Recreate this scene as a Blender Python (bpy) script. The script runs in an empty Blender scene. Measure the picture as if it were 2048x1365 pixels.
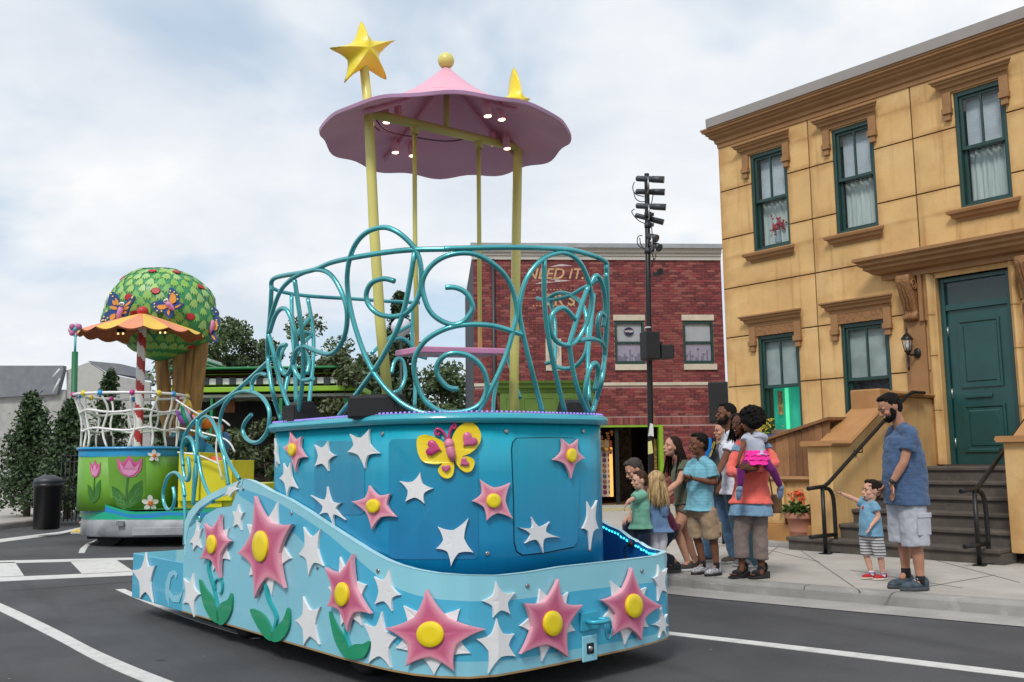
import bpy, bmesh, math, random
import numpy as np
from mathutils import Vector, Matrix, noise
from mathutils.geometry import tessellate_polygon
random.seed(7); rnd=random.Random(11); npr=np.random.default_rng(5)
S=bpy.context.scene; COL=S.collection
PI=math.pi
# ------------------------------------------------------------------ camera
FPX=1900.; PIT=math.radians(7.13); ROL=math.radians(-.73); CH=1.37
def V(*a): return Vector(a if len(a)==3 else a[0])
_f=V(0,math.cos(PIT),math.sin(PIT)); _u=V(0,-math.sin(PIT),math.cos(PIT)); _x=V(1,0,0)
AX=math.cos(ROL)*_x+math.sin(ROL)*_u; AU=-math.sin(ROL)*_x+math.cos(ROL)*_u; AF=_f
CAM=V(0,0,CH)
cd=bpy.data.cameras.new('camera'); cam=bpy.data.objects.new('camera',cd); COL.objects.link(cam)
M4=Matrix((( AX.x,AU.x,-AF.x,0),(AX.y,AU.y,-AF.y,0),(AX.z,AU.z,-AF.z,CH),(0,0,0,1))); cam.matrix_world=M4
cd.sensor_width=36; cd.lens=36*FPX/2048; cd.clip_end=3000; cd.clip_start=.05
S.camera=cam
# ------------------------------------------------------------------ light
w=bpy.data.worlds.new('World'); S.world=w; w.use_nodes=True
nt=w.node_tree; nt.nodes.clear(); N=nt.nodes.new; L=nt.links.new
SUN_EL=math.radians(48); SUN_AZ=math.radians(200)   # azimuth clockwise from +Y
out=N('ShaderNodeOutputWorld'); bg=N('ShaderNodeBackground'); bg.inputs[1].default_value=.1
sky=N('ShaderNodeTexSky'); sky.sky_type='NISHITA'; sky.sun_disc=False; sky.sun_elevation=SUN_EL; sky.sun_rotation=SUN_AZ
tc=N('ShaderNodeTexCoord'); sep=N('ShaderNodeSeparateXYZ'); L(tc.outputs['Generated'],sep.inputs[0])
def mth(op,a,b=None,c=None):
    n=N('ShaderNodeMath'); n.operation=op
    for i,q in enumerate((a,b,c)):
        if q is None: continue
        if isinstance(q,(int,float)): n.inputs[i].default_value=q
        else: L(q,n.inputs[i])
    return n.outputs[0]
zz=mth('ADD',mth('MAXIMUM',sep.outputs[2],0.0),.34)
cmb=N('ShaderNodeCombineXYZ'); L(mth('DIVIDE',sep.outputs[0],zz),cmb.inputs[0]); L(mth('DIVIDE',sep.outputs[1],zz),cmb.inputs[1])
def wnoise(scale,det,rough,dist=0,off=0):
    n=N('ShaderNodeTexNoise'); n.inputs['Scale'].default_value=scale; n.inputs['Detail'].default_value=det; n.inputs['Roughness'].default_value=rough; n.inputs['Distortion'].default_value=dist
    mp=N('ShaderNodeMapping'); mp.inputs['Location'].default_value=(off,off*.7,0); L(cmb.outputs[0],mp.inputs[0]); L(mp.outputs[0],n.inputs[0]); return n.outputs[0]
def ramp(fac,stops,mode='EASE'):
    r=N('ShaderNodeValToRGB'); r.color_ramp.interpolation=mode; L(fac,r.inputs[0])
    e=r.color_ramp.elements
    while len(e)<len(stops): e.new(.5)
    for i,(p,c) in enumerate(stops): e[i].position=p; e[i].color=(*c,1) if len(c)==3 else c
    return r.outputs[0]
cov=ramp(wnoise(1.5,5,.52,.2,3.1),[(.36,(0,0,0)),(.52,(1,1,1))])          # 0 blue gap, 1 cloud
shade=ramp(wnoise(2.2,6,.55,.2,9.4),[(.33,(6.4,6.9,7.6)),(.5,(7.5,7.85,8.3)),(.64,(8.7,8.72,8.7))],'LINEAR')
mixb=N('ShaderNodeMix'); mixb.data_type='RGBA'; mixb.inputs[0].default_value=.62; L(sky.outputs[0],mixb.inputs[6]); mixb.inputs[7].default_value=(6.2,7.5,8.7,1)
mx=N('ShaderNodeMix'); mx.data_type='RGBA'; L(cov,mx.inputs[0]); L(mixb.outputs[2],mx.inputs[6]); L(shade,mx.inputs[7])
L(mx.outputs[2],bg.inputs[0]); L(bg.outputs[0],out.inputs[0])
sd=bpy.data.lights.new('sun','SUN'); sd.energy=2.0; sd.angle=math.radians(14); sd.color=(1,.96,.9)
sun=bpy.data.objects.new('sun',sd); COL.objects.link(sun)
dv=V(math.sin(SUN_AZ)*math.cos(SUN_EL),math.cos(SUN_AZ)*math.cos(SUN_EL),math.sin(SUN_EL))
sun.rotation_euler=dv.to_track_quat('Z','Y').to_euler()
S.view_settings.view_transform='Standard'; S.view_settings.look='None'; S.view_settings.gamma=1; S.view_settings.exposure=.2; S.view_settings.use_curve_mapping=False
S.cycles.max_bounces=6; S.cycles.transparent_max_bounces=12
# ------------------------------------------------------------------ pixel -> place
def ray(px,py): return AF*FPX+AX*(px-1024)+AU*(682.5-py)
def onz(px,py,z):
    r=ray(px,py); return CAM+r*((z-CH)/r.z)
def aty(px,py,Y):
    r=ray(px,py); return CAM+r*(Y/r.y)
def onp(px,py,p,n):
    r=ray(px,py); return CAM+r*((p-CAM).dot(n)/r.dot(n))
def zoom(ox,oy,s):                   # coordinates read in an enlarged crop of the photograph
    return lambda *pts:[(ox+x/s,oy+y/s) for x,y in pts]
# ------------------------------------------------------------------ materials
def c(r,g,b):
    f=lambda q:((q/255+.055)/1.055)**2.4 if q>10 else q/255/12.92
    return (f(r),f(g),f(b))
MATS={}
def mat(name,col,rough=.55,metal=0,var=.12,vs=3,bump=.15,bs=40,spec=.5,coat=0,emit=None,es=1,alpha=1,attr=None,objrand=None,det=4,stretch=None,dirt=0,dirtcol=(.05,.04,.03),sheen=0):
    if name in MATS: return MATS[name]
    m=bpy.data.materials.new(name); MATS[name]=m; m.use_nodes=True; t=m.node_tree; n=t.nodes; l=t.links.new
    b=n['Principled BSDF']; b.inputs['Roughness'].default_value=rough; b.inputs['Metallic'].default_value=metal
    b.inputs['Specular IOR Level'].default_value=spec; b.inputs['Coat Weight'].default_value=coat; b.inputs['Alpha'].default_value=alpha
    if sheen: b.inputs['Sheen Weight'].default_value=sheen
    tcn=n.new('ShaderNodeTexCoord'); src=tcn.outputs['Object']
    if stretch:
        mp=n.new('ShaderNodeMapping'); mp.inputs['Scale'].default_value=stretch; l(src,mp.inputs[0]); src=mp.outputs[0]
    def nz(scale,detail=4,rg=.55):
        q=n.new('ShaderNodeTexNoise'); q.inputs['Scale'].default_value=scale; q.inputs['Detail'].default_value=detail; q.inputs['Roughness'].default_value=rg; l(src,q.inputs[0]); return q.outputs[0]
    base=None
    if attr:
        a=n.new('ShaderNodeAttribute'); a.attribute_name=attr; base=a.outputs['Color']
    elif objrand:
        oi=n.new('ShaderNodeObjectInfo'); r=n.new('ShaderNodeValToRGB'); l(oi.outputs['Random'],r.inputs[0]); e=r.color_ramp.elements
        while len(e)<len(objrand): e.new(.5)
        for i,q in enumerate(objrand): e[i].position=i/(len(objrand)-1); e[i].color=(*q,1)
        base=r.outputs[0]
    hs=n.new('ShaderNodeHueSaturation')
    if base: l(base,hs.inputs['Color'])
    else: hs.inputs['Color'].default_value=(*col,1)
    mr=n.new('ShaderNodeMapRange'); mr.inputs[1].default_value=.3; mr.inputs[2].default_value=.7; mr.inputs[3].default_value=1-var; mr.inputs[4].default_value=1+var
    l(nz(vs,det),mr.inputs[0]); l(mr.outputs[0],hs.inputs['Value']); col_out=hs.outputs[0]
    if dirt:
        r=n.new('ShaderNodeMapRange'); r.inputs[1].default_value=.5; r.inputs[2].default_value=.72; r.inputs[3].default_value=0; r.inputs[4].default_value=dirt
        l(nz(vs*.6,7,.7),r.inputs[0]); x=n.new('ShaderNodeMix'); x.data_type='RGBA'; l(r.outputs[0],x.inputs[0]); l(col_out,x.inputs[6]); x.inputs[7].default_value=(*dirtcol,1); col_out=x.outputs[2]
    l(col_out,b.inputs['Base Color'])
    if bump:
        bp=n.new('ShaderNodeBump'); bp.inputs['Strength'].default_value=bump; bp.inputs['Distance'].default_value=.01; l(nz(bs,3),bp.inputs['Height']); l(bp.outputs[0],b.inputs['Normal'])
    rr=n.new('ShaderNodeMapRange'); rr.inputs[3].default_value=max(.02,rough-.08); rr.inputs[4].default_value=min(1,rough+.1); l(nz(vs*2.3),rr.inputs[0]); l(rr.outputs[0],b.inputs['Roughness'])
    if emit:
        b.inputs['Emission Color'].default_value=(*emit,1); b.inputs['Emission Strength'].default_value=es
    return m
def streak(m,scale,rot,lo,hi,amt,col,ns=1.,det=6):
    n=m.node_tree.nodes; l=m.node_tree.links.new; p=n['Principled BSDF']; src=p.inputs['Base Color'].links[0].from_socket
    t=n.new('ShaderNodeTexCoord'); r0=n.new('ShaderNodeMapping'); r0.inputs['Rotation'].default_value=(0,0,rot); l(t.outputs['Object'],r0.inputs[0]); mp=n.new('ShaderNodeMapping'); mp.inputs['Scale'].default_value=scale; l(r0.outputs[0],mp.inputs[0])
    q=n.new('ShaderNodeTexNoise'); q.inputs['Scale'].default_value=ns; q.inputs['Detail'].default_value=det; q.inputs['Roughness'].default_value=.6; l(mp.outputs[0],q.inputs[0])
    r=n.new('ShaderNodeMapRange'); r.interpolation_type='SMOOTHSTEP'; r.inputs[1].default_value=lo; r.inputs[2].default_value=hi; r.inputs[3].default_value=0; r.inputs[4].default_value=amt; l(q.outputs[0],r.inputs[0])
    x=n.new('ShaderNodeMix'); x.data_type='RGBA'; l(r.outputs[0],x.inputs[0]); l(src,x.inputs[6]); x.inputs[7].default_value=(*col,1); l(x.outputs[2],p.inputs['Base Color'])
# ------------------------------------------------------------------ mesh builder
class B:
    def __init__(s): s.v=[]; s.f=[]; s.c=[]; s.sm=[]
    def add(s,vs,fs,col=None,smooth=False):
        o=len(s.v); s.v+= [tuple(q) for q in vs]
        for f in fs: s.f.append(tuple(o+i for i in f)); s.c.append(col); s.sm.append(smooth)
        return s
    def box(s,o,X,Y,Z,col=None):     # corner + three edge vectors
        o=V(o);X=V(X);Y=V(Y);Z=V(Z)
        p=[o,o+X,o+X+Y,o+Y]; p+= [q+Z for q in p]
        f=[(3,2,1,0),(4,5,6,7),(0,1,5,4),(1,2,6,5),(2,3,7,6),(3,0,4,7)]
        if X.cross(Y).dot(Z)<0: f=[t[::-1] for t in f]
        return s.add(p,f,col)
    def cbox(s,c0,sx,sy,sz,rz=0,col=None,ax=None):
        if ax: X,Y,Z=[V(a) for a in ax]
        else: X=V(math.cos(rz),math.sin(rz),0);Y=V(-math.sin(rz),math.cos(rz),0);Z=V(0,0,1)
        return s.box(V(c0)-X*sx/2-Y*sy/2-Z*sz/2,X*sx,Y*sy,Z*sz,col)
    def rings(s,R,close=True,cap=True,col=None,smooth=True):
        n=len(R[0]); vs=[q for r in R for q in r]; fs=[]
        for i in range(len(R)-1):
            for j in range(n if close else n-1):
                k=(j+1)%n; fs.append((i*n+j,i*n+k,(i+1)*n+k,(i+1)*n+j))
        s.add(vs,fs,col,smooth)
        if cap:
            b=len(s.v)-len(vs); s.f.append(tuple(b+j for j in range(n))[::-1]); s.c.append(col); s.sm.append(False)
            s.f.append(tuple(b+(len(R)-1)*n+j for j in range(n))); s.c.append(col); s.sm.append(False)
        return s
    def tube(s,P,r,seg=8,col=None,cap=True):
        P=[V(p) for p in P]; T=[]
        for i in range(len(P)):
            t=(P[min(i+1,len(P)-1)]-P[max(i-1,0)]); T.append(t.normalized() if t.length>1e-9 else V(0,0,1))
        up=V(0,0,1) if abs(T[0].z)<.9 else V(1,0,0)
        a=T[0].cross(up).normalized(); R=[]
        for i,p in enumerate(P):
            a=(a-T[i]*a.dot(T[i])).normalized(); b=T[i].cross(a); rr=r[i] if isinstance(r,(list,tuple)) else r
            R.append([p+(a*math.cos(2*PI*k/seg)+b*math.sin(2*PI*k/seg))*rr for k in range(seg)])
        return s.rings(R,True,cap,col)
    def cyl(s,p,q,r,r2=None,seg=16,col=None): return s.tube([p,q],[r,r if r2 is None else r2],seg,col)
    def lathe(s,c0,prof,seg=24,col=None,A=None):   # prof: (radius,height) ; axis z
        c0=V(c0); R=[[c0+V(r*math.cos(2*PI*k/seg),r*math.sin(2*PI*k/seg),h) for k in range(seg)] for r,h in prof]
        return s.rings(R,True,True,col)
    def ell(s,c0,rx,ry,rz,ax=None,u=12,v=8,col=None):
        c0=V(c0); X,Y,Z=ax if ax else (V(1,0,0),V(0,1,0),V(0,0,1)); R=[]
        for i in range(v+1):
            t=PI*(i+.02)/(v+.04) ; R.append([c0+X*(rx*math.sin(t)*math.cos(2*PI*k/u))+Y*(ry*math.sin(t)*math.sin(2*PI*k/u))-Z*(rz*math.cos(t)) for k in range(u)])
        return s.rings(R,True,True,col)
    def prism(s,poly,d,col=None):     # planar polygon (3d pts) extruded by vector d
        poly=[V(p) for p in poly]; d=V(d); n=len(poly); s.add(poly+[p+d for p in poly],[(i,(i+1)%n,(i+1)%n+n,i+n) for i in range(n)],col)
        b=len(s.v)-2*n
        for t in tessellate_polygon([poly]):
            s.f.append((b+t[2],b+t[1],b+t[0])); s.c.append(col); s.sm.append(False)
            s.f.append((b+n+t[0],b+n+t[1],b+n+t[2])); s.c.append(col); s.sm.append(False)
        return s
    def mesh(s,name):
        me=bpy.data.meshes.new(name); me.from_pydata(s.v,[],s.f); me.update()
        me.polygons.foreach_set('use_smooth',s.sm)
        if any(q is not None for q in s.c):
            a=me.color_attributes.new('col','FLOAT_COLOR','CORNER'); arr=np.ones((len(me.loops),4),dtype=np.float32); k=0
            for f,q in zip(s.f,s.c):
                n=len(f)
                if q is not None: arr[k:k+n,:3]=q
                k+=n
            a.data.foreach_set('color',arr.ravel())
        return me
def smooth_pts(P,n=6,closed=False):
    P=[V(p) if len(p)==3 else Vector((p[0],p[1])) for p in P]; o=[]; m=len(P); rng=range(m if closed else m-1)
    for i in rng:
        g=lambda k:P[k%m] if closed else P[min(max(k,0),m-1)]
        a,b,d,e=g(i-1),g(i),g(i+1),g(i+2)
        for j in range(n):
            t=j/n; o.append(.5*((2*b)+(d-a)*t+(2*a-5*b+4*d-e)*t*t+(3*b-a-3*d+e)*t**3))
    if not closed: o.append(P[-1].copy())
    return o
def fixn(me):
    bm=bmesh.new(); bm.from_mesh(me); bmesh.ops.recalc_face_normals(bm,faces=bm.faces); bm.to_mesh(me); bm.free()
def obj(name,b,m,parent=None,fix=True,bevel=0,**tags):
    me=b.mesh(name) if isinstance(b,B) else b
    if fix and isinstance(b,B): fixn(me)
    o=bpy.data.objects.new(name,me); COL.objects.link(o)
    if m is not None and not len(me.materials):
        for q in (m if isinstance(m,(list,tuple)) else [m]): me.materials.append(q)
    if parent is not None:
        o.parent=parent
        if parent.type=='EMPTY': o.matrix_parent_inverse=Matrix.Translation(-parent.location)
    if bevel:
        md=o.modifiers.new('bevel','BEVEL'); md.width=bevel; md.segments=2; md.limit_method='ANGLE'
    for k,q in tags.items(): o[k]=q
    return o
def thing(name,label,cat,loc=(0,0,0),group=None):
    o=bpy.data.objects.new(name,None); COL.objects.link(o); o.location=loc; o.empty_display_size=.1
    o['label']=label; o['category']=cat
    if group: o['group']=group
    return o
def tag(o,label,cat,group=None):
    o['label']=label; o['category']=cat
    if group: o['group']=group
    return o
def struct(name,b,m,**k): return obj(name,b,m,kind='structure',**k)
def text_mesh(body,size,origin,X,Z,depth=.004,align='CENTER',shear=0,spacing=1):
    cu=bpy.data.curves.new('t','FONT'); cu.body=body; cu.size=size; cu.extrude=depth/2; cu.align_x=align; cu.align_y='CENTER'; cu.shear=shear; cu.space_character=spacing; cu.offset=size*.012
    o=bpy.data.objects.new('t',cu); COL.objects.link(o); dg=bpy.context.evaluated_depsgraph_get(); me=bpy.data.meshes.new_from_object(o.evaluated_get(dg)); 
    X=V(X).normalized(); Z=V(Z).normalized(); Y=Z.cross(X)   # text x->X, y->Z(up)
    me.transform(Matrix(((X.x,Z.x,X.cross(Z).x,origin[0]),(X.y,Z.y,X.cross(Z).y,origin[1]),(X.z,Z.z,X.cross(Z).z,origin[2]),(0,0,0,1))))
    bpy.data.objects.remove(o); me.materials.clear(); return me
# a vertical sheet over a plan outline, with flare, that pixels can be traced onto
class Wall:
    def __init__(s,pts,off=lambda z:0.,closed=False,out=1):
        s.p=[Vector((q[0],q[1])) for q in pts]; s.off=off; s.closed=closed; s.out=out
        n=len(s.p); s.nm=[]
        for i in range(n):
            a=s.p[(i-1)%n] if (closed or i>0) else s.p[i]; b=s.p[(i+1)%n] if (closed or i<n-1) else s.p[i]
            t=(b-a).normalized(); s.nm.append(Vector((t.y,-t.x))*out)
    def ring(s,z,extra=0): return [V(p.x+n.x*(s.off(z)+extra),p.y+n.y*(s.off(z)+extra),z) for p,n in zip(s.p,s.nm)]
    def hit(s,px,py,extra=0,which=0,z0=None):
        r=ray(px,py); z=z0 if z0 is not None else 1.2; res=None
        for it in range(5 if s.off(0)!=s.off(3) else 1):
            o=s.off(z)+extra; q=[p+n*o for p,n in zip(s.p,s.nm)]; hits=[]
            m=len(q)
            for i in range(m if s.closed else m-1):
                a=q[i]; b=q[(i+1)%m]; d=b-a; den=r.x*d.y-r.y*d.x
                if abs(den)<1e-12: continue
                t=(a.x*d.y-a.y*d.x)/den; k=(a.x*r.y-a.y*r.x)/den
                if t>0 and -1e-6<=k<=1+1e-6: hits.append((t,i,k))
            if not hits: return res
            hits.sort(); h=hits[min(which,len(hits)-1)]; 
            nn=s.nm[h[1]].lerp(s.nm[(h[1]+1)%m],h[2]).normalized()
            P=CAM+r*h[0]; res=(P,V(nn.x,nn.y,0)); z=P.z
        return res
    def trace(s,pts,extra=0,which=0,z0=None):
        o=[]; last=None; pend=0; cx=sum(p[0] for p in pts)/len(pts); cy=sum(p[1] for p in pts)/len(pts)
        for x,y in pts:
            h=s.hit(x,y,extra,which,z0); k=0
            while h is None and k<14: k+=1; x=x+(cx-x)*.08; h=s.hit(x,y,extra,which,z0)
            if h is None: h=last
            if h is not None:
                while len(o)<pend: o.append(h)
                o.append(h); last=h
            pend+=1
        return o
def star_px(tips,curve=.42,n=4,cen=None,round_=0):
    m=len(tips); cx=sum(t[0] for t in tips)/m if cen is None else cen[0]; cy=sum(t[1] for t in tips)/m if cen is None else cen[1]; o=[]
    for i in range(m):
        a=tips[i]; b=tips[(i+1)%m]; mx=((a[0]+b[0])/2-cx)*curve+cx; my=((a[1]+b[1])/2-cy)*curve+cy
        for j in range(n*2):
            t=j/(n*2)
            # concave quadratic through the valley
            qx=2*mx-.5*(a[0]+b[0]); qy=2*my-.5*(a[1]+b[1])
            w_=.55; bx=(1-t)**2*a[0]+2*t*(1-t)*qx+t*t*b[0]; by=(1-t)**2*a[1]+2*t*(1-t)*qy+t*t*b[1]
            if t<=.5: lx=a[0]+(mx-a[0])*t*2; ly=a[1]+(my-a[1])*t*2
            else: lx=mx+(b[0]-mx)*(t*2-1); ly=my+(b[1]-my)*(t*2-1)
            o.append((bx*w_+lx*(1-w_),by*w_+ly*(1-w_)))
    return o,(cx,cy)
def decal(wall,out_px,cen,off0,thick,rings=(1.,.97,.6,.3),heights=None,cols=None,which=0,flat=False):
    """star-shaped plate that follows a wall: outline pixels, centre pixel; heights = relative height of each ring"""
    b=B(); n=len(out_px); heights=heights or [.75]+[1.]*(len(rings)-1)
    def ringp(f,h): 
        q=[(cen[0]+(x-cen[0])*f,cen[1]+(y-cen[1])*f) for x,y in out_px]; return [P+N_*(off0+h) for P,N_ in wall.trace(q,0,which)]
    R=[ringp(rings[0],0)]+[ringp(f,thick*h) for f,h in zip(rings,heights)]
    ch=(wall.trace([cen],0,which) or wall.trace(out_px,0,which))[0]; vs=[p for r in R for p in r]+[ch[0]+ch[1]*(off0+thick*heights[-1])]
    for i in range(len(R)-1):
        fs=[(i*n+j,i*n+(j+1)%n,(i+1)*n+(j+1)%n,(i+1)*n+j) for j in range(n)]
        b.f+=fs; b.c+=[cols[max(i-1,0)] if cols else None]*n; b.sm+=[i>1 and not flat]*n
    last=(len(R)-1)*n
    for j in range(n): b.f.append((last+j,last+(j+1)%n,len(vs)-1)); b.c.append(cols[-1] if cols else None); b.sm.append(not flat)
    b.v=[tuple(q) for q in vs]
    if not cols: return b
    b.c=[None]*len(b.f); me=b.mesh('decal'); a=me.color_attributes.new('col','FLOAT_COLOR','POINT'); k=[cols[0]]+list(cols)
    for i,q in enumerate(b.v):
        cc=k[min(i//n,len(R)-1)]; a.data[i].color=(*cc,1)
    fixn(me); return me
def plate(wall,poly_px,off0,thick,col=None,which=0):
    H=wall.trace(poly_px,0,which); b=B(); n=len(H)
    a=[P+N_*off0 for P,N_ in H]; d=[P+N_*(off0+thick) for P,N_ in H]; b.add(a+d,[(i,(i+1)%n,(i+1)%n+n,i+n) for i in range(n)],col)
    poly2=[V(x,y,0) for x,y in poly_px[:n]]
    for t in tessellate_polygon([poly2]): b.f.append((n+t[0],n+t[1],n+t[2])); b.c.append(col); b.sm.append(False)
    return b
# ================================================================== ground
asph=mat('asphalt',(.066,.066,.070),.8,var=.32,vs=.9,bump=.9,bs=150,dirt=.45,dirtcol=(.10,.098,.095),det=12)
conc=mat('pavement_concrete',(.40,.375,.34),.85,var=.10,vs=2.2,bump=.25,bs=90,dirt=.30,dirtcol=(.27,.24,.21),det=8)
conc2=mat('kerb_concrete',(.27,.26,.245),.85,var=.16,vs=3,bump=.3,bs=90,dirt=.5,dirtcol=(.14,.135,.13),det=8)
streak(asph,(1.6,.10,1),math.radians(-32),.50,.68,.5,(.036,.036,.038),ns=1.2)
streak(asph,(9,9,9),0,.60,.72,.5,(.14,.138,.13),ns=9)
streak(conc,(1,1,1),0,.52,.70,.4,(.26,.235,.20),ns=.9,det=9)
streak(conc2,(1,1,1),0,.55,.66,.45,(.42,.41,.39),ns=3.5,det=9)
grd=mat('earth',(.16,.17,.12),.9)
whitep=mat('road_paint',(.60,.59,.57),.7,var=.08,vs=9,bump=.2,bs=120,dirt=.45,dirtcol=(.25,.25,.24),det=8)
yelp=mat('yellow_paint',(.55,.42,.06),.7,var=.15,vs=9,dirt=.4,dirtcol=(.2,.17,.08))
def sheet(pts,z): 
    b=B(); P=[V(p[0],p[1],z) for p in pts]; b.v=[tuple(p) for p in P]
    for t in tessellate_polygon([P]): b.f.append(t); b.c.append(None); b.sm.append(False)
    return b
g=B(); g.add([(-900,-300,-.02),(900,-300,-.02),(900,1500,-.02),(-900,1500,-.02)],[(0,1,2,3)]); struct('ground',g,grd)
g=B(); g.add([(-40,-8,0),(30,-8,0),(30,75,0),(-40,75,0)],[(0,1,2,3)]); struct('road',g,asph)
def slab(name,edge,far,z=.13):
    """pavement: kerb edge polyline + far side; kerb stones along the edge"""
    e=[Vector(p) for p in edge]; n=[]
    for i in range(len(e)):
        t=(e[min(i+1,len(e)-1)]-e[max(i-1,0)]).normalized(); n.append(Vector((t.y,-t.x)))
    return e,n
K1=smooth_pts([(30,-14.2),(12,1.7),(6.6,6.25),(3.88,8.43),(2.58,9.5),(1.66,10.39),(.55,12.2),(-.6,15),(-2.2,20),(-4.2,27),(-7.5,38),(-12,60)],5)
e,n=slab('p',K1,None)
inner=[p+q*.17 for p,q in zip(e,n)]
struct('pavement',sheet(list(inner)+[(40,60),(40,-14)],.13),conc)
def kerbline(name,e,n,seg_len,sign=1):
    # kerb stones as pieces, joints recessed
    root=B(); acc=0; i0=0; cnt=0
    body=obj(name,B().rings([[V(p.x,p.y,-.01),V(p.x,p.y,.085),V(p.x+q.x*.012,p.y+q.y*.012,.095),V(p.x+q.x*.165,p.y+q.y*.165,.10),V(p.x+q.x*.165,p.y+q.y*.165,-.01)] for p,q in zip(e,n)],True,False,smooth=False),conc2,kind='structure')
    dist=[0]
    for a,b_ in zip(e[:-1],e[1:]): dist.append(dist[-1]+(b_-a).length)
    def at(s):
        k=max(0,min(len(dist)-2,sum(d<=s for d in dist)-1)); t=(s-dist[k])/(dist[k+1]-dist[k]); return e[k].lerp(e[k+1],t),n[k].lerp(n[k+1],t)
    s=0; 
    while s<dist[-1]-seg_len:
        R=[]
        for j in range(5):
            p,q=at(s+.006+(seg_len-.012)*j/4)
            lean=lambda o,z:V(p.x+q.x*o,p.y+q.y*o,z)
            R.append([lean(-.005,.0),lean(.0,.10),lean(.012,.122),lean(.035,.131),lean(.172,.134),lean(.172,0)])
        mid=at(s+seg_len/2)[0]
        if mid.length<32 and mid.y>2: obj('kerb_stone',B().rings(R,True,True,smooth=False),conc2,body); cnt+=1
        s+=seg_len
    return body
kerbline('kerb',e,n,2.4)
g=B().rings([[V(p.x-q.x*.42,p.y-q.y*.42,.006),V(p.x-q.x*.01,p.y-q.y*.01,.016),V(p.x,p.y,.018)] for p,q in zip(e,n)],False,False,smooth=False); struct('gutter',g,mat('gutter_concrete',(.33,.32,.30),.85,var=.12,vs=2.5,bump=.3,bs=90,dirt=.4,dirtcol=(.2,.19,.18),det=8))
K2=smooth_pts([(-40,7),(-22,10),(-15,13.5),(-12,18),(-11.1,23.4),(-12.6,28),(-15.5,38),(-20,60)],5)
e2=K2; n2=[-q for q in slab('p',K2,None)[1]]
struct('pavement_left',sheet([p+q*.17 for p,q in zip(e2,n2)]+[(-60,60),(-60,7)],.13),conc)
kerbline('kerb_left',e2,n2,2.4)
# expansion joints in the pavement: shallow dark grooves
jm=mat('groove',(.20,.185,.165),.9)
b=B()
for px0,py0,px1,py1 in ((1380,1064,1640,1124),(1600,1100,1720,1182),(1850,1115,2040,1165),(1760,1190,1990,1150),(1700,1140,1925,1176),(1487,1148,1560,1090),(1240,1040,1345,1062)):
    p=onz(px0,py0,.1335); q=onz(px1,py1,.1335); t=(q-p).normalized(); s_=V(-t.y,t.x,0)*.007
    b.add([p-s_,q-s_,q+s_,p+s_],[(0,1,2,3)])
obj('joint',b,jm,kind='structure')
# road markings (laid on the road)
def marking(name,pts,m=whitep,z=.004,**k):
    P=[onz(x,y,z) for x,y in pts]; bb=sheet(P,z)
    for i,p in enumerate(P): bb.add([p,P[(i+1)%len(P)],V(P[(i+1)%len(P)].x,P[(i+1)%len(P)].y,0),V(p.x,p.y,0)],[(0,1,2,3)])
    return struct(name,bb,m)
marking('crosswalk_line',[(-60,1123),(119,1119),(240,1116),(300,1115),(300,1119),(240,1120),(119,1124),(-60,1128)])
marking('crosswalk_line',[(-60,1157),(119,1150),(265,1143),(300,1141),(300,1148),(265,1151),(119,1157),(-60,1166)])
marking('crosswalk_bar',[(140,1122.5),(233,1120.5),(268,1143.5),(165,1148.5)])
marking('crosswalk_bar',[(-75,1127),(30,1124.5),(48,1151.5),(-75,1157)])
marking('lane_line',[(157,1106),(160,1098),(172,1088),(196,1078),(188,1084),(176,1093),(169,1106)])
marking('lane_line',[(231,1179),(249,1178),(275,1189),(340,1216),(430,1248),(520,1276),(505,1277),(400,1245),(330,1220),(265,1194)])
_up=[(p.x,p.y) for p in smooth_pts([(-70,1178),(20,1215),(119,1262),(180,1294),(230,1317),(290,1342),(345,1363),(420,1390)],5)]; _dn=[(p.x,p.y) for p in smooth_pts([(370,1392),(292,1365),(225,1337),(170,1310),(119,1282),(20,1232),(-70,1190)],5)]
marking('lane_line',_up+_dn)
marking('lane_line',[(1325,1262),(1343,1264),(1500,1281),(1700,1304),(1929,1331),(2060,1347),(2060,1357),(1929,1341),(1700,1313),(1500,1288.5),(1343,1270),(1325,1269)])
marking('lane_line',[(-30,1082),(119,1064),(166,1054),(168,1057),(119,1069),(-30,1089)])
# worn patches, drips and a repaired trench on the asphalt
pm1=mat('asphalt_patch',(.043,.043,.046),.85,var=.25,vs=4,bump=.8,bs=120); b=B(); rq=random.Random(21)
for k in range(46):
    x=rq.uniform(-5,4); y=rq.uniform(3.2,13)
    if x>1.2 and y>7.5: continue
    n=9; rr=rq.uniform(.006,.035); st_=rq.uniform(.5,1.8); b.add([V(x+rr*st_*math.cos(2*PI*j/n)*rq.uniform(.7,1.2),y+rr*math.sin(2*PI*j/n)*rq.uniform(.7,1.2),.002) for j in range(n)],[tuple(range(n))])
o=obj('asphalt_spots',b,pm1,kind='stuff')
b=B()
for k in range(70):
    x=rq.uniform(-5,4); y=rq.uniform(3.2,12); rr=rq.uniform(.003,.010)
    if x>1.2 and y>7.5: continue
    b.add([V(x+rr*math.cos(2*PI*j/6)*rq.uniform(.5,1.5),y+rr*math.sin(2*PI*j/6),.0025) for j in range(6)],[tuple(range(6))])
o=obj('pale_grit',b,mat('pale_grit',(.35,.34,.33),.9),kind='stuff')
pts=smooth_pts([(-9,9.6,0),(-6,10.6,0),(-3.2,12.6,0),(-1.5,16,0)],6); b=B()
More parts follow.
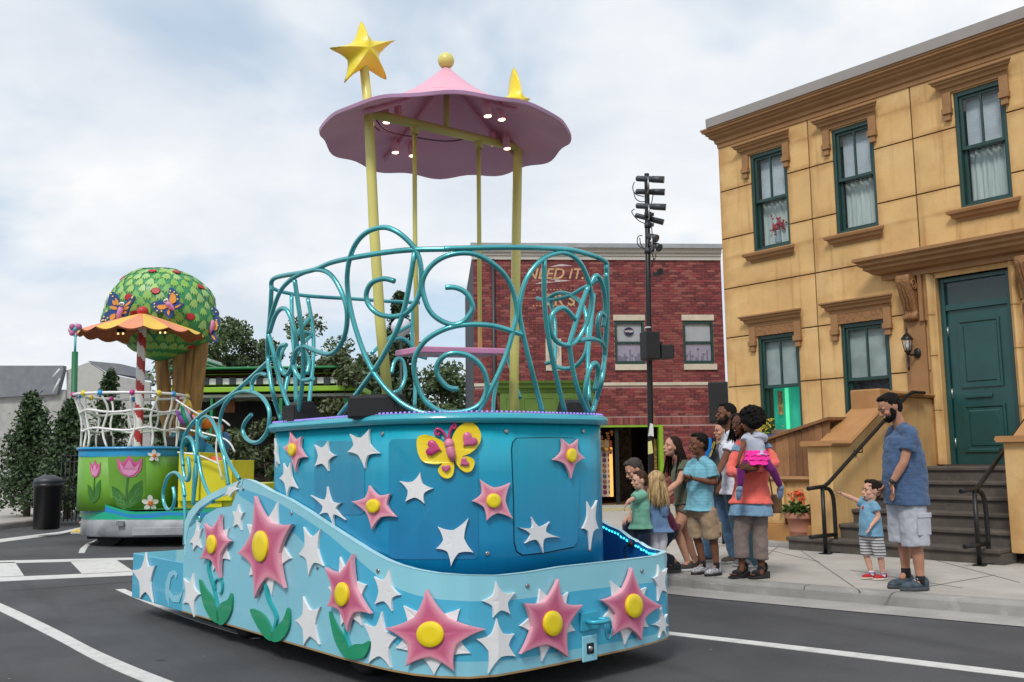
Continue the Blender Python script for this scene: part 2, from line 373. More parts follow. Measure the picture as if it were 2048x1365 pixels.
for i in range(len(pts)-1):
    p,q=pts[i],pts[i+1]; t=(q-p).normalized(); s_=V(-t.y,t.x,0)*.010; j=V(rq.uniform(-.02,.02),rq.uniform(-.02,.02),0); b.add([V(*(p-s_)[:2],.002),V(*(q-s_)[:2],.002),V(*(q+s_)[:2],.002),V(*(p+s_)[:2],.002)],[(0,1,2,3)])
obj('road_seam',b,mat('seam_tar',(.02,.02,.022),.5),kind='structure')
# hatched yellow strip in front of the shop door
b=B()
ba=onz(1150,1023,.135); bb_=onz(1345,1020,.135); u_=(bb_-ba); 
for k in range(14):
    p=ba+u_*(k/14); q=p+u_*(.5/14); d=V(.25,1.25,0); b.add([V(p.x,p.y,.134),V(q.x,q.y,.134),V(q.x+d.x,q.y+d.y,.134),V(p.x+d.x,p.y+d.y,.134)],[(0,1,2,3)])
obj('hatch_marking',b,yelp,kind='structure')
# ================================================================== brownstone house (right)
az=math.radians(39.5); FE=V(math.sin(az),-math.cos(az),0); FM=V(-math.cos(az),-math.sin(az),0); FO=V(3.968,17.521,0)
def FP(s,z,o=0): return FO+FE*s+FM*o+V(0,0,z)
stone=_st=mat('ochre_stucco',(.63,.40,.165),.8,var=.10,vs=1.6,bump=.25,bs=30,dirt=.42,dirtcol=(.36,.175,.055),det=7)
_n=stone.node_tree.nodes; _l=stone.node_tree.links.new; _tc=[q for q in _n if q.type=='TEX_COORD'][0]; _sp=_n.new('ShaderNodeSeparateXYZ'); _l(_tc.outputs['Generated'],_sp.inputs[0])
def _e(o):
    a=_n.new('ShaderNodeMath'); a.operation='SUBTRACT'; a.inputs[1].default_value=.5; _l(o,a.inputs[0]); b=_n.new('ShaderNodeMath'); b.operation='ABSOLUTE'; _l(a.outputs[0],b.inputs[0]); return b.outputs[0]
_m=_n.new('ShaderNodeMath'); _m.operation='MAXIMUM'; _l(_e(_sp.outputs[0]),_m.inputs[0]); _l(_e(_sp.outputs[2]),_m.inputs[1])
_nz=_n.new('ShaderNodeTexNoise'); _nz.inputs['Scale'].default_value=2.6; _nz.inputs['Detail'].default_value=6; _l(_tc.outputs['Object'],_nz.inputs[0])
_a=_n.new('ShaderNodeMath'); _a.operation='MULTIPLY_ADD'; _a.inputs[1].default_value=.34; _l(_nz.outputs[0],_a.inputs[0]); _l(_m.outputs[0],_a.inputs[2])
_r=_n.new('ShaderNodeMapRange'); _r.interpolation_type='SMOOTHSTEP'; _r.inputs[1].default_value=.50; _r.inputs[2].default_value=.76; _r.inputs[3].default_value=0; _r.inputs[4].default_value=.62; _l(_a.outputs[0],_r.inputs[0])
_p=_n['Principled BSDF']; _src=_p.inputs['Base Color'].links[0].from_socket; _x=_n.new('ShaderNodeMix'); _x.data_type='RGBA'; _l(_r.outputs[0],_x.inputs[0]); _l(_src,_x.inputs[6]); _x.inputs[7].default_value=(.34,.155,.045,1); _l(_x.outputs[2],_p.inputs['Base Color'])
streak(stone,(7,7,.45),0,.52,.72,.40,(.27,.12,.035))
streak(stone,(1,1,1),0,.50,.70,.35,(.72,.52,.27),ns=1.4)
stone_trim=mat('brown_trim',(.30,.155,.062),.7,var=.10,vs=3,bump=.2,bs=40,dirt=.35,dirtcol=(.19,.085,.03))
stone_carve=mat('carved_trim',(.27,.13,.05),.7,var=.25,vs=25,bump=1,bs=28,dirt=.5,dirtcol=(.10,.045,.02))
greenf=mat('green_frame',(.016,.052,.045),.4,var=.15,bump=.05,bs=80)
glass=mat('window_glass',(.02,.05,.055),.04,var=.05,bump=.02,bs=2,spec=1,alpha=.10)
glassd=mat('window_glass_dark',(.02,.06,.06),.05,var=.2,bump=.02,bs=2,spec=1,alpha=.5)
zinc=mat('roof_flashing',(.30,.27,.25),.45,var=.05,metal=.2)
dark=mat('dark_interior',(.008,.012,.012),.9)
curt=mat('curtain',(.52,.62,.60),.8,var=.2,vs=2,stretch=(14,14,.6),bump=.4,bs=4)
slatm=mat('blind_slat',(.60,.70,.76),.6)
teal=mat('teal_door_paint',(.008,.060,.058),.35,var=.15,bump=.05,bs=60,coat=.2)
hs=thing('brownstone_house','ochre stucco two-storey house with brown cornice and dark green sash windows at right','house',FO)
# core wall (recessed behind blocks: shows as dark joints)
jointm=mat('joint_dark',(.06,.03,.012),.9)
ZJ=[.13,1.72,2.65,3.56,4.48,5.43,6.345,7.21]; SJ=[-.0,1.95,3.82,5.6,7.4]
OPEN=[(.72,1.50,5.05,6.88),(2.40,3.16,5.05,6.88),(4.50,5.26,5.05,6.88),(.71,1.56,1.63,3.52),(2.37,3.22,1.63,3.54),(4.0,5.12,.13,4.06)]
def blocks(s0,s1,z0,z1):
    rects=[(s0,s1,z0,z1)]
    for a,b_,c_,d in OPEN:
        nr=[]
        for r in rects:
            x0,x1,y0,y1=r; ia,ib,ic,id_=max(a,x0),min(b_,x1),max(c_,y0),min(d,y1)
            if ia>=ib-1e-6 or ic>=id_-1e-6: nr.append(r); continue
            if y0<ic: nr.append((x0,x1,y0,ic))
            if id_<y1: nr.append((x0,x1,id_,y1))
            if x0<ia: nr.append((x0,ia,ic,id_))
            if ib<x1: nr.append((ib,x1,ic,id_))
        rects=nr
    return rects
wallb=B()
for i in range(len(SJ)-1):
    for j in range(len(ZJ)-1):
        r=blocks(SJ[i],SJ[i+1],ZJ[j],ZJ[j+1])
        if not r: continue
        bb=B()
        for x0,x1,y0,y1 in r:
            if (x1-x0)<.02 or (y1-y0)<.02: continue
            ga=lambda cur,edge:.011 if abs(cur-edge)<1e-6 else 0
            a0=x0+ga(x0,SJ[i]); a1=x1-ga(x1,SJ[i+1]); c0=y0+ga(y0,ZJ[j]); c1=y1-ga(y1,ZJ[j+1])
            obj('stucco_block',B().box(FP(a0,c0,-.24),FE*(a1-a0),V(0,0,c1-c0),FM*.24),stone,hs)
            wallb.box(FP(x0,y0,-.22),FE*(x1-x0),V(0,0,y1-y0),FM*.20)
obj('wall',wallb,jointm,hs)
wb=B(); wb.box(FP(.0,0,-.25),FE*.02,FM*-9,V(0,0,7.2)); obj('side_wall',B().box(FP(-.0,.0,-.245),FE*.2,FM*-9,V(0,0,7.25)),stone,hs)
obj('back_room',B().box(FP(.2,.13,-1.6),FE*7.2,V(0,0,7.0),FM*-.1),dark,hs)
obj('floor_slab',B().box(FP(.2,4.15,-1.6),FE*7.2,V(0,0,.25),FM*1.3),dark,hs)
obj('roof',B().box(FP(-.1,7.3,-.2),FE*7.6,V(0,0,.1),FM*-8.8),zinc,hs)
def mould(s0,s1,prof,name,m,parent,ret=True,bev=0):
    """moulding along the wall: prof = [(out,z)...] mitred at both ends"""
    p=[(0,prof[0][1])]+list(prof)+[(0,prof[-1][1])]
    R=[]
    for s,sg in ((s0,-1),(s1,1)):
        R.append([FP(s+sg*(o if ret else 0)-(sg*prof[0][0] if ret else 0),z,o-.01) for o,z in p])
    bb=B().rings(R,True,True,smooth=False); return obj(name,bb,m,parent)
mould(0,7.4,[(.03,7.20),(.03,7.27),(.06,7.29),(.07,7.35),(.12,7.38),(.14,7.40),(.14,7.43),(.18,7.45),(.18,7.475),(.23,7.50),(.23,7.53),(.25,7.54),(.25,7.57)],'cornice',stone_trim,hs)
mould(-.06,7.46,[(.27,7.57),(.27,7.74)],'parapet_cap',zinc,hs)
def sash_window(s0,s1,z0,z1,hood=None,tall_hood=False,fill='blind',low='curtain'):
    f=obj('window',B().box(FP(s0,z0,-.02),FE*.055,V(0,0,z1-z0),FM*-.14).box(FP(s1-.055,z0,-.02),FE*.055,V(0,0,z1-z0),FM*-.14).box(FP(s0+.055,z1-.07,-.02),FE*(s1-s0-.11),V(0,0,.07),FM*-.14).box(FP(s0+.055,z0,-.02),FE*(s1-s0-.11),V(0,0,.06),FM*-.14),greenf,hs,bevel=.006)
    a,b_=s0+.058,s1-.058; zm=(z0+z1)/2+.02; c_=z0+.062; d=z1-.072
    def sash(zl,zh,o,mull):
        bb=B().box(FP(a,zl,o),FE*.045,V(0,0,zh-zl),FM*-.04).box(FP(b_-.045,zl,o),FE*.045,V(0,0,zh-zl),FM*-.04).box(FP(a+.045,zh-.045,o),FE*(b_-a-.09),V(0,0,.045),FM*-.04).box(FP(a+.045,zl,o),FE*(b_-a-.09),V(0,0,.055),FM*-.04)
        if mull: bb.box(FP((a+b_)/2-.015,zl+.055,o),FE*.03,V(0,0,zh-zl-.1),FM*-.04)
        obj('sash',bb,greenf,f,bevel=.004)
        n=2 if mull else 1
        for k in range(n):
            x0=a+.047+(b_-a-.094)/n*k; x1=x0+(b_-a-.094)/n-.002
            obj('pane',B().box(FP(x0,zl+.057,o-.02),FE*(x1-x0),V(0,0,zh-zl-.104),FM*-.006),glass if fill!='room' else glassd,f,fix=True)
    sash(zm-.02,d,-.055,True); sash(c_,zm+.03,-.105,False)
    if fill=='blind':
        n=int((d-zm)/.035)
        bb=B()
        for k in range(n): bb.box(FP(a+.04,zm+k*.035,-.19),FE*(b_-a-.08),V(0,0,.032),FM*-.010)
        o=obj('blind',bb,slatm,f); o['kind']='stuff'
    R=[]
    if fill=='blind' or low=='curtain':
        n=26; row=[]
        top=d if fill!='blind' else zm
        for zc in (c_,top): row.append([FP(a+.02+(b_-a-.04)*k/n,zc,-.24+.02*math.sin(k*1.7)+.01*math.sin(k*.9+s0)) for k in range(n+1)])
        if low=='curtain': obj('curtain',B().rings(row,False,False),curt,f)
        else: obj('curtain',B().box(FP(a,zm-.02,-.15),FE*(b_-a),V(0,0,d-zm+.02),FM*-.01),mat('pale_reflection',(.44,.54,.53),.8,var=.15,vs=2),f)
    if fill=='shade': obj('shade',B().box(FP(a,zm-.02,-.16),FE*(b_-a),V(0,0,d-zm+.02),FM*-.01),mat('pale_reflection',(.40,.50,.49),.8,var=.22,vs=3),f)  # pale sheet whose colour stands in for sky reflected in the upper sash
    if low=='lit':
        obj('lit_room',B().box(FP(a,c_+.02,-.32),FE*(b_-a),V(0,0,zm-c_),FM*-.01),mat('lit_green_wall',(.02,.30,.20),.7,var=.5,vs=2,stretch=(3,3,.4),emit=(.0,.36,.22),es=.55),f)
        obj('lit_strip',B().box(FP(a+.26,c_+.1,-.29),FE*.07,V(0,0,zm-c_-.12),FM*-.01),mat('lit_green_strip',(.05,.6,.3),.5,emit=(.12,.9,.45),es=.8),f)
        obj('stained_panel',B().box(FP(a+.12,c_+.42,-.27),FE*.10,V(0,0,.42),FM*-.01),mat('stained_panel',(.4,.25,.05),.4,var=.9,vs=16),f)
        obj('inner_sill',B().box(FP(a,c_+.02,-.13),FE*(b_-a),V(0,0,.13),FM*-.03),mat('pink_brown_board',(.32,.19,.13),.7),f)
    if low=='dark':
        obj('hanging_cloth',B().box(FP(a,c_,-.3),FE*(b_-a),V(0,0,zm-c_),FM*-.01),mat('patterned_cloth',(.05,.04,.07),.8,var=.9,vs=18),f)
    # hood on two brackets
    hz=z1+(.17 if tall_hood else .02)
    h=mould(s0-.17,s1+.06,[(.04,hz),(.05,hz+.06),(.09,hz+.075),(.10,hz+.12),(.14,hz+.14),(.14,hz+.165),(.17,hz+.18),(.17,hz+.205)],'window_hood',stone_trim,hs)
    if tall_hood: obj('frieze_panel',B().box(FP(s0-.02,z1+.0,.03),FE*(s1-s0-.05),V(0,0,.165),FM*-.05),stone_carve,h)
    for sa in (s0-.15,s1-.06):
        bb=B().box(FP(sa,hz-.30,.05),FE*.13,V(0,0,.30),FM*-.07).box(FP(sa-.01,hz-.34,.085),FE*.15,V(0,0,.09),FM*-.09).box(FP(sa+.015,hz-.44,.06),FE*.10,V(0,0,.10),FM*-.07)
        obj('bracket',bb,stone_trim,h,bevel=.006)
    return f
for i,(s0,s1) in enumerate(((.72,1.50),(2.40,3.16),(4.50,5.26))):
    sash_window(s0,s1,5.05,6.88,fill='blind')
    sl=mould(s0-.06,s1+.05,[(.03,4.86),(.04,4.90),(.09,4.92),(.10,4.96),(.14,4.98),(.15,5.02),(.12,5.045)],'window_sill',stone_trim,hs)
sash_window(.71,1.56,1.63,3.52,tall_hood=True,fill='shade',low='lit'); sash_window(2.37,3.22,1.63,3.54,tall_hood=True,fill='shade',low='dark')
for s0,s1 in ((.71,1.56),(2.37,3.22)): mould(s0-.06,s1+.05,[(.03,1.40),(.04,1.46),(.09,1.48),(.10,1.54),(.14,1.56),(.15,1.60),(.12,1.625)],'window_sill',stone_trim,hs)
# red flowers behind the upper left window
b=B()
for k in range(60):
    p=FP(1.12+rnd.gauss(0,.07),5.50+rnd.gauss(0,.06),-.2+rnd.gauss(0,.02)); b.ell(p,.022,.022,.02,u=5,v=3)
o=obj('red_flower_bunch',b,mat('red_flower',(.5,.03,.05),.7),hs); o['kind']='stuff'
obj('vase',B().lathe(FP(1.12,5.12,-.2),[(.04,0),(.06,.1),(.03,.24),(.04,.3)],12),mat('pale_vase',(.3,.4,.45),.3),hs)
# doorway
mould(3.20+.0,5.9,[(.10,4.14),(.10,4.22),(.20,4.24),(.24,4.28),(.30,4.31),(.30,4.35),(.36,4.38),(.36,4.42),(.42,4.45),(.42,4.50)],'door_hood',stone_trim,hs)
obj('door_frame',B().box(FP(4.03,1.20,-.10),FE*.07,V(0,0,2.86),FM*-.12).box(FP(5.02,1.20,-.10),FE*.07,V(0,0,2.86),FM*-.12).box(FP(4.10,3.55,-.11),FE*.92,V(0,0,.09),FM*-.09).box(FP(4.10,3.99,-.11),FE*.92,V(0,0,.07),FM*-.09),teal,hs,bevel=.005)
obj('transom_pane',B().box(FP(4.10,3.64,-.16),FE*.92,V(0,0,.35),FM*-.01),glassd,hs)
dr=B().box(FP(4.105,1.22,-.15),FE*.91,V(0,0,2.33),FM*-.05); door=obj('door',dr,teal,hs,bevel=.004)
for za,zb in ((1.4,2.1),(2.36,3.38)):
    R=[]
    for o,ins in ((-.15,0),(-.125,.0),(-.125,.03),(-.142,.05),(-.142,.08),(-.13,.10)):
        R.append([FP(4.25+ins,za+ins,o),FP(4.87-ins,za+ins,o),FP(4.87-ins,zb-ins,o),FP(4.25+ins,zb-ins,o)])
    obj('door_panel',B().rings(R,True,True,smooth=False),teal,door)
obj('mail_slot',B().box(FP(4.3,2.2,-.12),FE*.4,V(0,0,.06),FM*-.03),teal,door,bevel=.01)
hm=mat('steel_hinge',(.4,.4,.4),.35,metal=.8)
for z in (1.45,2.2,3.15): obj('hinge',B().cyl(FP(4.10,z,-.14),FP(4.10,z+.16,-.14),.012,seg=8),hm,door)
obj('threshold',B().box(FP(4.0,1.12,.02),FE*1.12,V(0,0,.10),FM*-.2),mat('threshold_stone',(.05,.042,.035),.7),hs)
obj('reveal',B().box(FP(3.9,1.14,-.0),FE*.12,V(0,0,2.99),FM*-.2).box(FP(5.12,1.14,0),FE*.12,V(0,0,2.99),FM*-.2),stone,hs)
for k,z in enumerate((1.22,2.04,2.87,3.5)):
    z2=(2.03,2.86,3.49,4.13)[k]
    for sa in (3.885,5.13):
        R=[]
        for zz_ in (z,z2): R.append([FP(sa,zz_,0),FP(sa,zz_,.05),FP(sa+.05,zz_,.10),FP(sa+.09,zz_,.05),FP(sa+.115,zz_,.0)])
        obj('jamb_stone',B().rings(R,True,True,smooth=False),stone,hs)
# pilaster behind the lamp, and scrolled corbels
for sa in (3.50,5.28):
    obj('pilaster',B().box(FP(sa,2.30,.05),FE*.34,V(0,0,1.20),FM*-.06),stone_trim,hs,bevel=.008)
    prof=[(.02,3.44),(.10,3.45),(.13,3.49),(.12,3.53),(.08,3.55),(.09,3.60),(.15,3.72),(.22,3.88),(.28,4.0),(.30,4.08),(.28,4.14),(.02,4.14)]
    cb=obj('corbel',B().rings([[FP(sa+.04,z,o) for o,z in prof],[FP(sa+.07,z,o+.015) for o,z in prof],[FP(sa+.23,z,o+.015) for o,z in prof],[FP(sa+.26,z,o) for o,z in prof]],True,True),stone_carve,hs)
    for sd_ in (sa+.03,sa+.27):
        sp=[FP(sd_,3.98+.09*math.sin(t)*(1-t/14),.17+.09*math.cos(t)*(1-t/14)) for t in np.linspace(0,11,40)]; obj('scroll',B().tube(sp,.012,6),stone_carve,cb)
    for q in range(3):
        sp=smooth_pts([FP(sa+.08+.05*q,3.6,.12),FP(sa+.10+.05*q,3.75,.19),FP(sa+.09+.045*q,3.9,.25),FP(sa+.08+.05*q,4.05,.31)],5); obj('acanthus_rib',B().tube(sp,[.012]*len(sp),6),stone_carve,cb)
    for q in range(5): obj('fluting',B().cyl(FP(sa+.06+.036*q,3.44,.12),FP(sa+.06+.036*q,3.53,.15),.018,seg=8),stone_carve,cb)
    obj('flat_pilaster',B().box(FP(sa+.29,3.42,.10),FE*.06,V(0,0,.74),FM*-.11).box(FP(sa+.36,3.42,.06),FE*.05,V(0,0,.74),FM*-.07),stone_trim,hs)
# wall lantern
blk=mat('black_iron',(.012,.012,.013),.4,metal=.3,var=.1,bump=.08,bs=80)
lp=FP(3.62,3.07,.20)
lt=thing('wall_lantern','small black carriage lantern on the pilaster left of the green door','lantern',FP(3.62,2.9,.05))
obj('wall_plate',B().ell(FP(3.70,2.93,.07),.06,.03,.08,(FE,FM,V(0,0,1))),blk,lt)
obj('arm',B().tube(smooth_pts([FP(3.70,2.93,.08),FP(3.66,2.90,.16),FP(3.62,2.93,.20)],5),.016),blk,lt)
obj('base',B().lathe(lp-V(0,0,.13),[(.008,-.28),(.02,-.25),(.008,-.2),(.022,-.12),(.010,-.06),(.03,-.01),(.055,.02),(.05,.035)],12),blk,lt)
obj('glass_pane',B().lathe(lp-V(0,0,.09),[(.052,0),(.08,.16)],4),mat('lantern_glass',(.6,.62,.6),.08,alpha=.35,spec=.8),lt)
obj('cage',(lambda bb:[bb.cyl(lp+V(.052*math.cos(a),.052*math.sin(a),-.09),lp+V(.083*math.cos(a),.083*math.sin(a),.075),.006,seg=5) for a in (0,PI/2,PI,1.5*PI)] and bb)(B()),blk,lt)
obj('bulb',B().ell(lp-V(0,0,.03),.022,.022,.045),mat('frosted_bulb',(.8,.8,.78),.3),lt)
obj('roof',B().lathe(lp+V(0,0,.07),[(.10,0),(.10,.012),(.05,.075),(.02,.10),(.012,.14),(.02,.155),(.004,.19)],4),blk,lt)
# ================================================================== stoop
stp=mat('dark_step_stone',(.075,.062,.052),.75,var=.2,vs=5,bump=.3,bs=30,dirt=.5,dirtcol=(.16,.13,.10),det=8)
st=thing('stoop','flight of dark stone steps with ochre cheek wall rising to the green door','steps',FP(4.4,.13,1.6))
SC=3.88
ZS=[.30,.48,.66,.84,1.02,1.20]
for k,z in enumerate(ZS):
    o1=3.12-.33*k; s_a=3.30 if k==0 else (3.84 if k>1 else 3.82)
    inn=1.1 if k<5 else .0
    obj('step',B().box(FP(s_a,.13 if k==0 else ZS[k-1],o1-.36 if k<5 else 0.03),FE*(6.1-s_a),V(0,0,z-.05-(.13 if k==0 else ZS[k-1])),FM*(.36-.03 if k<5 else o1-.06)),stp,st)
    obj('tread',B().box(FP(s_a-(.02 if k==0 else 0),z-.05,o1-.37 if k<5 else .03),FE*(6.1-s_a),V(0,0,.05),FM*(.37+.005 if k<5 else o1-.03)),stp,st,bevel=.012)
obj('stair_core',B().box(FP(3.84,.13,0),FE*2.26,V(0,0,.9),FM*1.4),stp,st)
def cheek(sa,sb,name='cheek_wall'):
    prof=[(0.0,.25),(2.88,.25),(2.88,2.02),(2.45,2.02),(1.62,2.44),(1.3,2.44),(0.0,2.44)]
    # side profile in (out,z)
    top=[(2.88,1.50),(2.50,1.50),(1.62,1.98),(1.55,2.22),(0,2.22)]
    P=[(0,.25),(2.88,.25)]+top
    ck=obj(name,B().rings([[FP(sa,z,o) for o,z in P],[FP(sb,z,o) for o,z in P]],True,True,smooth=False),stone,st,bevel=.01)
    capm=mat('coping',(.38,.19,.07),.7,var=.1,vs=3,bump=.2,bs=40,dirt=.3,dirtcol=(.2,.09,.03))
    def cop(p0,p1,th=.07):
        o0,z0=p0;o1,z1=p1; d=V(0,0,1)
        prof=[(sa-.05,0),(sa-.07,.035),(sa-.05,.07),(sb+.05,.07),(sb+.07,.035),(sb+.05,0)]
        obj('coping_stone',B().rings([[FP(s,z0+h,o0) for s,h in prof],[FP(s,z1+h,o1) for s,h in prof]],True,True,smooth=False),capm,ck)
    cop((2.95,1.5),(2.50,1.5)); cop((2.50,1.5),(1.64,1.975)); cop((1.40,2.22),(0.0,2.22))
    obj('newel_block',B().box(FP(sa-.05,1.98,1.36),FE*(sb-sa+.10),V(0,0,.33),FM*.30),capm,ck,bevel=.02)
    return ck
cheek(3.52,SC); cheek(6.1,6.46)
# low area wall, planter planks
lw=thing('area_wall','low ochre stucco wall with moulded ledge left of the stoop','wall',FP(2.2,.13,2.7))
obj('wall',B().box(FP(.95,.42,2.66),FE*2.55,V(0,0,.60),FM*-.22),stone,lw)
obj('plinth',B().box(FP(.93,.13,2.74),FE*2.57,V(0,0,.30),FM*-.34),mat('plinth_stucco',(.40,.20,.06),.8,var=.12,vs=2,dirt=.5,dirtcol=(.2,.09,.03)),lw,bevel=.01)
obj('ledge',B().rings([[FP(s,z,o) for o,z in ((2.36,1.02),(2.36,1.09),(2.72,1.09),(2.755,1.055),(2.72,1.02))] for s in (.90,3.50)],True,True,smooth=False),stone_trim,lw)
obj('pier',B().box(FP(2.60,.43,2.72),FE*.40,V(0,0,.60),FM*-.3),stone,lw,bevel=.01)
obj('kerb_base',B().box(FP(.85,.13,2.92),FE*2.6,V(0,0,.07),FM*-.2),conc2,lw,bevel=.01)
pk=thing('planked_hatch','weathered brown board bin with sloping lid behind the low ochre wall','wooden bin',FP(2.8,1.0,2.2))
wood=mat('weathered_plank',(.22,.125,.062),.8,objrand=[c(120,82,52),c(150,108,72),c(104,70,44),c(138,92,58)],var=.25,vs=4,stretch=(6,6,.7),bump=.5,bs=12)
prev=None
npl=13; pme=B().box((0,0,0),FE*.108,V(0,0,1),FM*-.025); pm=pme.mesh('plank'); fixn(pm); pm.materials.append(wood)
for k in range(npl):
    s=2.05+k*.112; o=bpy.data.objects.new('plank',pm); COL.objects.link(o); o.parent=pk; o.matrix_parent_inverse=Matrix.Translation(-pk.location); h=.52+.028*k+rnd.uniform(-.004,.004)
    o.location=FP(s,.98,2.30+rnd.uniform(-.004,.004)); o.scale=(1,1,h)
for k in range(4):
    o=bpy.data.objects.new('plank',bpy.data.meshes['plank']); COL.objects.link(o); o.parent=pk; o.matrix_parent_inverse=Matrix.Translation(-pk.location)
obj_del=[o for o in pk.children if o.location.length<.01]
for o in obj_del: bpy.data.objects.remove(o)
obj('lid',B().rings([[FP(s,z,o) for o,z in ((2.36,1.50+(s-2.05)*.25),(2.36,1.54+(s-2.05)*.25),(.5,1.56+(s-2.05)*.25),(.5,1.52+(s-2.05)*.25))] for s in (2.02,3.53)],True,True,smooth=False),wood,pk)
obj('folded_cloth',(lambda bb:bb.ell(FP(2.35,1.66,2.0),.35,.16,.05,(FE,FM,V(0,0,1))))(B()),mat('navy_cloth',(.01,.03,.12),.8,bump=.6,bs=18),None); tag(bpy.data.objects['folded_cloth'],'dark blue cloth lying on the wooden bin lid behind the crowd','cloth')
# planter of yellow flowers on the sill
pt=thing('yellow_flower_pot','small lime green pot of yellow flowers on the lower left window sill','flower pot',FP(.86,1.65,.12))
obj('pot',B().lathe(FP(.86,1.645,.08),[(.045,0),(.06,.13),(.066,.13),(.066,.15)],14),mat('lime_pot',(.25,.42,.04),.5),pt)
b=B(); bl=B()
for k in range(70):
    p=FP(.86,1.93,.08)+V(rnd.gauss(0,.09),rnd.gauss(0,.07),rnd.gauss(0,.09)); b.ell(p,.017,.017,.012,u=5,v=3)
for k in range(170):
    p=FP(.86,1.88,.08)+V(rnd.gauss(0,.08),rnd.gauss(0,.06),rnd.gauss(0,.09)); d=V(rnd.gauss(0,1),rnd.gauss(0,1),rnd.gauss(0,1)).normalized(); e_=d.orthogonal().normalized(); bl.add([p,p+d*.02+e_*.008,p+d*.045,p+d*.02-e_*.008],[(0,1,2,3)])
leafm=mat('geranium_leaf',(.06,.16,.03),.6,var=.4,vs=20)
o=obj('flowers',b,mat('yellow_flower',(.75,.52,.03),.6),pt); o['kind']='stuff'; o=obj('leaves',bl,leafm,pt,fix=False); o['kind']='stuff'
# terracotta pot with geraniums
tp=onz(1607,1094,.13); tp=V(tp.x,tp.y,.13)
gp=thing('geranium_pot','big terracotta pot of orange geraniums beside the stoop handrail','flower pot',tp)
terra=mat('terracotta',(.42,.185,.12),.8,var=.12,vs=5,bump=.2,bs=60)
obj('pot',B().lathe(tp,[(.13,0),(.15,.01),(.155,.08),(.175,.20),(.18,.205),(.178,.22),(.20,.38),(.228,.385),(.235,.40),(.235,.455),(.225,.47),(.20,.47),(.18,.42)],28),terra,gp)
obj('soil',B().lathe(tp,[(.185,.41),(.18,.43),(.001,.435)],20),mat('soil',(.03,.02,.015),.95),gp)
b=B(); bl=B(); bs_=B()
for k in range(26):
    a=rnd.uniform(0,2*PI); r=rnd.uniform(0,.24)**1; h=rnd.uniform(.60,.80)-r*.35; p=tp+V(r*math.cos(a),r*math.sin(a),h)
    bs_.cyl(tp+V(r*.4*math.cos(a),r*.4*math.sin(a),.43),p,.003,seg=4)
    for q in range(16):
        d=V(rnd.gauss(0,1),rnd.gauss(0,1),rnd.gauss(0,.7)).normalized(); e_=d.orthogonal().normalized()*.016; f_=d.cross(e_).normalized()*.016; cc=p+d*.034; b.add([cc-e_,cc-f_+d*.008,cc+e_,cc+f_+d*.008],[(0,1,2,3)])
for k in range(420):
    a=rnd.uniform(0,2*PI); r=.27*math.sqrt(rnd.random()); p=tp+V(r*math.cos(a),r*math.sin(a),.46+rnd.uniform(0,.15)*(1.2-r*2)); d=V(math.cos(a)+rnd.gauss(0,.6),math.sin(a)+rnd.gauss(0,.6),rnd.gauss(.2,.5)).normalized(); e_=d.cross(V(0,0,1)).normalized()
    w_=rnd.uniform(.02,.034); bl.add([p,p+d*w_*.7+e_*w_,p+d*w_*1.9+e_*w_*.6,p+d*w_*2.1,p+d*w_*1.9-e_*w_*.6,p+d*w_*.7-e_*w_],[(0,1,2,3,4,5)])
for nm,q,m in (('flowers',b,mat('orange_geranium',(.75,.06,.015),.6,var=.3,vs=30)),('leaves',bl,leafm),('stems',bs_,leafm)):
    o=obj(nm,q,m,gp,fix=False); o['kind']='stuff'
# handrails
def handrail(s,label,group='black stoop handrails',full=True):
    t=thing('handrail',label,'handrail',FP(s,.13,3.2),group)
    r=.026
    zf=.13
    pts=smooth_pts([FP(s,.96,3.62),FP(s,.98,3.30)],2)[:-1]+[FP(s,.98,3.26),FP(s,1.02,3.16)]+[FP(s,1.02+(3.16-o)*.56,o) for o in (2.8,2.2,1.6,1.05)]+[FP(s,2.28,.85),FP(s,2.28,.5)]
    obj('rail',B().tube(pts,r,10),blk,t)
    obj('post',B().cyl(FP(s,zf,3.30),FP(s,.97,3.30),r,seg=10),blk,t)
    obj('return_loop',B().tube(smooth_pts([FP(s,.955,3.24),FP(s,.93,3.13),FP(s,.80,3.06),FP(s,.5,3.05),FP(s,zf,3.05)],5),r,10),blk,t)
    for o in (3.30,3.05): obj('foot_plate',B().cbox(FP(s,zf+.006,o),.13,.13,.012,rz=-az),blk,t)
    obj('low_rail',B().cyl(FP(s,.36,3.62),FP(s,.36,3.05),r,seg=10),blk,t)
    for o in (2.3,1.45):
        z=1.02+(3.16-o)*.56; obj('wall_bracket',B().tube([FP(s,z-.02,o),FP(s,z-.09,o),FP(s-.09,z-.09,o)],.010,6).cbox(FP(s-.11,z-.10,o),.02,.06,.08,rz=-az),blk,t)
    return t
handrail(3.99,'black tubular handrail left of the steps, beside the geranium pot')
_q=onz(1925,1138,.13)-FO; handrail(_q.dot(FE)+.0,'black tubular handrail on the right side of the steps, past the man in blue',)
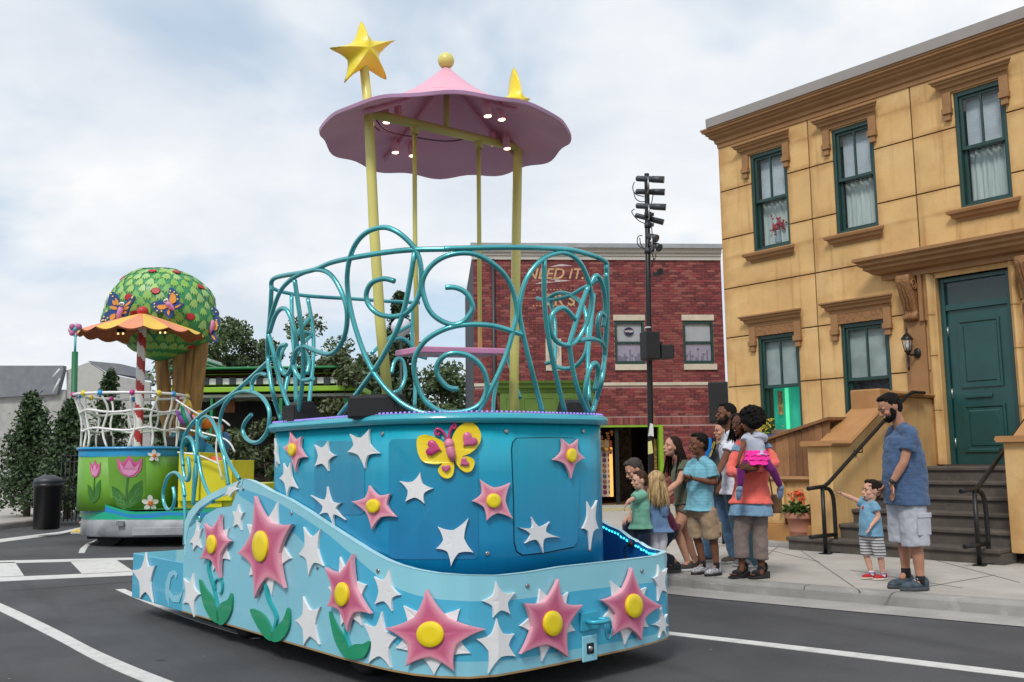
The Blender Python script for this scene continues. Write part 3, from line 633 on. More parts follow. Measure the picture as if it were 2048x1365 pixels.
# ================================================================== brick shop building across the street
ba_=math.radians(4.5); BE=V(math.cos(ba_),math.sin(ba_),0); BM=V(math.sin(ba_),-math.cos(ba_),0); _b=onz(1230,1009,.15)
BN=BM.copy()
def bpx(px,py):
    r=onp(px,py,_b,BN)-V(_b.x,_b.y,0); return r.dot(BE),r.z
BO=V(_b.x,_b.y,0)
def BP(s,z,o=0): return BO+BE*s+BM*o+V(0,0,z)
SL=bpx(948,700)[0]; SR=bpx(1446,640)[0]; ZT=bpx(1300,521)[1]; ZC=bpx(1300,491)[1]
BC=[c(120,54,54),c(132,66,63),c(108,49,50),c(142,82,75),c(106,44,48),c(134,56,60),c(96,43,47)]
brm=mat('red_brick',(.3,.05,.05),.85,objrand=BC,var=.08,vs=6,bump=.4,bs=60); brs=mat('red_brick_far',(.3,.05,.05),.85,attr='col',var=.08,vs=6,bump=.4,bs=60)
mort=mat('mortar',(.42,.29,.27),.9,var=.15)
cream=mat('cream_stone',(.55,.49,.40),.8,var=.1,vs=4,dirt=.3,dirtcol=(.3,.26,.2))
crn=mat('painted_cornice',(.48,.46,.42),.6,var=.06)
gshop=mat('green_shopfront',(.09,.17,.022),.55,var=.15,vs=3,dirt=.3,dirtcol=(.05,.11,.02))
bs0=thing('brick_shop','two-storey red brick shop with pale cornice and dark green sash windows across the street','shop',BP(0,0,0))
wl=bpx(1228,640); wl2=bpx(1290,730); WZ0,WZ1=bpx(1258,729)[1],bpx(1258,642)[1]
wr=bpx(1365,640)[0],bpx(1425.5,640)[0]; wl=(bpx(1229.5,680)[0],bpx(1289,680)[0])
OPB=[(wl[0],wl[1],WZ0,WZ1),(wr[0],wr[1],WZ0,WZ1)]
DX0,DX1=bpx(1120,900)[0],bpx(1327,900)[0]; DZ=bpx(1250,851)[1]
OPB.append((DX0,DX1,0,DZ))
ZB0,ZB1=bpx(1330,771)[1],bpx(1330,765)[1]; ZS0,ZS1=bpx(1330,849)[1],bpx(1330,834)[1]
holes=OPB+[(SL,SR,ZB0,ZB1),(SL,SR,ZS0,ZS1)]
core=B()
xs=sorted({SL+.02,SR-.02,OPB[0][0],OPB[0][1],OPB[1][0],OPB[1][1],DX0,DX1}); zs_=sorted({.0,DZ,WZ0,WZ1,ZT+.3})
for i in range(len(xs)-1):
    for j in range(len(zs_)-1):
        cx,cz=(xs[i]+xs[i+1])/2,(zs_[j]+zs_[j+1])/2
        if any(a<cx<b_ and d<cz<e_ for a,b_,d,e_ in OPB): continue
        core.box(BP(xs[i],zs_[j],-.2),BE*(xs[i+1]-xs[i]),V(0,0,zs_[j+1]-zs_[j]),BM*.185)
obj('wall',core,mort,bs0)
LB,HB,GP=.203,.0585,.0115
bricks=[]; row=0; z=.14
while z<ZT-.01:
    s=SL+ (0 if row%2==0 else LB/2+GP/2)
    if row%2: bricks.append((SL,z,LB/2-GP/2))
    while s<SR-.02: bricks.append((s,z,min(LB,SR-s))); s+=LB+GP
    z+=HB+GP; row+=1
final=[]
for s,z,l_ in bricks:
    segs=[(s,s+l_)]
    for a,b_,d,e_ in holes:
        if z+HB>d and z<e_:
            ns=[]
            for p,q in segs:
                if q<=a or p>=b_: ns.append((p,q)); continue
                if p<a: ns.append((p,a-.004))
                if q>b_: ns.append((b_+.004,q))
            segs=ns
    for p,q in segs:
        if q-p>.025: final.append((p,z,q-p))
# the largest 290 in view (between the windows, at eye-catching height) are objects; the rest one mesh
cen=bpx(1330,690); vis=[(abs(p-cen[0])*.9+abs(z-cen[1]),p,z,l_) for p,z,l_ in final if l_>LB-.01]; vis.sort(); near=set((p,z) for _,p,z,l_ in vis[:290])
bm_=B().box((0,0,0),BE*LB,V(0,0,HB),BM*.018).mesh('brick'); fixn(bm_); bm_.materials.append(brm)
rest=B()
for p,z,l_ in final:
    if (p,z) in near and l_>LB-.01:
        o=bpy.data.objects.new('brick',bm_); COL.objects.link(o); o.parent=bs0; o.matrix_parent_inverse=Matrix.Translation(-bs0.location); o.location=BP(p,z,-.018+rnd.uniform(0,.004))
    else: rest.box(BP(p,z,-.018+rnd.uniform(0,.004)),BE*l_,V(0,0,HB),BM*.018,col=rnd.choice(BC))
s=SL
while s<SR-.06:
    rest.box(BP(s,ZS0+.004,-.014),BE*.058,V(0,0,ZS1-ZS0-.012),BM*.018,col=rnd.choice(BC[:4])); s+=.0695
o=obj('bricks',rest,brs,bs0,fix=False); o['kind']='stuff'
obj('stone_band',B().box(BP(SL,ZB0,-.05),BE*(SR-SL),V(0,0,ZB1-ZB0),BM*.075),cream,bs0,bevel=.005)
def bmould(s0,s1,prof,name,m,parent):
    p=[(0,prof[0][1])]+list(prof)+[(0,prof[-1][1])]
    return obj(name,B().rings([[BP(s,z,o-.02) for o,z in p] for s in (s0,s1)],True,True,smooth=False),m,parent)
bmould(SL-.05,SR+.0,[(.06,ZT),(.06,ZT+.10),(.09,ZT+.11),(.09,ZT+.17),(.15,ZT+.20),(.15,ZT+.26),(.17,ZT+.27),(.20,ZT+.30),(.20,ZC-.12)],'cornice',crn,bs0)
bmould(SL-.08,SR+.03,[(.24,ZC-.12),(.24,ZC+.0)],'cornice_cap',mat('cap_metal',(.30,.32,.34),.5),bs0)
for s_ in (SR-.02,SL): obj('side_brick_wall',B().box(BP(s_,0,-.02),BE*.02,V(0,0,ZT+.3),BM*-8),mat('dark_side_brick',(.06,.065,.08),.85,var=.4,vs=12),bs0)
obj('roof',B().box(BP(SL,ZT+.2,-.1),BE*(SR-SL),V(0,0,.08),BM*-8),zinc,bs0)
obj('back_room',B().box(BP(SL+.1,ZB1,-1.2),BE*(SR-SL-.2),V(0,0,3),BM*-.1),dark,bs0)
sky_sh=mat('roller_shade',(.52,.54,.58),.8,var=.05); lav=mat('printed_shade',(.42,.39,.50),.8,var=.08)
ink=mat('lavender_print',(.24,.22,.32),.8)
for i,(a,b_) in enumerate(((OPB[0][0],OPB[0][1]),(OPB[1][0],OPB[1][1]))):
    z0,z1=WZ0,WZ1
    f=obj('window',B().box(BP(a,z0,-.01),BE*.06,V(0,0,z1-z0),BM*-.1).box(BP(b_-.06,z0,-.01),BE*.06,V(0,0,z1-z0),BM*-.1).box(BP(a+.06,z1-.07,-.01),BE*(b_-a-.12),V(0,0,.07),BM*-.1).box(BP(a+.06,z0,-.01),BE*(b_-a-.12),V(0,0,.09),BM*-.1).box(BP(a+.06,(z0+z1)/2-.03,-.03),BE*(b_-a-.12),V(0,0,.06),BM*-.06),greenf,bs0)
    for za,zb in ((z0+.09,(z0+z1)/2-.03),((z0+z1)/2+.03,z1-.07)): obj('pane',B().box(BP(a+.065,za,-.05),BE*(b_-a-.13),V(0,0,zb-za),BM*-.006),glass,f)
    obj('shade',B().box(BP(a+.07,z0+.09,-.08),BE*(b_-a-.14),V(0,0,z1-z0-.15),BM*-.006),sky_sh,f)
    obj('printed_shade',B().box(BP(a+.07,z0+.09,-.072),BE*(b_-a-.14),V(0,0,(z1-z0)/2-.12),BM*-.005),lav,f)
    bb=B(); r3=random.Random(i+3)
    for k in range(8):                     # skyline print on the shade
        x=a+.10+(b_-a-.22)*k/8; h=r3.uniform(.08,.34); wdt=r3.choice((.015,.05,.07))
        bb.box(BP(x,z0+.10,-.070),BE*wdt,V(0,0,h),BM*.0015)
        if wdt<.02: bb.rings([[BP(x+wdt/2+.045*math.cos(t),z0+.10+h+.035*math.sin(t),-.070+o) for t in np.linspace(0,2*PI,10)[:-1]] for o in (0,.0015)],True,True)
    o=obj('skyline_print',bb,ink,f); o['kind']='stuff'
    obj('lintel',B().box(BP(a-.03,z1+.005,-.05),BE*(b_-a+.06),V(0,0,.16),BM*.075),cream,bs0,bevel=.005)
    obj('sill',B().box(BP(a-.01,z0-.165,-.05),BE*(b_-a+.07),V(0,0,.16),BM*.10),cream,bs0,bevel=.005)
    if i==0:
        cs=bpx(1258,663); q=obj('round_sticker',B().rings([[BP(cs[0]+.135*math.cos(t),cs[1]+.115*math.sin(t),-.040+o) for t in np.linspace(0,2*PI,25)[:-1]] for o in (0,.003)],True,True,smooth=False),mat('navy_sticker',(.012,.014,.05),.5),f)
        me=text_mesh('WASA',.085,BP(cs[0],cs[1],-.034),BE,(0,0,1),spacing=.95); obj('lettering',me,mat('white_letter',(.75,.75,.78),.6),f)
        obj('orbit_mark',B().tube([BP(cs[0]+.11*math.cos(t),cs[1]-.01+.055*math.sin(t)+.03*math.cos(t),-.035) for t in np.linspace(.3,3.6,14)],.004,5),mat('red_mark',(.55,.08,.05),.6),f)
# painted wall lettering behind the railing
gold=mat('faded_gold_letter',(.50,.32,.17),.7,var=.3,vs=12); wht=mat('faded_white_stroke',(.5,.42,.42),.8,var=.3,vs=12)
def wtext(body,pxs,pys,size,m,**k):
    s,z=bpx(pxs,pys); obj('wall_lettering',text_mesh(body,size,BP(s,z,.002),BE,(0,0,1),depth=.004,**k),m,bs0)
wtext('NEED IT...',1116,549,.42,gold,shear=.25)
wtext("ER'S",1120,601,.46,gold,spacing=1.05)
b=B()
for k in range(13):
    for yy in (581,613):
        s,z=bpx(1066+k*6.8,yy); b.box(BP(s,z,-.001),BE*.035,V(0,0,.03),BM*.004)
o=obj('painted_dots',b,gold,bs0); o['kind']='stuff'
for x0,y0,x1,y1 in ((1098,534,1146,532),(1066,569,1142,562)):
    a=bpx(x0,y0); b_=bpx(x1,y1); obj('paint_stroke',B().prism([BP(a[0],a[1],.0),BP(b_[0],b_[1],.0),BP((a[0]+b_[0])/2,b_[1]+.05,0)],BM*.003),wht,bs0)
a=bpx(1092,742);b_=bpx(1122,678)
obj('poster_board',B().box(BP(a[0],a[1],-.02),BE*(b_[0]-a[0]),V(0,0,b_[1]-a[1]),BM*.05),cream,bs0,bevel=.004)
obj('poster_face',B().box(BP(a[0]+.06,a[1]+.08,.03),BE*(b_[0]-a[0]-.12),V(0,0,b_[1]-a[1]-.15),BM*.006),mat('poster_face',(.55,.42,.32),.7,var=.5,vs=5),bs0)
dp=bpx(988,740)[0]; obj('drainpipe',B().cyl(BP(dp,.2,.06),BP(dp,ZT,.06),.05,seg=10),mat('dark_pipe',(.04,.04,.045),.5),bs0)
# green shop front (projects from the wall)
g0,g1=bpx(999,800)[0],bpx(1186,800)[0]; gz=bpx(1090,764)[1]
sf=obj('shopfront',B().box(BP(g0,gz-1.15,0),BE*(g1-g0),V(0,0,.85),BM*.18),gshop,bs0)
bmould(g0-.05,g1+.05,[(.22,gz-.30),(.24,gz-.22),(.32,gz-.18),(.34,gz-.10),(.40,gz-.06),(.42,gz)],'shopfront_cornice',gshop,bs0)
for k in range(5):
    s=g0+.12+(g1-g0-.12)/5*k; R=[]
    for ins,o in ((0,.18),(0,.20),(.04,.20),(.06,.185)): R.append([BP(s+ins,gz-1.0+ins,o),BP(s+.42-ins,gz-1.0+ins,o),BP(s+.42-ins,gz-.42-ins,o),BP(s+ins,gz-.42-ins,o)])
    obj('shopfront_panel',B().rings(R,True,True,smooth=False),gshop,bs0)
for s in np.linspace(g0,g1-.16,4): obj('shopfront_post',B().box(BP(s,.13,.0),BE*.16,V(0,0,gz-1.28),BM*.2),gshop,bs0,bevel=.01)
for i in range(3):
    s0=np.linspace(g0,g1-.16,4)[i]+.16; s1=np.linspace(g0,g1-.16,4)[i+1]
    obj('shop_pane',B().box(BP(s0,.75,.08),BE*(s1-s0),V(0,0,gz-1.9),BM*-.01),glassd,bs0); obj('stall_riser',B().box(BP(s0,.13,.02),BE*(s1-s0),V(0,0,.6),BM*.12),gshop,bs0)
# open doorway with lit display
mats_d=mat('shop_floor',(.16,.08,.04),.35,var=.2)
lime=mat('lime_frame',(.22,.40,.02),.5,var=.15)
obj('door_frame',B().box(BP(DX0,DZ-.05,-.0),BE*(DX1-DX0),V(0,0,.05),BM*-.2).box(BP(DX1-.11,.13,-.0),BE*.11,V(0,0,DZ-.18),BM*-.2),lime,bs0)
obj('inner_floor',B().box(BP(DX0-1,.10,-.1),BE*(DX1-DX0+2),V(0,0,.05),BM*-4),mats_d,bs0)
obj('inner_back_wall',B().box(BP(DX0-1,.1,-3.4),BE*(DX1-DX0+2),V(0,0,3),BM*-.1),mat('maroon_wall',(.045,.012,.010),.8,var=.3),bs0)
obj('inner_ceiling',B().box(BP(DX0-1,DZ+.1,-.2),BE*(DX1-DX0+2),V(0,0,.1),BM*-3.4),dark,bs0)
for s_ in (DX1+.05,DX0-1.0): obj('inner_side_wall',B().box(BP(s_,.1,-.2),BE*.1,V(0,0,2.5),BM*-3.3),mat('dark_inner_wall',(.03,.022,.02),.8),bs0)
sx=bpx(1283,900)[0]; obj('stone_pier',B().box(BP(sx-.28,.13,-2.4),BE*.5,V(0,0,2.3),BM*-.4),mat('rubble_stone',(.10,.07,.045),.9,var=.8,vs=9,bump=1,bs=8),bs0)
dl=bpx(1232,900)[0]; obj('door_leaf_frame',B().box(BP(dl,.13,-.10),BE*.10,V(0,0,DZ-.2),BM*-.06),dark,bs0)
rk=thing('display_rack','lit display board of round badges standing inside the shop doorway','display',BP(bpx(1215,1000)[0],.15,-.6))
r0,r1=bpx(1196,900)[0],bpx(1231,900)[0]
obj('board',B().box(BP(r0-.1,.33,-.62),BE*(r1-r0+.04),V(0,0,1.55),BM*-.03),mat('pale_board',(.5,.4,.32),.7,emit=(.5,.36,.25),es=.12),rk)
obj('lit_edge',B().box(BP(r1-.07,.33,-.60),BE*.09,V(0,0,1.35),BM*.02),mat('lamp_orange',(.9,.4,.12),.5,emit=(1,.42,.10),es=.8),rk)
BCOL=[(.35,.03,.03),(.03,.05,.25),(.05,.2,.05),(.3,.2,.02),(.25,.03,.15),(.02,.02,.02)]
bdm=mat('badge',(.5,.1,.1),.5,objrand=BCOL,var=.3,vs=20)
me=B().lathe((0,0,0),[(.055,0),(.055,.012),(.04,.02)],12).mesh('badge'); me.transform(Matrix.Rotation(PI/2,4,'X')); fixn(me); me.materials.append(bdm)
for r in range(9):
    for q in range(4):
        o=bpy.data.objects.new('badge',me); COL.objects.link(o); o.parent=rk; o.matrix_parent_inverse=Matrix.Translation(-rk.location); o.location=BP(r0-.04+q*.155,.46+r*.145,-.605)
        o.rotation_euler=(0,0,ba_)
b=B()
for k in range(46):
    p=BP(rnd.uniform(r0-.1,r1+.02),rnd.uniform(1.52,2.12),-.62+rnd.uniform(0,.12)); b.ell(p,rnd.uniform(.03,.06),.04,rnd.uniform(.03,.07),u=7,v=5,col=rnd.choice([(.5,.2,.04),(.35,.03,.02),(.03,.03,.05),(.5,.35,.06),(.1,.04,.02),(.03,.1,.12)]))
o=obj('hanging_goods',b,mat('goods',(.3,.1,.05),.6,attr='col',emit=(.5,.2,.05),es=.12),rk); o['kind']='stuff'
rk2=obj('narrow_display',B().box(BP(bpx(1309,900)[0],.5,-.35),BE*.14,V(0,0,1.4),BM*-.05),mat('yellow_brown_goods',(.2,.12,.02),.6,var=.9,vs=14),bs0)
# ================================================================== lighting mast
Ypole=15.
def PP(px,py,Y=Ypole): return aty(px,py,Y)
pb_=PP(1303,1000); pb_=V(pb_.x,pb_.y,.13); ptop=PP(1293.4,348)
mast=thing('light_mast','tall black pole with stage spotlights and loudspeakers in front of the brick shop','light pole',pb_)
obj('pole',B().tube([pb_,PP(1301,844),PP(1297,600),ptop],[.05,.047,.044,.04],14),blk,mast)
obj('base_flange',B().lathe(pb_,[(.14,0),(.14,.03),(.07,.05),(.06,.3),(.05,.32)],16),blk,mast)
gm=mat('lamp_housing_grey',(.055,.06,.07),.45,metal=.3,var=.1)
def lampbody(p0,p1,r,dy=0):
    a=PP(*p0)+V(0,-.12+dy,0); b_=PP(*p1)+V(0,-.25+dy,0); d=(b_-a)
    o=obj('spotlight',B().tube([a-d*.03,a,a+d*.04,a+d*.55,a+d*.56,b_,b_+d*.001],[r*.5,r*.82,r*.9,r*.95,r*1.05,r*1.1,r*.9],16),gm,mast)
    obj('lens',B().tube([b_+d*.001,b_+d*.004],r*.88,14),mat('lens',(.03,.05,.07),.1,spec=1),o)
    m_=a+d*.4; obj('yoke',B().cyl(m_+V(0,-r-.01,0),m_+V(0,-r-.01,-.2),.014,seg=6).cyl(m_+V(0,-r-.01,-.2),m_+V(0,.10,-.22),.012,seg=6),hm,o)
k=1/5.6875
Z6=lambda x,y:(1180+x*k,300+y*k)
lampbody(Z6(520,352),Z6(815,392),.052); lampbody(Z6(540,450),Z6(850,482),.05,.25); lampbody(Z6(520,660),Z6(835,700),.05); lampbody(Z6(535,722),Z6(835,825),.045,.25)
lampbody(Z6(640,1000),Z6(735,1050),.055); lampbody(Z6(690,1080),Z6(770,1150),.06,.05)
for pts in ([(500,380),(480,450),(520,520),(610,545)],[(490,480),(510,560),(560,600),(615,602)],[(500,685),(470,720),(540,810),(615,848)],[(720,470),(700,590),(690,640)],[(590,985),(540,1000),(540,1090),(620,1140)],[(560,1010),(570,1080),(600,1120)],[(685,830),(700,960),(690,1000)],[(700,1190),(715,1260),(690,1340)]):
    obj('cable',B().tube(smooth_pts([PP(*Z6(*q))+V(0,-.06,0) for q in pts],5),.008,5),blk,mast)
for py in (740,1150,858): p=PP(1296+(py-740)*0,300+py*k); obj('clamp',B().lathe(p-V(0,0,.04),[(.06,0),(.06,.08)],12).cbox(p+V(.06,-.02,0),.06,.05,.05),gm,mast)
p0=PP(1300,553); obj('camera_bracket',B().cbox(p0+V(.09,-.05,.02),.10,.08,.05).cbox(p0+V(.15,-.07,.06),.05,.10,.09,rz=.4),blk,mast)
spk=mat('speaker_black',(.012,.012,.014),.6,bump=.3,bs=200)
def speaker(name,label,cat,c0,w_,d_,h_,rz,parent=None,tilt=0,group=None,grille=True):
    t=parent or thing(name,label,cat,V(c0.x,c0.y,c0.z-h_/2),group)
    R=Matrix.Rotation(rz,3,'Z')@Matrix.Rotation(tilt,3,'X'); X,Y,Z=R@V(1,0,0),R@V(0,1,0),R@V(0,0,1)
    cab=obj('cabinet',B().rings([[c0+X*(sx_*w_/2)+Y*(sy_*d_/2)+Z*zz_ for sx_,sy_ in ((-1,-1),(1,-1),(.72,1),(-.72,1))] for zz_ in (-h_/2,h_/2)],True,True,smooth=False),spk,t,bevel=.012)
    if grille:
        obj('grille',B().box(c0-X*w_*.45-Y*(d_/2+.012)-Z*h_*.46,X*w_*.9,Z*h_*.92,Y*.013),mat('grille_cloth',(.02,.02,.022),.8,bump=1,bs=300),cab if parent is None else t)
    obj('handle',B().box(c0+X*w_*.40+Z*h_*.08+Y*d_*.0,X*w_*.10,Y*.06,Z*.03).box(c0+X*w_*.40+Z*h_*.16,X*w_*.10,Y*.06,Z*.03),dark,cab)
    return t
sp0=PP(1294,696)+V(0,-.22,0); speaker('','','',sp0,.26,.24,.44,.45,parent=mast)
sp1=PP(1328,706)+V(.0,-.1,0); speaker('','','',sp1,.22,.2,.215,1.9,parent=mast)
obj('bracket',B().cbox(PP(1313,700)+V(0,-.08,0),.16,.05,.24).cbox(PP(1303,672)+V(0,-.05,0),.1,.1,.05),blk,mast)
def paper(pts,m,label_name):
    P=[PP(*q)+V(0,-.055-.01*(i%3),0) for i,q in enumerate(pts)]; obj(label_name,B().prism(P,V(0,-.002,0)),m,mast)
paper([(1299,847),(1305,849),(1306,874),(1301,872),(1295,873)],mat('white_paper',(.55,.56,.55),.8,var=.1),'taped_sheet')
paper([(1295,884),(1302,882),(1305,906),(1301,909),(1295,909)],mat('yellow_paper',(.55,.5,.2),.8,var=.1),'taped_sheet')
obj('tape_wrap',B().lathe(PP(1296.5,656)-V(0,0,.01),[(.052,0),(.052,.022)],14),mat('tape',(.6,.6,.6),.5),mast)
# loudspeaker on a stand by the corner of the house
q=aty(1436,806,13.6); sp=thing('loudspeaker','tall black loudspeaker on a stand behind the man in the white polo','speaker',V(q.x,q.y,.13))
speaker('','','',q,.28,.26,.585,-.15,parent=sp)
obj('stand_pole',B().cyl(V(q.x,q.y,.16),q-V(0,0,.28),.02,seg=8),blk,sp)
for a in (0,2.1,4.2): obj('stand_leg',B().cyl(V(q.x,q.y,.7),V(q.x+.35*math.cos(a),q.y+.35*math.sin(a),.14),.012,seg=6),blk,sp)
# ================================================================== trees and distant buildings
def leaves(pts,size,seed,cols,squash=1.,nrm_out=None):
    """many leaf-sized faces at the given points (numpy)"""
    r=np.random.default_rng(seed); n=len(pts); pts=np.array(pts); d=r.normal(size=(n,3)); d/=np.linalg.norm(d,axis=1)[:,None]; e=r.normal(size=(n,3)); e-=d*(d*e).sum(1)[:,None]; e/=np.linalg.norm(e,axis=1)[:,None]
    s=size*r.uniform(.6,1.4,size=(n,1)); a=pts-d*s; b_=pts+e*s*.5; c_=pts+d*s; f=pts-e*s*.5
    v=np.stack([a,b_,c_,f],1).reshape(-1,3); me=bpy.data.meshes.new('leaves'); me.vertices.add(len(v)); me.vertices.foreach_set('co',v.ravel().astype(np.float32)); me.loops.add(4*n); me.loops.foreach_set('vertex_index',np.arange(4*n)); me.polygons.add(n); me.polygons.foreach_set('loop_start',np.arange(0,4*n,4)); me.update(calc_edges=True)
    at=me.color_attributes.new('col','FLOAT_COLOR','CORNER'); cc=np.array(cols)[r.integers(0,len(cols),n)]; arr=np.ones((n,4,4),np.float32); arr[:,:,:3]=cc[:,None,:]*r.uniform(.75,1.25,size=(n,1,1)); at.data.foreach_set('color',arr.ravel()); return me
folm=mat('foliage',(.06,.1,.03),.6,attr='col',var=.2,vs=2,bump=0)
bark=mat('bark',(.11,.08,.055),.9,var=.3,vs=6,bump=.8,bs=14)
GREEN=[(.06,.095,.032),(.085,.13,.045),(.11,.155,.06),(.045,.075,.028)]
def tree(name,label,base,h,crown_r,seed,ncl=26,nl=170,leaf=.16,cols=GREEN,crown_lo=.30,group='trees behind the parade',tr=.18,ctr=None):
    r=np.random.default_rng(seed); t=thing(name,label,'tree',base,group); base=V(base)
    tk=B(); top=base+V(r.uniform(-.3,.3),r.uniform(-.3,.3),h*.8); tk.tube(smooth_pts([base,base+V(.05,.02,h*.25),base+V(-.06,.1,h*.5),top],5),list(np.linspace(tr,tr*.25,16)),9)
    P=[]
    for k in range(ncl):
        z=base.z+h*(crown_lo+(1-crown_lo)*r.beta(1.3,1.2)); f=(z-base.z-h*crown_lo)/(h*(1-crown_lo)); rad=crown_r*(math.sin(PI*min(.97,f*.85+.15))**.6)*r.uniform(.25,1)
        a=r.uniform(0,2*PI); cpt=V(base.x+rad*math.cos(a),base.y+rad*math.sin(a),z); cr_=crown_r*r.uniform(.20,.36)
        if k%2==0: tk.tube(smooth_pts([base+V(0,0,(z-base.z)*.55),(base+cpt)/2+V(0,0,(z-base.z)*.2),cpt],4),[tr*.35,.05,.04,.03,.025,.02,.018,.015,.01],6)
        g_=r.normal(size=(nl,3)); g_/=np.linalg.norm(g_,axis=1)[:,None]; g_*=(r.uniform(0,1,(nl,1))**.45)*cr_; g_[:,2]*=.75; P.append(g_+np.array(cpt))
    obj('trunk',tk,bark,t); o=obj('crown',leaves(np.concatenate(P),leaf,seed+1,cols),folm,t); return t
def gpt(px,Y,z=0): q=aty(px,900,Y); return V(q.x,q.y,z)
tree('broadleaf_tree','mid green leafy tree behind the green roofed pavilion, left of the railing scrolls',gpt(455,46),8.2,3.0,3,34,330,.11)
tree('broadleaf_tree','tall thin-leaved tree seen between the teal float rails at left',gpt(600,44),7.9,2.5,4,30,320,.10)
tree('willow_tree','drooping olive green tree seen through the middle of the railing',gpt(665,38),5.8,1.9,9,26,330,.10,cols=[(.08,.10,.04),(.10,.12,.05),(.06,.09,.03)],crown_lo=.1)
tree('broadleaf_tree','leafy tree beyond the checkered pavilion, behind the painted prop tree',gpt(385,50),7.2,3.2,12,30,330,.12)
tree('broadleaf_tree','low dark tree filling the gap left of the brick shop',gpt(880,42),5.6,2.2,14,26,320,.10)
tree('broadleaf_tree','darker tree between the willow and the pointed conifer',gpt(735,45),6.4,2.3,15,26,320,.10)
def conifer(label,base,h,r0,seed,leaf=.07,n=5200,group='conifers'):
    r=np.random.default_rng(seed); t=thing('conifer',label,'tree',base,group); base=V(base); obj('trunk',B().tube([base,base+V(0,0,h*.95)],[.09,.01],8),bark,t)
    P=[]
    nb=46
    for k in range(nb):
        f=(k+.5)/nb; z=h*(.08+.9*f); R_=r0*(1-f)**.8+.05; 
        for j in range(7):
            a=r.uniform(0,2*PI); L_=R_*r.uniform(.65,1.1); m=n//(nb*7); tt=r.uniform(.15,1,(m,1)); g_=np.concatenate([np.cos(a)*L_*tt,np.sin(a)*L_*tt,z+.12*L_*tt],1)+r.normal(size=(m,3))*.05*(1+R_); P.append(g_+np.array(base))
    obj('crown',leaves(np.concatenate(P),leaf,seed,[(.025,.05,.018),(.04,.075,.025),(.05,.09,.03)]),folm,t); return t
conifer('dark young conifer at the left edge beside the green post',gpt(140,22.5,.13),2.75,.95,1,.06,9000)
conifer('dark conifer at the far left behind the pavement',gpt(60,24,.13),3.1,1.1,2,.06,9000)
conifer('pointed dark conifer seen between the yellow canopy post and the swing rod',gpt(797,33),7.4,1.35,5,.09,11000)
conifer('bare-topped conifer behind the prop tree trunk, left of the pavilion',gpt(215,30),4.4,1.1,7,.08,4000)
# street lamp with pale globe cap near the conifer
lampt=thing('globe_lamp','street lamp with a pale domed head in front of the pointed conifer','street lamp',gpt(803,26))
q=aty(803,660,26); obj('post',B().cyl(gpt(803,26),V(q.x,q.y,q.z-.2),.05,seg=10),mat('dark_green_post',(.01,.03,.025),.5),lampt)
obj('globe',B().lathe(V(q.x,q.y,q.z-.2),[(.10,0),(.12,.05),(.26,.14),(.30,.26),(.27,.38),(.18,.48),(.06,.54)],18),mat('lamp_globe',(.6,.62,.68),.3),lampt)
# green and white pavilion
Yp=38.
pv=thing('green_pavilion','green roofed pavilion with brick band and black and white checkered fascia behind the floats','pavilion',gpt(430,Yp))
gr1=mat('bright_green_paint',(.01,.20,.06),.5,var=.08); lm1=mat('lime_paint',(.24,.46,.02),.5,var=.08); rb=mat('brick_band',(.22,.05,.035),.8,var=.5,vs=12); wh1=mat('white_paint',(.72,.74,.72),.5,var=.05); bk1=mat('black_panel',(.03,.035,.045),.4)
def pbox(name,x0,y0,x1,y1,m,out=0,dep=3.,Y=Yp,parent=pv):
    a=aty(x0,y1,Y-out); b_=aty(x1,y0,Y-out); return obj(name,B().box((a.x,a.y,min(a.z,b_.z)),(b_.x-a.x,0,0),(0,dep,0),(0,0,abs(b_.z-a.z))),m,parent,bevel=.02)
pbox('roof',330,731,710,740,gr1,.5,4); pbox('brick_course',340,740,706,746,rb); pbox('lime_trim',338,746,708,750,lm1,.15); pbox('brick_course',342,750,700,754,rb)
pbox('white_fascia',342,754,700,771,wh1,.05)
for k in range(13): pbox('check_panel',350+27*k,755,363+27*k,770,bk1,.12,.1)
pbox('lime_beam',338,771,720,786,lm1,.3,3); pbox('soffit',345,786,715,797,mat('pale_soffit',(.40,.44,.36),.6),.1,2)
for x in (421,560,690): pbox('green_column',x-5,797,x+5,960,gr1,.1,.3)
pbox('roof_monitor',350,716,414,731,wh1,-.5,2); pbox('monitor_band',345,722,416,727,gr1,-.4,2.2); pbox('back_screen',345,800,715,985,mat('dim_interior',(.015,.016,.013),.9,var=.6,vs=1.5),-2,.1)
pbox('sign_panel',448,800,470,826,mat('dim_orange',(.25,.09,.02),.6,var=.5,vs=4),-1,.1)
tree('shrub','dark shrub growing under the pavilion roof behind the float steps',gpt(440,36.5),2.6,1.7,31,16,260,.10,crown_lo=.02,group='shrubs behind the floats',tr=.05)
tree('shrub','olive shrub under the right half of the pavilion roof',gpt(530,36.5),2.9,1.9,32,16,260,.10,cols=[(.06,.08,.03),(.08,.10,.04)],crown_lo=.02,group='shrubs behind the floats',tr=.05)
tree('shrub','low green shrub below the willow behind the big float',gpt(640,34),2.2,1.8,33,16,260,.10,crown_lo=.02,group='shrubs behind the floats',tr=.05)
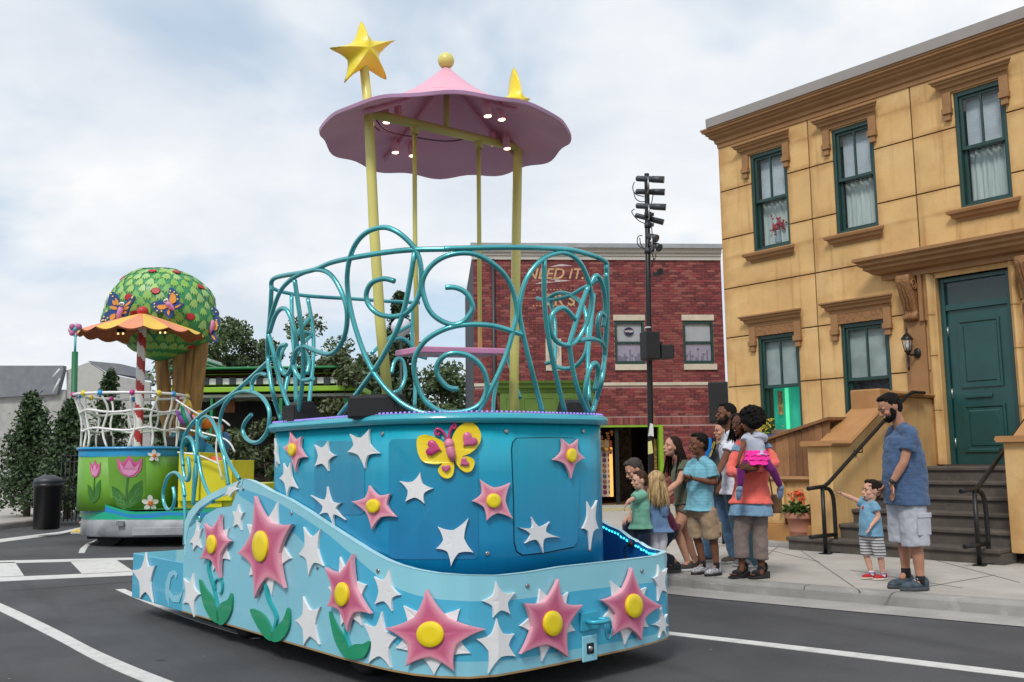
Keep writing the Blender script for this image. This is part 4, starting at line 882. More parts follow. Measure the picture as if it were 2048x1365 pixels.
# grey barn-like building at the far left
Yh=55.
hb=thing('grey_gabled_building','pale grey gabled building at the far left beyond the trees','building',gpt(150,Yh))
def gp2(px,py,Y=Yh): return aty(px,py,Y)
pw=[gp2(133,741),gp2(177,725),gp2(213,748),gp2(213,965),gp2(133,965)]
obj('gable_wall',B().prism(pw,V(0,.3,0)),mat('grey_render',(.40,.40,.38),.85,var=.06),hb)
obj('roof',B().prism([gp2(175,722),gp2(215,746),gp2(260,752),gp2(240,728)],V(0,4,.0)),mat('grey_shingle',(.17,.18,.20),.8),hb)
obj('side_wall',B().prism([gp2(213,748),gp2(300,765),gp2(300,965),gp2(213,965)],V(0,.2,0)),mat('grey_render2',(.34,.34,.33),.85),hb)
obj('low_roof',B().prism([gp2(-80,733),gp2(133,733),gp2(133,742),gp2(120,790),gp2(-80,800)],V(0,-.4,0)),mat('grey_shingle',(.17,.18,.20),.8),hb)
obj('low_wall',B().prism([gp2(-80,780),gp2(133,780),gp2(133,965),gp2(-80,965)],V(0,-.1,0)),mat('grey_render2',(.34,.34,.33),.85),hb)
for a,b_ in (((119,788),(133,760)),((119,757),(133,741))): obj('trim_board',B().tube([gp2(*a)-V(0,.8,0),gp2(*b_)-V(0,.8,0)],.06,5),mat('white_trim',(.6,.6,.6),.6),hb)
# green post topped with a flower lamp
fp=thing('flower_post','tall green post topped by a pink flower ornament at the left','light pole',gpt(148,27,.13))
Yf=27.
obj('post',B().cyl(gpt(148,Yf,.13),aty(150,704,Yf),.085,seg=12),mat('post_green',(.01,.13,.05),.5),fp)
obj('upper_stem',B().cyl(aty(150,704,Yf),aty(151,668,Yf),.035,seg=8),mat('aqua',(.1,.45,.5),.5),fp)
for k in range(8):
    a=2*PI*k/8; p=aty(151+10*math.cos(a),660+9*math.sin(a),Yf-.1*math.sin(3*k)); pt_=obj('petal',B().ell(p,.085,.07,.085,u=8,v=6),mat('pink_petal',(.45,.12,.28),.5) if k%2 else mat('white_pink_petal',(.6,.5,.55),.5),fp)
obj('flower_heart',B().ell(aty(151,659,Yf),.08,.1,.08,u=8,v=6),mat('aqua',(.1,.45,.5),.5),fp)
# railings, bins and playground bits at far left pavement
fn=thing('iron_fence','black iron railing on the left pavement','fence',gpt(130,22,.13))
Yn=21.5
for px in (124,133,141,150,158,166): obj('picket',B().cyl(gpt(px,Yn,.13),aty(px,910,Yn),.012,seg=5),blk,fn)
for py in (912,925,975): obj('rail',B().cyl(aty(118,py,Yn),aty(176,py,Yn),.014,seg=5),blk,fn)
gs=thing('play_stall','low stall with green, yellow and orange panels behind the iron railing','stall',gpt(145,31,.13))
for i,(x0,y0,x1,y1,cc) in enumerate(((119,905,200,930,(.01,.16,.08)),(119,932,140,975,(.3,.45,.2)),(141,935,152,975,(.5,.25,.02)),(153,930,162,975,(.5,.15,.01)),(163,930,200,975,(.35,.4,.05)))): pbox('panel',x0,y0,x1,y1,mat('stall_panel%d'%i,cc,.6,var=.3,vs=4),0,.5,Y=31.,parent=gs)
bn=thing('litter_bin','black litter bin on the left pavement at the picture edge','bin',gpt(100,19,.13)); obj('body',B().lathe(gpt(100,19,.13),[(.22,0),(.24,.02),(.26,.8),(.28,.82),(.28,.9)],16),blk,bn); obj('lid',B().lathe(gpt(100,19,1.03),[(.28,0),(.26,.08),(.1,.16)],16),gm,bn)
# far tree belt closing the horizon
r=np.random.default_rng(8); P=[]
for k in range(260):
    x=r.uniform(-95,75); y=r.uniform(72,95); h=r.uniform(2,5.5); g_=r.normal(size=(150,3))*np.array([1.6,1.2,1.1]); P.append(g_+np.array([x,y,h]))
    P.append(r.normal(size=(60,3))*np.array([1.8,1.2,.8])+np.array([x,y-3,1.0]))
o=obj('far_trees',leaves(np.concatenate(P),.35,4,[(.04,.06,.025),(.055,.08,.03),(.07,.09,.04)]),folm,None); o['kind']='stuff'
# ================================================================== the big star float
n_=V(.763,.646,0).normalized(); a_=V(-n_.y,n_.x,0)
def FL(u,v,z=0): return n_*(3.13+u)+a_*v+V(0,0,z)
VE=onz(364,1224,.15).dot(a_)
fl=thing('parade_float','large aqua parade float with stars, flowers, teal scroll railing and pink parasol canopy','parade float',FL(1,6.5))
aqL=mat('aqua_light_paint',(.26,.56,.64),.38,attr='col',var=.05,vs=1.5,bump=.04,bs=40,coat=.2,dirt=.14,dirtcol=(.16,.26,.28))
cL,cM,cB=(.24,.56,.66),(.055,.40,.60),(.22,.53,.65)
HOUT=[(-.0,VE),(0,7.6),(0,6.6),(0,5.9),(0,5.35),(.012,5.1),(.03,4.88),(.07,4.68),(.14,4.53),(.25,4.40),(.40,4.335),(.62,4.32),(.84,4.32),(1.05,4.325),(1.24,4.33),(1.45,4.335),(1.62,4.35),(1.80,4.375),(1.95,4.41),(2.05,4.48),(2.105,4.60),(2.13,4.80),(2.135,5.1),(2.135,5.9),(2.135,6.6),(2.135,7.6),(2.135,VE)]
def uv2xy(l): return [(FL(u,v).x,FL(u,v).y) for u,v in l]
HW=Wall(uv2xy(HOUT))      # outward normals?
_t=HW.nm[12]; 
if _t.dot(Vector((-a_.x,-a_.y)))<0: HW=Wall(uv2xy(HOUT),out=-1)
HS=[Vector(HW.p[0])*0]; hs_len=[0]
for i in range(1,len(HW.p)): hs_len.append(hs_len[-1]+(HW.p[i]-HW.p[i-1]).length)
def s_of(P):
    q=Vector((P.x,P.y)); best=None
    for i in range(len(HW.p)-1):
        a=HW.p[i]; d=HW.p[i+1]-a; t=max(0,min(1,(q-a).dot(d)/d.length_squared)); e_=(q-(a+d*t)).length
        if best is None or e_<best[0]: best=(e_,hs_len[i]+t*d.length)
    return best[1]
def zcurve(px):
    h=HW.trace(px); k=sorted((s_of(P),P.z) for P,_ in h); 
    def f(s):
        if s<=k[0][0]: return k[0][1]
        for (s0,z0),(s1,z1) in zip(k[:-1],k[1:]):
            if s<=s1: return z0+(z1-z0)*(s-s0)/max(1e-6,s1-s0)
        return k[-1][1]
    return f
top_px=[(366,1070),(372,1058),(383,1052),(393,1042),(409,1031),(434,1016),(463,1012),(470,995),(478,968),(487,958.5),(500,961),(520,970),(540,982),(577,999),(615,1022),(655,1049),(694,1074),(730,1097),(764,1116.5),(800,1131),(839,1141),(875,1147),(909.5,1149.5),(955,1151.5),(1000,1151.5),(1060,1145),(1123,1134),(1180,1128),(1242,1121),(1290,1115),(1313,1112),(1329,1106)]
zt_=zcurve(top_px)
stot=hs_len[-1]; s_mid=hs_len[21]
front_top={}
def ztop(s):
    if s<=s_mid+.0: return zt_(s)
    # far side mirrors the near side
    return zt_(max(0,stot-s)) if stot-s<hs_len[4] else None
far_px=[(1331,1097),(1301,1079),(1272,1069),(1242,1060),(1199,1041)]
_k=sorted((s_of(P),P.z) for P,_ in HW.trace(far_px,0,1))
def ztop(s):
    if s<=_k[0][0]-.05: return zt_(min(s,s_mid))
    pts=[(s_mid,zt_(s_mid))]+[q for q in _k if q[0]>s_mid+.02]+[(stot-hs_len[3]-.3,1.18),(stot-1.25,1.28),(stot-.95,1.12),(stot,.75)]
    X=[q[0] for q in pts]; Y=[q[1] for q in pts]
    return sum(float(np.interp(s+d,X,Y)) for d in (-.14,-.07,0,.07,.14))/5
zb1=zcurve([(474,986),(489,979),(530,993),(564,1010),(610,1038),(660,1072),(705,1110),(752,1150),(800,1180),(838,1192),(886,1200),(940,1203),(1000,1203),(1060,1196),(1147,1183),(1242,1172),(1290,1167),(1332,1161)])
zb2=zcurve([(472,988),(500,1005),(526,1025),(560,1046),(589,1067),(625,1104),(657,1137),(700,1194),(733,1242),(752,1259),(790,1288),(838,1316),(886,1323),(940,1324),(1000,1322),(1080,1311),(1161,1297),(1266,1278),(1335,1261)])
def hp(s,z,off=0):
    i=max(0,min(len(hs_len)-2,sum(q<=s for q in hs_len)-1)); t=(s-hs_len[i])/(hs_len[i+1]-hs_len[i]); p=HW.p[i].lerp(HW.p[i+1],t); n=HW.nm[i].lerp(HW.nm[i+1],t).normalized(); return V(p.x+n.x*off,p.y+n.y*off,z)
ZBOT=.15
ss=sorted(set(list(np.arange(0,stot,.05))+hs_len)); s_start=s_of(HW.trace([(463,1012)])[0][0]); 
# extra dense samples where the top edge turns quickly
ss=sorted(set(ss+[s_start-.004,s_start+.004]+list(np.linspace(max(0,s_start-.6),s_start+.5,30))))
b=B(); cols_=[]
s_cm=s_of(HW.trace([(474,986)])[0][0])
for s in ss:
    t=ztop(s); z1=min(zb1(min(s,s_mid+0)),t-.02); z2=min(zb2(min(s,s_mid)),z1-.01)
    if s<s_cm: z1=t-.02; z2=t-.025
    cols_.append((s,[ZBOT,ZBOT+.012,max(z2,ZBOT+.03),max(z1,ZBOT+.04),t]))
cc_=[(.35,.22,.09),cB,cM,cL]
for (s0,r0_),(s1,r1_) in zip(cols_[:-1],cols_[1:]):
    for k in range(4):
        b.add([hp(s0,r0_[k]),hp(s1,r1_[k]),hp(s1,r1_[k+1]),hp(s0,r0_[k+1])],[(0,1,2,3)],cc_[k] if not(s0<s_cm and k>=1) else cB,True)
bmw=b.mesh('skirt'); bm=bmesh.new(); bm.from_mesh(bmw); bmesh.ops.remove_doubles(bm,verts=bm.verts,dist=.0004); bm.to_mesh(bmw); bm.free()
skirt=obj('skirt',bmw,aqL,fl)
b=B()
for (s0,r0_),(s1,r1_) in zip(cols_[:-1],cols_[1:]):
    b.add([hp(s0,.5,-.035),hp(s1,.5,-.035),hp(s1,r1_[4]-.001,-.035),hp(s0,r0_[4]-.001,-.035)],[(0,1,2,3)])
obj('inner_lining',b,mat('deep_blue_paint',(.004,.09,.30),.4,var=.05,coat=.3),fl)
b=B()
for (s0,r0_),(s1,r1_) in zip(cols_[:-1],cols_[1:]):
    b.add([hp(s0,r0_[4]+.001,.003),hp(s1,r1_[4]+.001,.003),hp(s1,r1_[4]+.001,-.038),hp(s0,r0_[4]+.001,-.038)],[(0,1,2,3)])
obj('top_edge_trim',b,mat('pale_aqua_edge',(.45,.72,.78),.35),fl)
led=mat('led_strip',(.1,.8,.9),.4,emit=(.05,.85,.95),es=1.6)
b=B(); s=s_mid-.25
while s<stot-2.3:
    z=ztop(s)-.035; p=hp(s,z,-.040); q=hp(s+.018,ztop(s+.018)-.035,-.040); d=q-p; nn=V(0,0,.012); b.box(p,d*.65,nn,(hp(s,z,-.048)-p)); s+=.03
o=obj('led_strip',b,led,fl); o['kind']='stuff'
obj('deck',sheet([hp(s,0,-.02) for s,_ in cols_],.575),mat('deck_blue',(.02,.22,.42),.5,var=.05),fl)
obj('underbody',B().rings([[FL(u,v,z) for u,v in ((.12,4.75),(1.94,4.75),(1.94,VE-.2),(.12,VE-.2))] for z in (.14,.5)],True,True,smooth=False),mat('underbody_black',(.006,.006,.007),.9),fl)
tyre=mat('tyre',(.012,.012,.012),.8,bump=.4,bs=60)
for u,v in ((.30,5.5),(1.76,5.5),(.30,7.3),(1.76,7.3)):
    w_=obj('wheel',B().tube([FL(u-.1,v,.22),FL(u-.08,v,.22),FL(u+.08,v,.22),FL(u+.1,v,.22)],[.19,.22,.22,.19],20),tyre,fl); obj('hub',B().tube([FL(u-.11,v,.22),FL(u+.11,v,.22)],.09,12),hm,w_)
# end box at the rear left
eb=obj('rear_box',B().rings([[FL(u,v,z) for u,v in ((.0,VE+.004),(.0,9.22),(1.5,9.22),(1.5,VE+.004))] for z in (.15,.55)],True,True,smooth=False),mat('aqua_mid_paint',(.06,.38,.56),.38,var=.04,coat=.3),fl,bevel=.006)
BWall=Wall([(FL(0,9.22).x,FL(0,9.22).y),(FL(0,VE-.8).x,FL(0,VE-.8).y)],out=HW.out*-1)
if BWall.nm[0].dot(Vector((n_.x,n_.y)))>0: BWall=Wall([(FL(0,9.22).x,FL(0,9.22).y),(FL(0,VE-.8).x,FL(0,VE-.8).y)],out=-BWall.out)
z1_=zoom(240,960,4.014); z7_=zoom(540,820,4.014); z8_=zoom(860,820,3.792); z2_=zoom(600,1040,4.2); z3_=zoom(980,1040,4.2)
whitem=mat('white_foam_star',(.70,.70,.71),.5,var=.04,vs=5,bump=.05)
pinkm=mat('pink_foam_flower',(.6,.2,.3),.45,attr='col',var=.03,bump=.03,coat=.12)
yelm=mat('yellow_button',(.80,.62,.01),.4,var=.03,bump=.03,coat=.2)
grnm=mat('leaf_green_foam',(.006,.26,.12),.4,var=.06,bump=.03,coat=.2)
stemm=mat('stem_teal_foam',(.01,.36,.38),.4,var=.05,coat=.2)
PK=[(.66,.26,.34),(.72,.33,.40),(.60,.17,.27),(.50,.10,.20),(.50,.10,.20)]
def star(wall,tips,off=.0,th=.016,parent=fl,curve=.61,which=0,name='white_star'):
    o,cn=star_px(tips,curve)
    if not wall.trace(o,0,which): return None
    return obj(name,decal(wall,o,cn,off,th,rings=(1.,.985,.5),heights=[.85,1,1],which=which,flat=True),whitem,parent)
def flower(wall,tips,cn,rad,off=.004,th=.03,parent=fl,curve=.66,back=None,pk=PK,which=0):
    if back: star(wall,back,0,.014,parent,.72)
    o,_=star_px(tips,curve,cen=cn,n=5); 
    f=obj('pink_flower',decal(wall,o,cn,off+.006,th,rings=(1.,.975,.90,.78,.6,.3),heights=[.93,.97,1,1,1,1],cols=[pk[1],pk[0],pk[0],pk[2],pk[3],pk[3]],which=which),pinkm,parent)
    e=[(cn[0]+rad[0]*math.cos(t),cn[1]+rad[1]*math.sin(t)) for t in np.linspace(0,2*PI,33)[:-1]]
    obj('flower_button',decal(wall,e,cn,off+.006+th*.85,.022,rings=(1.,.96,.5),heights=[.85,1,1],which=which),yelm,f); return f
# white stars on the skirt
for t in ([(632,340),(672,388),(660,548),(597,572),(567,503)],[(962,195),(1007,262),(987,403),(920,382),(915,255)],[(598,748),(652,917),(604,1100),(517,992),(522,788)],[(1487,378),(1623,393),(1645,690),(1527,772),(1447,598)],[(1483,935),(1622,1018),(1612,1320),(1487,1333),(1420,1125)]): star(HW,z1_(*t))
star(BWall,z1_((220,580),(297,685),(278,985),(172,958),(108,725)),0.003)
for t in ([(765,412),(852,630),(785,765),(640,710),(637,475)],[(697,768),(825,985),(777,1243),(587,1207),(550,870)]): star(HW,z2_(*t))
for t in ([(42,515),(205,610),(163,793),(18,820),(-71,680)],[(48,825),(195,955),(210,1147),(-21,1290),(-118,1000)],[(1400,375),(1473,405),(1472,615),(1400,680),(1357,490)]): star(HW,z3_(*t))
star(HW,z3_((1425,727),(1475,790),(1494,885),(1470,985),(1410,990),(1350,880)),curve=.45)
star(HW,[(482,962),(479,979),(462,995),(449,993),(459,975)])
flower(HW,z1_((840,275),(918,490),(832,782),(680,635),(710,350)),z1_((780,515))[0],(8.7,19),back=z1_((788,330),(885,388),(887,640),(757,738),(695,485)))
flower(HW,z1_((1115,130),(1415,355),(1355,865),(1115,950),(982,588)),z1_((1175,530))[0],(15,31),back=z1_((1275,175),(1385,630),(1230,925),(1045,770),(1030,357)))
flower(HW,z2_((475,285),(627,782),(435,932),(268,722),(248,398)),z2_((407,620))[0],(13.2,24),back=z2_((348,310),(570,545),(530,888),(357,888),(247,565)))
flower(HW,z2_((1083,580),(1545,912),(1300,1258),(918,1222),(750,905)),z2_((1125,950))[0],(24.8,25.7),back=z2_((878,720),(1347,745),(1433,1120),(1135,1300),(812,1075)))
flower(HW,z3_((543,495),(747,710),(625,1150),(230,1120),(258,695)),z3_((482,863))[0],(18.3,25.2),back=z3_((408,577),(647,607),(707,928),(425,1187),(242,890)))
flower(HW,z3_((1158,400),(1412,722),(1240,1008),(985,977),(903,672)),z3_((1162,717))[0],(16.2,24),back=z3_((1005,512),(1303,565),(1320,900),(1120,1048),(935,825)))
def skin(poly,m,name,off=.004,th=.014,n=4,parent=fl,wall=HW):
    q=[(p.x,p.y) for p in smooth_pts([(x,y) for x,y in poly],n,True)]; return obj(name,plate(wall,q,off,th),m,parent)
def ribbon(wall,pts,wpx,off=.004,th=.014,n=5):
    q=smooth_pts([(x,y) for x,y in pts],n); l=[];r=[]
    for i,p in enumerate(q):
        t=(q[min(i+1,len(q)-1)]-q[max(i-1,0)]).normalized(); w_=wpx*(1-.35*i/len(q)) ; l.append((p.x-t.y*w_,p.y+t.x*w_)); r.append((p.x+t.y*w_,p.y-t.x*w_))
    b=B(); A=wall.trace(l); C=wall.trace(r); R=[[a[0]+a[1]*off,a[0]+a[1]*(off+th),q2[0]+q2[1]*(off+th),q2[0]+q2[1]*off] for a,q2 in zip(A,C)]
    return b.rings(R,True,True,smooth=False)
for nm,pts,w_ in ((1,z1_((730,640),(722,720),(760,860),(800,1035)),2.4),(1,z1_((772,880),(772,820),(800,793),(828,815),(832,870),(820,912),(806,900)),1.3),(1,z1_((1180,820),(1200,950),(1262,1080),(1262,1150),(1235,1220)),2.9)): obj('stem',ribbon(HW,pts,w_),stemm,fl)
obj('stem',ribbon(HW,z2_((395,870),(398,960),(437,1070)),1.6),stemm,fl)
for pl in (z1_((650,800),(700,875),(745,930),(795,1030),(808,1145),(750,1120),(685,1000)),z1_((905,908),(915,960),(905,1060),(855,1150),(808,1157),(790,1060),(825,990),(880,960)),z1_((1060,1040),(1130,1055),(1185,1110),(1228,1200),(1240,1285),(1185,1268),(1110,1160)),z1_((1362,1025),(1378,1080),(1370,1190),(1320,1275),(1270,1300),(1232,1282),(1250,1200),(1325,1120)),
           z2_((262,768),(330,900),(400,1000),(442,1068),(455,1160),(390,1145),(310,1010)),z2_((600,1015),(598,1070),(555,1150),(490,1168),(448,1165),(432,1080),(480,1042),(540,1042))):
    skin(pl,grnm,'leaf')
for pl in (z1_((400,1018),(370,940),(368,830),(400,740),(440,725),(465,760),(455,800),(440,760),(412,790),(400,880),(430,930),(478,925),(515,880),(480,985),(430,980),(395,940)),): obj('swirl',plate(BWall,pl,.003,.003),mat('aqua_swirl',(.22,.52,.64),.4,coat=.3),eb)
# ---- drum (tower body)
def rrect(u0,u1,v0,v1,r,seg=7):
    o=[]
    for (cu,cv,a0) in ((u0+r,v0+r,PI),(u1-r*.55,v0+r*.55,1.5*PI),(u1-r*.55,v1-r*.55,0),(u0+r*.55,v1-r*.55,.5*PI)):
        rr=r if cu==u0+r and cv==v0+r else r*.55
        for k in range(seg+1):
            t=a0+PI/2*k/seg; o.append((cu+rr*math.cos(t),cv+rr*math.sin(t)))
    return o
DR=rrect(.045,1.65,4.47,6.75,.72,9)
ZR=1.625
def mkwall(l,**k):
    W_=Wall(uv2xy(l),closed=True,**k); m=sum(W_.p,Vector((0,0)))/len(W_.p)
    if W_.nm[0].dot(W_.p[0]-m)<0: k['out']=-1; W_=Wall(uv2xy(l),closed=True,**k)
    return W_
DW=mkwall(DR)
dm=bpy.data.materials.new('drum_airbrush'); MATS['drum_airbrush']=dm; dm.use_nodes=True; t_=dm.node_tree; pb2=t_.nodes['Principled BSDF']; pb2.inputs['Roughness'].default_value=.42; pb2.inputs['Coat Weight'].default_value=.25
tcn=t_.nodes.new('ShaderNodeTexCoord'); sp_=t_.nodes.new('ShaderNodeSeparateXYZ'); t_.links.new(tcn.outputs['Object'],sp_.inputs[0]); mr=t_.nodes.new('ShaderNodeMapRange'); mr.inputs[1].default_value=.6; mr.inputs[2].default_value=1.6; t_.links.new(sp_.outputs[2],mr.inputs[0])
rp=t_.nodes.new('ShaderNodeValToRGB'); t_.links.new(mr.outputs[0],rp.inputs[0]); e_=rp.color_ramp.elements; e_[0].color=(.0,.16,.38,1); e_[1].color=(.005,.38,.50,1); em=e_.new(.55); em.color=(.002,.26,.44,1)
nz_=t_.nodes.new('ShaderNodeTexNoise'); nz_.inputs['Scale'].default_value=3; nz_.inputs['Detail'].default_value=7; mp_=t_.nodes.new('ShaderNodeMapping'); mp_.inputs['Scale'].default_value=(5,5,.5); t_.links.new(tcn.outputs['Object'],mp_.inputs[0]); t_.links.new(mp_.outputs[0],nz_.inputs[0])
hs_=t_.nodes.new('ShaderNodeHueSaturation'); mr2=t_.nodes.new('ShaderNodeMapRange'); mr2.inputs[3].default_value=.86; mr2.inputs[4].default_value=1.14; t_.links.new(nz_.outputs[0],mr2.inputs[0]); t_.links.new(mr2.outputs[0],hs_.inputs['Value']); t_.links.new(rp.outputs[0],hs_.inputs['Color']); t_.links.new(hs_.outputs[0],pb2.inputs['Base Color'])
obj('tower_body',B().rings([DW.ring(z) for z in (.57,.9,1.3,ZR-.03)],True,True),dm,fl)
dm2=dm.copy(); dm2.name='drum_airbrush_dark'; 
for e in dm2.node_tree.nodes['Color Ramp'].color_ramp.elements: e.color=(e.color[0]*.8,e.color[1]*.78,e.color[2]*.85,1)
R=[]
for k in range(10):
    t=2*PI*k/10; R.append(DW.ring(ZR+.032*math.sin(t),.022+.034*math.cos(t)))
R.append(R[0]); obj('rim',B().rings(R,True,False),mat('rim_aqua',(.035,.36,.45),.35,var=.05,coat=.4),fl)
obj('platform_deck',sheet(DW.ring(0,.0),ZR+.012),mat('deck_grey_blue',(.05,.10,.13),.7),fl)
purple=mat('purple_led',(.35,.25,.8),.4,emit=(.45,.35,1.),es=.45)
pr=DW.ring(ZR+.040,.015); b=B(); pr=smooth_pts(pr,1,True)
acc=0
for i in range(len(pr)):
    a=pr[i]; d=pr[(i+1)%len(pr)]-a; m=max(1,int(d.length/.03))
    for k in range(m): p=a+d*(k/m); b.cbox(p,.010,.010,.010,rz=math.atan2(d.y,d.x))
o=obj('led_beads',b,purple,fl); o['kind']='stuff'
obj('led_channel',B().rings([DW.ring(ZR+z,e) for z,e in ((.028,.005),(.036,.005),(.036,.024),(.028,.024),(.028,.005))],True,False,smooth=False),mat('violet_trim',(.25,.2,.5),.4),fl)
def rpoly(x0,y0,x1,y1,r,sk=0):
    o=[]
    for cx,cy,a0 in ((x1-r,y0+r,-90),(x1-r,y1-r,0),(x0+r,y1-r,90),(x0+r,y0+r,180)):
        for k in range(5): t=math.radians(a0+90*k/4); o.append((cx+r*math.cos(t),cy+r*math.sin(t)+sk*(cx-x0)))
    return o
def panel(wall,poly,off,th,m,name,par=fl,rings=(1.,.995,.7,.4,.15)):
    cx=sum(p[0] for p in poly)/len(poly); cy=sum(p[1] for p in poly)/len(poly); q=[]
    for i,p in enumerate(poly):                # resample long edges so the plate bends with the wall
        p2=poly[(i+1)%len(poly)]; m_=max(1,int(math.hypot(p2[0]-p[0],p2[1]-p[1])/9)); q+=[(p[0]+(p2[0]-p[0])*k/m_,p[1]+(p2[1]-p[1])*k/m_) for k in range(m_)]
    return obj(name,decal(wall,q,(cx,cy),off,th,rings=rings,heights=[1]*5),m,par)
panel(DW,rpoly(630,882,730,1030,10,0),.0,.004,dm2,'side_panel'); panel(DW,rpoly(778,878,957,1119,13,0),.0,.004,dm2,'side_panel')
panel(DW,[(1026,1000),(1022,900),(1024,885),(1032,876),(1090,875),(1145,876),(1157,882),(1160,900),(1157,1000),(1154,1085),(1146,1096),(1090,1107),(1044,1112),(1032,1104),(1027,1085)],.0,.003,mat('door_gap',(.005,.015,.02),.8),'door_gap')
panel(DW,[(1027.3,1000),(1023.5,900),(1025.5,886),(1033,877.5),(1090,876.5),(1145,877.5),(1156,883.5),(1158.7,900),(1155.7,1000),(1153,1084),(1145,1093.5),(1090,1104.5),(1044,1109.5),(1033.5,1102.5),(1028.5,1085)],.001,.008,dm,'access_door')
for t in ([(375,280),(482,250),(545,368),(487,492),(377,455)],[(658,195),(815,155),(895,350),(780,470),(640,338)],[(125,428),(182,422),(238,630),(153,693),(93,548)],[(1215,500),(1315,630),(1247,753),(1095,738),(1052,572)]): star(DW,z7_(*t),.005)
star(DW,z7_((478,615),(592,745),(623,882),(527,928),(413,840),(343,684)),.005,curve=.45)
star(DW,z8_((290,822),(328,1080),(160,1187),(48,1052),(62,885)),.005)
star(DW,z8_((752,810),(890,848),(970,968),(843,1083),(703,1010),(653,888)),.010,curve=.45)
star(DW,z8_((1180,695),(1252,685),(1262,900),(1203,1053),(1143,900)),.002)
star(DW,[(553,877),(558,890),(561,928),(556,935),(552,905)],.002)
PK2=[(.72,.35,.42),(.74,.36,.43),(.70,.29,.37),(.62,.18,.28),(.62,.18,.28),(.62,.18,.28)]
flower(DW,z7_((188,175),(280,215),(318,380),(230,495),(130,305)),z7_((215,320))[0],(6.9,12.7),th=.02,pk=PK2)
flower(DW,z7_((822,608),(985,672),(1032,857),(843,958),(683,735)),z7_((865,770))[0],(12,13.8),th=.02,pk=PK2)
flower(DW,z8_((370,525),(595,553),(613,825),(422,838),(312,690)),z8_((467,688))[0],(13.2,14.3),th=.02,pk=PK2)
flower(DW,z8_((975,220),(1097,225),(1150,365),(1045,520),(905,380)),z8_((1040,347))[0],(9,14),off=.010,th=.02,pk=PK2)
# flowers on the right flank of the tower, seen edge-on
def side_flower(wallp,u,v,z,r,parent=fl,dirn=1,th=.03,pk=PK2):
    n=n_*dirn; c0=FL(u,v,z); b=B(); o=[]
    for k in range(40):
        a=2*PI*k/40; rr=r*(.55+.45*abs(math.cos(2.5*a))**1.5); o.append(c0+a_*(rr*math.cos(a))+V(0,0,rr*math.sin(a)))
    b.rings([o,[p+n*th*.6 for p in o],[c0+(p-c0)*.85+n*th for p in o]],True,True,col=pk[1]); f=obj('pink_flower',b,pinkm,parent)
    obj('flower_button',B().tube([c0+n*th,c0+n*(th+.02)],r*.3,20),yelm,f)
side_flower(None,1.665,5.25,1.38,.17); side_flower(None,1.665,5.0,.95,.15)
side_flower(None,2.14,5.15,.50,.21,pk=PK); side_flower(None,2.14,5.8,.45,.2,pk=PK)
# butterfly plaque
by=mat('butterfly_yellow',(.82,.62,.01),.4,coat=.25,var=.03); mg=mat('magenta_foam',(.42,.02,.13),.4,coat=.2); pkh=mat('pink_heart',(.55,.10,.25),.4,coat=.2,var=.12,vs=8)
lw_=[(836.5,882),(841,873),(852,870),(866,873),(879,879),(890,887),(897,899),(902,915),(908,925),(908,944),(902,955),(892,957),(882,951),(877.5,939),(886,927),(876,929),(858,927),(846,921),(838,903)]
rw_=z8_((172,300),(165,240),(190,165),(240,112),(300,94),(350,125),(378,180),(378,230),(350,285),(300,330),(240,355),(285,355),(325,375),(332,415),(310,462),(270,474),(225,445),(190,385))
bf=obj('butterfly_wing',plate(DW,[(p.x,p.y) for p in smooth_pts(lw_,3,True)],.006,.02),by,fl); bf2=obj('butterfly_wing',plate(DW,[(p.x,p.y) for p in smooth_pts(rw_,3,True)],.006,.02),by,fl)
def heart(cx,cy,s,rot,par,m=pkh):
    o=[]
    for k in range(28):
        t=2*PI*k/28; x=16*math.sin(t)**3; y=-(13*math.cos(t)-5*math.cos(2*t)-2*math.cos(3*t)-math.cos(4*t)); o.append((cx+s*(x*math.cos(rot)-y*math.sin(rot))/17,cy+s*(x*math.sin(rot)+y*math.cos(rot))/17))
    obj('heart',decal(DW,o,(cx,cy),.027,.012,rings=(1.,.95,.5),heights=[.6,1,1]),m,par)
heart(868,897,17,-1.35,bf,mat('deep_pink_heart',(.45,.03,.16),.4,coat=.2,var=.1)); heart(893,937,9,-.15,bf); heart(937,881,17,.75,bf2); heart(928,925,10,1.0,bf2)
bd=[DW.hit(x,y) for x,y in ((899,890),(901,899),(904,912),(908,923))]; obj('butterfly_body',B().tube([h[0]+h[1]*.035 for h in bd],[.018,.028,.026,.012],10),mat('pink_striped_body',(.55,.16,.25),.4,var=.5,vs=1,stretch=(1,1,30)),fl)
hh=DW.hit(899,888); obj('butterfly_head',B().ell(hh[0]+hh[1]*.035,.03,.03,.032),mat('pink_head',(.6,.2,.3),.4),fl)
for pts in ([(130,245),(120,200),(100,165),(65,145),(45,160),(48,185),(68,190),(75,172)],[(148,240),(148,190),(160,145),(185,108),(195,120),(190,140),(172,142)]):
    obj('antenna',B().tube([h[0]+h[1]*.02 for h in DW.trace([(p.x,p.y) for p in smooth_pts(z8_(*pts),5)])],.0085,7),mg,fl)
# screws
screw=mat('screw_steel',(.35,.36,.37),.3,metal=.9)
def bolt(W_,pts,par=fl):
    for x,y in pts:
        h=W_.hit(x,y)
        if h: obj('bolt',B().tube([h[0],h[0]+h[1]*.006,h[0]+h[1]*.007],[.014,.014,.009],14),screw,par)
bolt(HW,z2_((150,400),(657,430))+z3_((313,555),(1275,430))+z7_((175,830),)+z1_((990,73),(518,518))); bolt(DW,z7_((905,193),)+z8_((577,163),(1160,163),(435,1092),(1210,1062)))
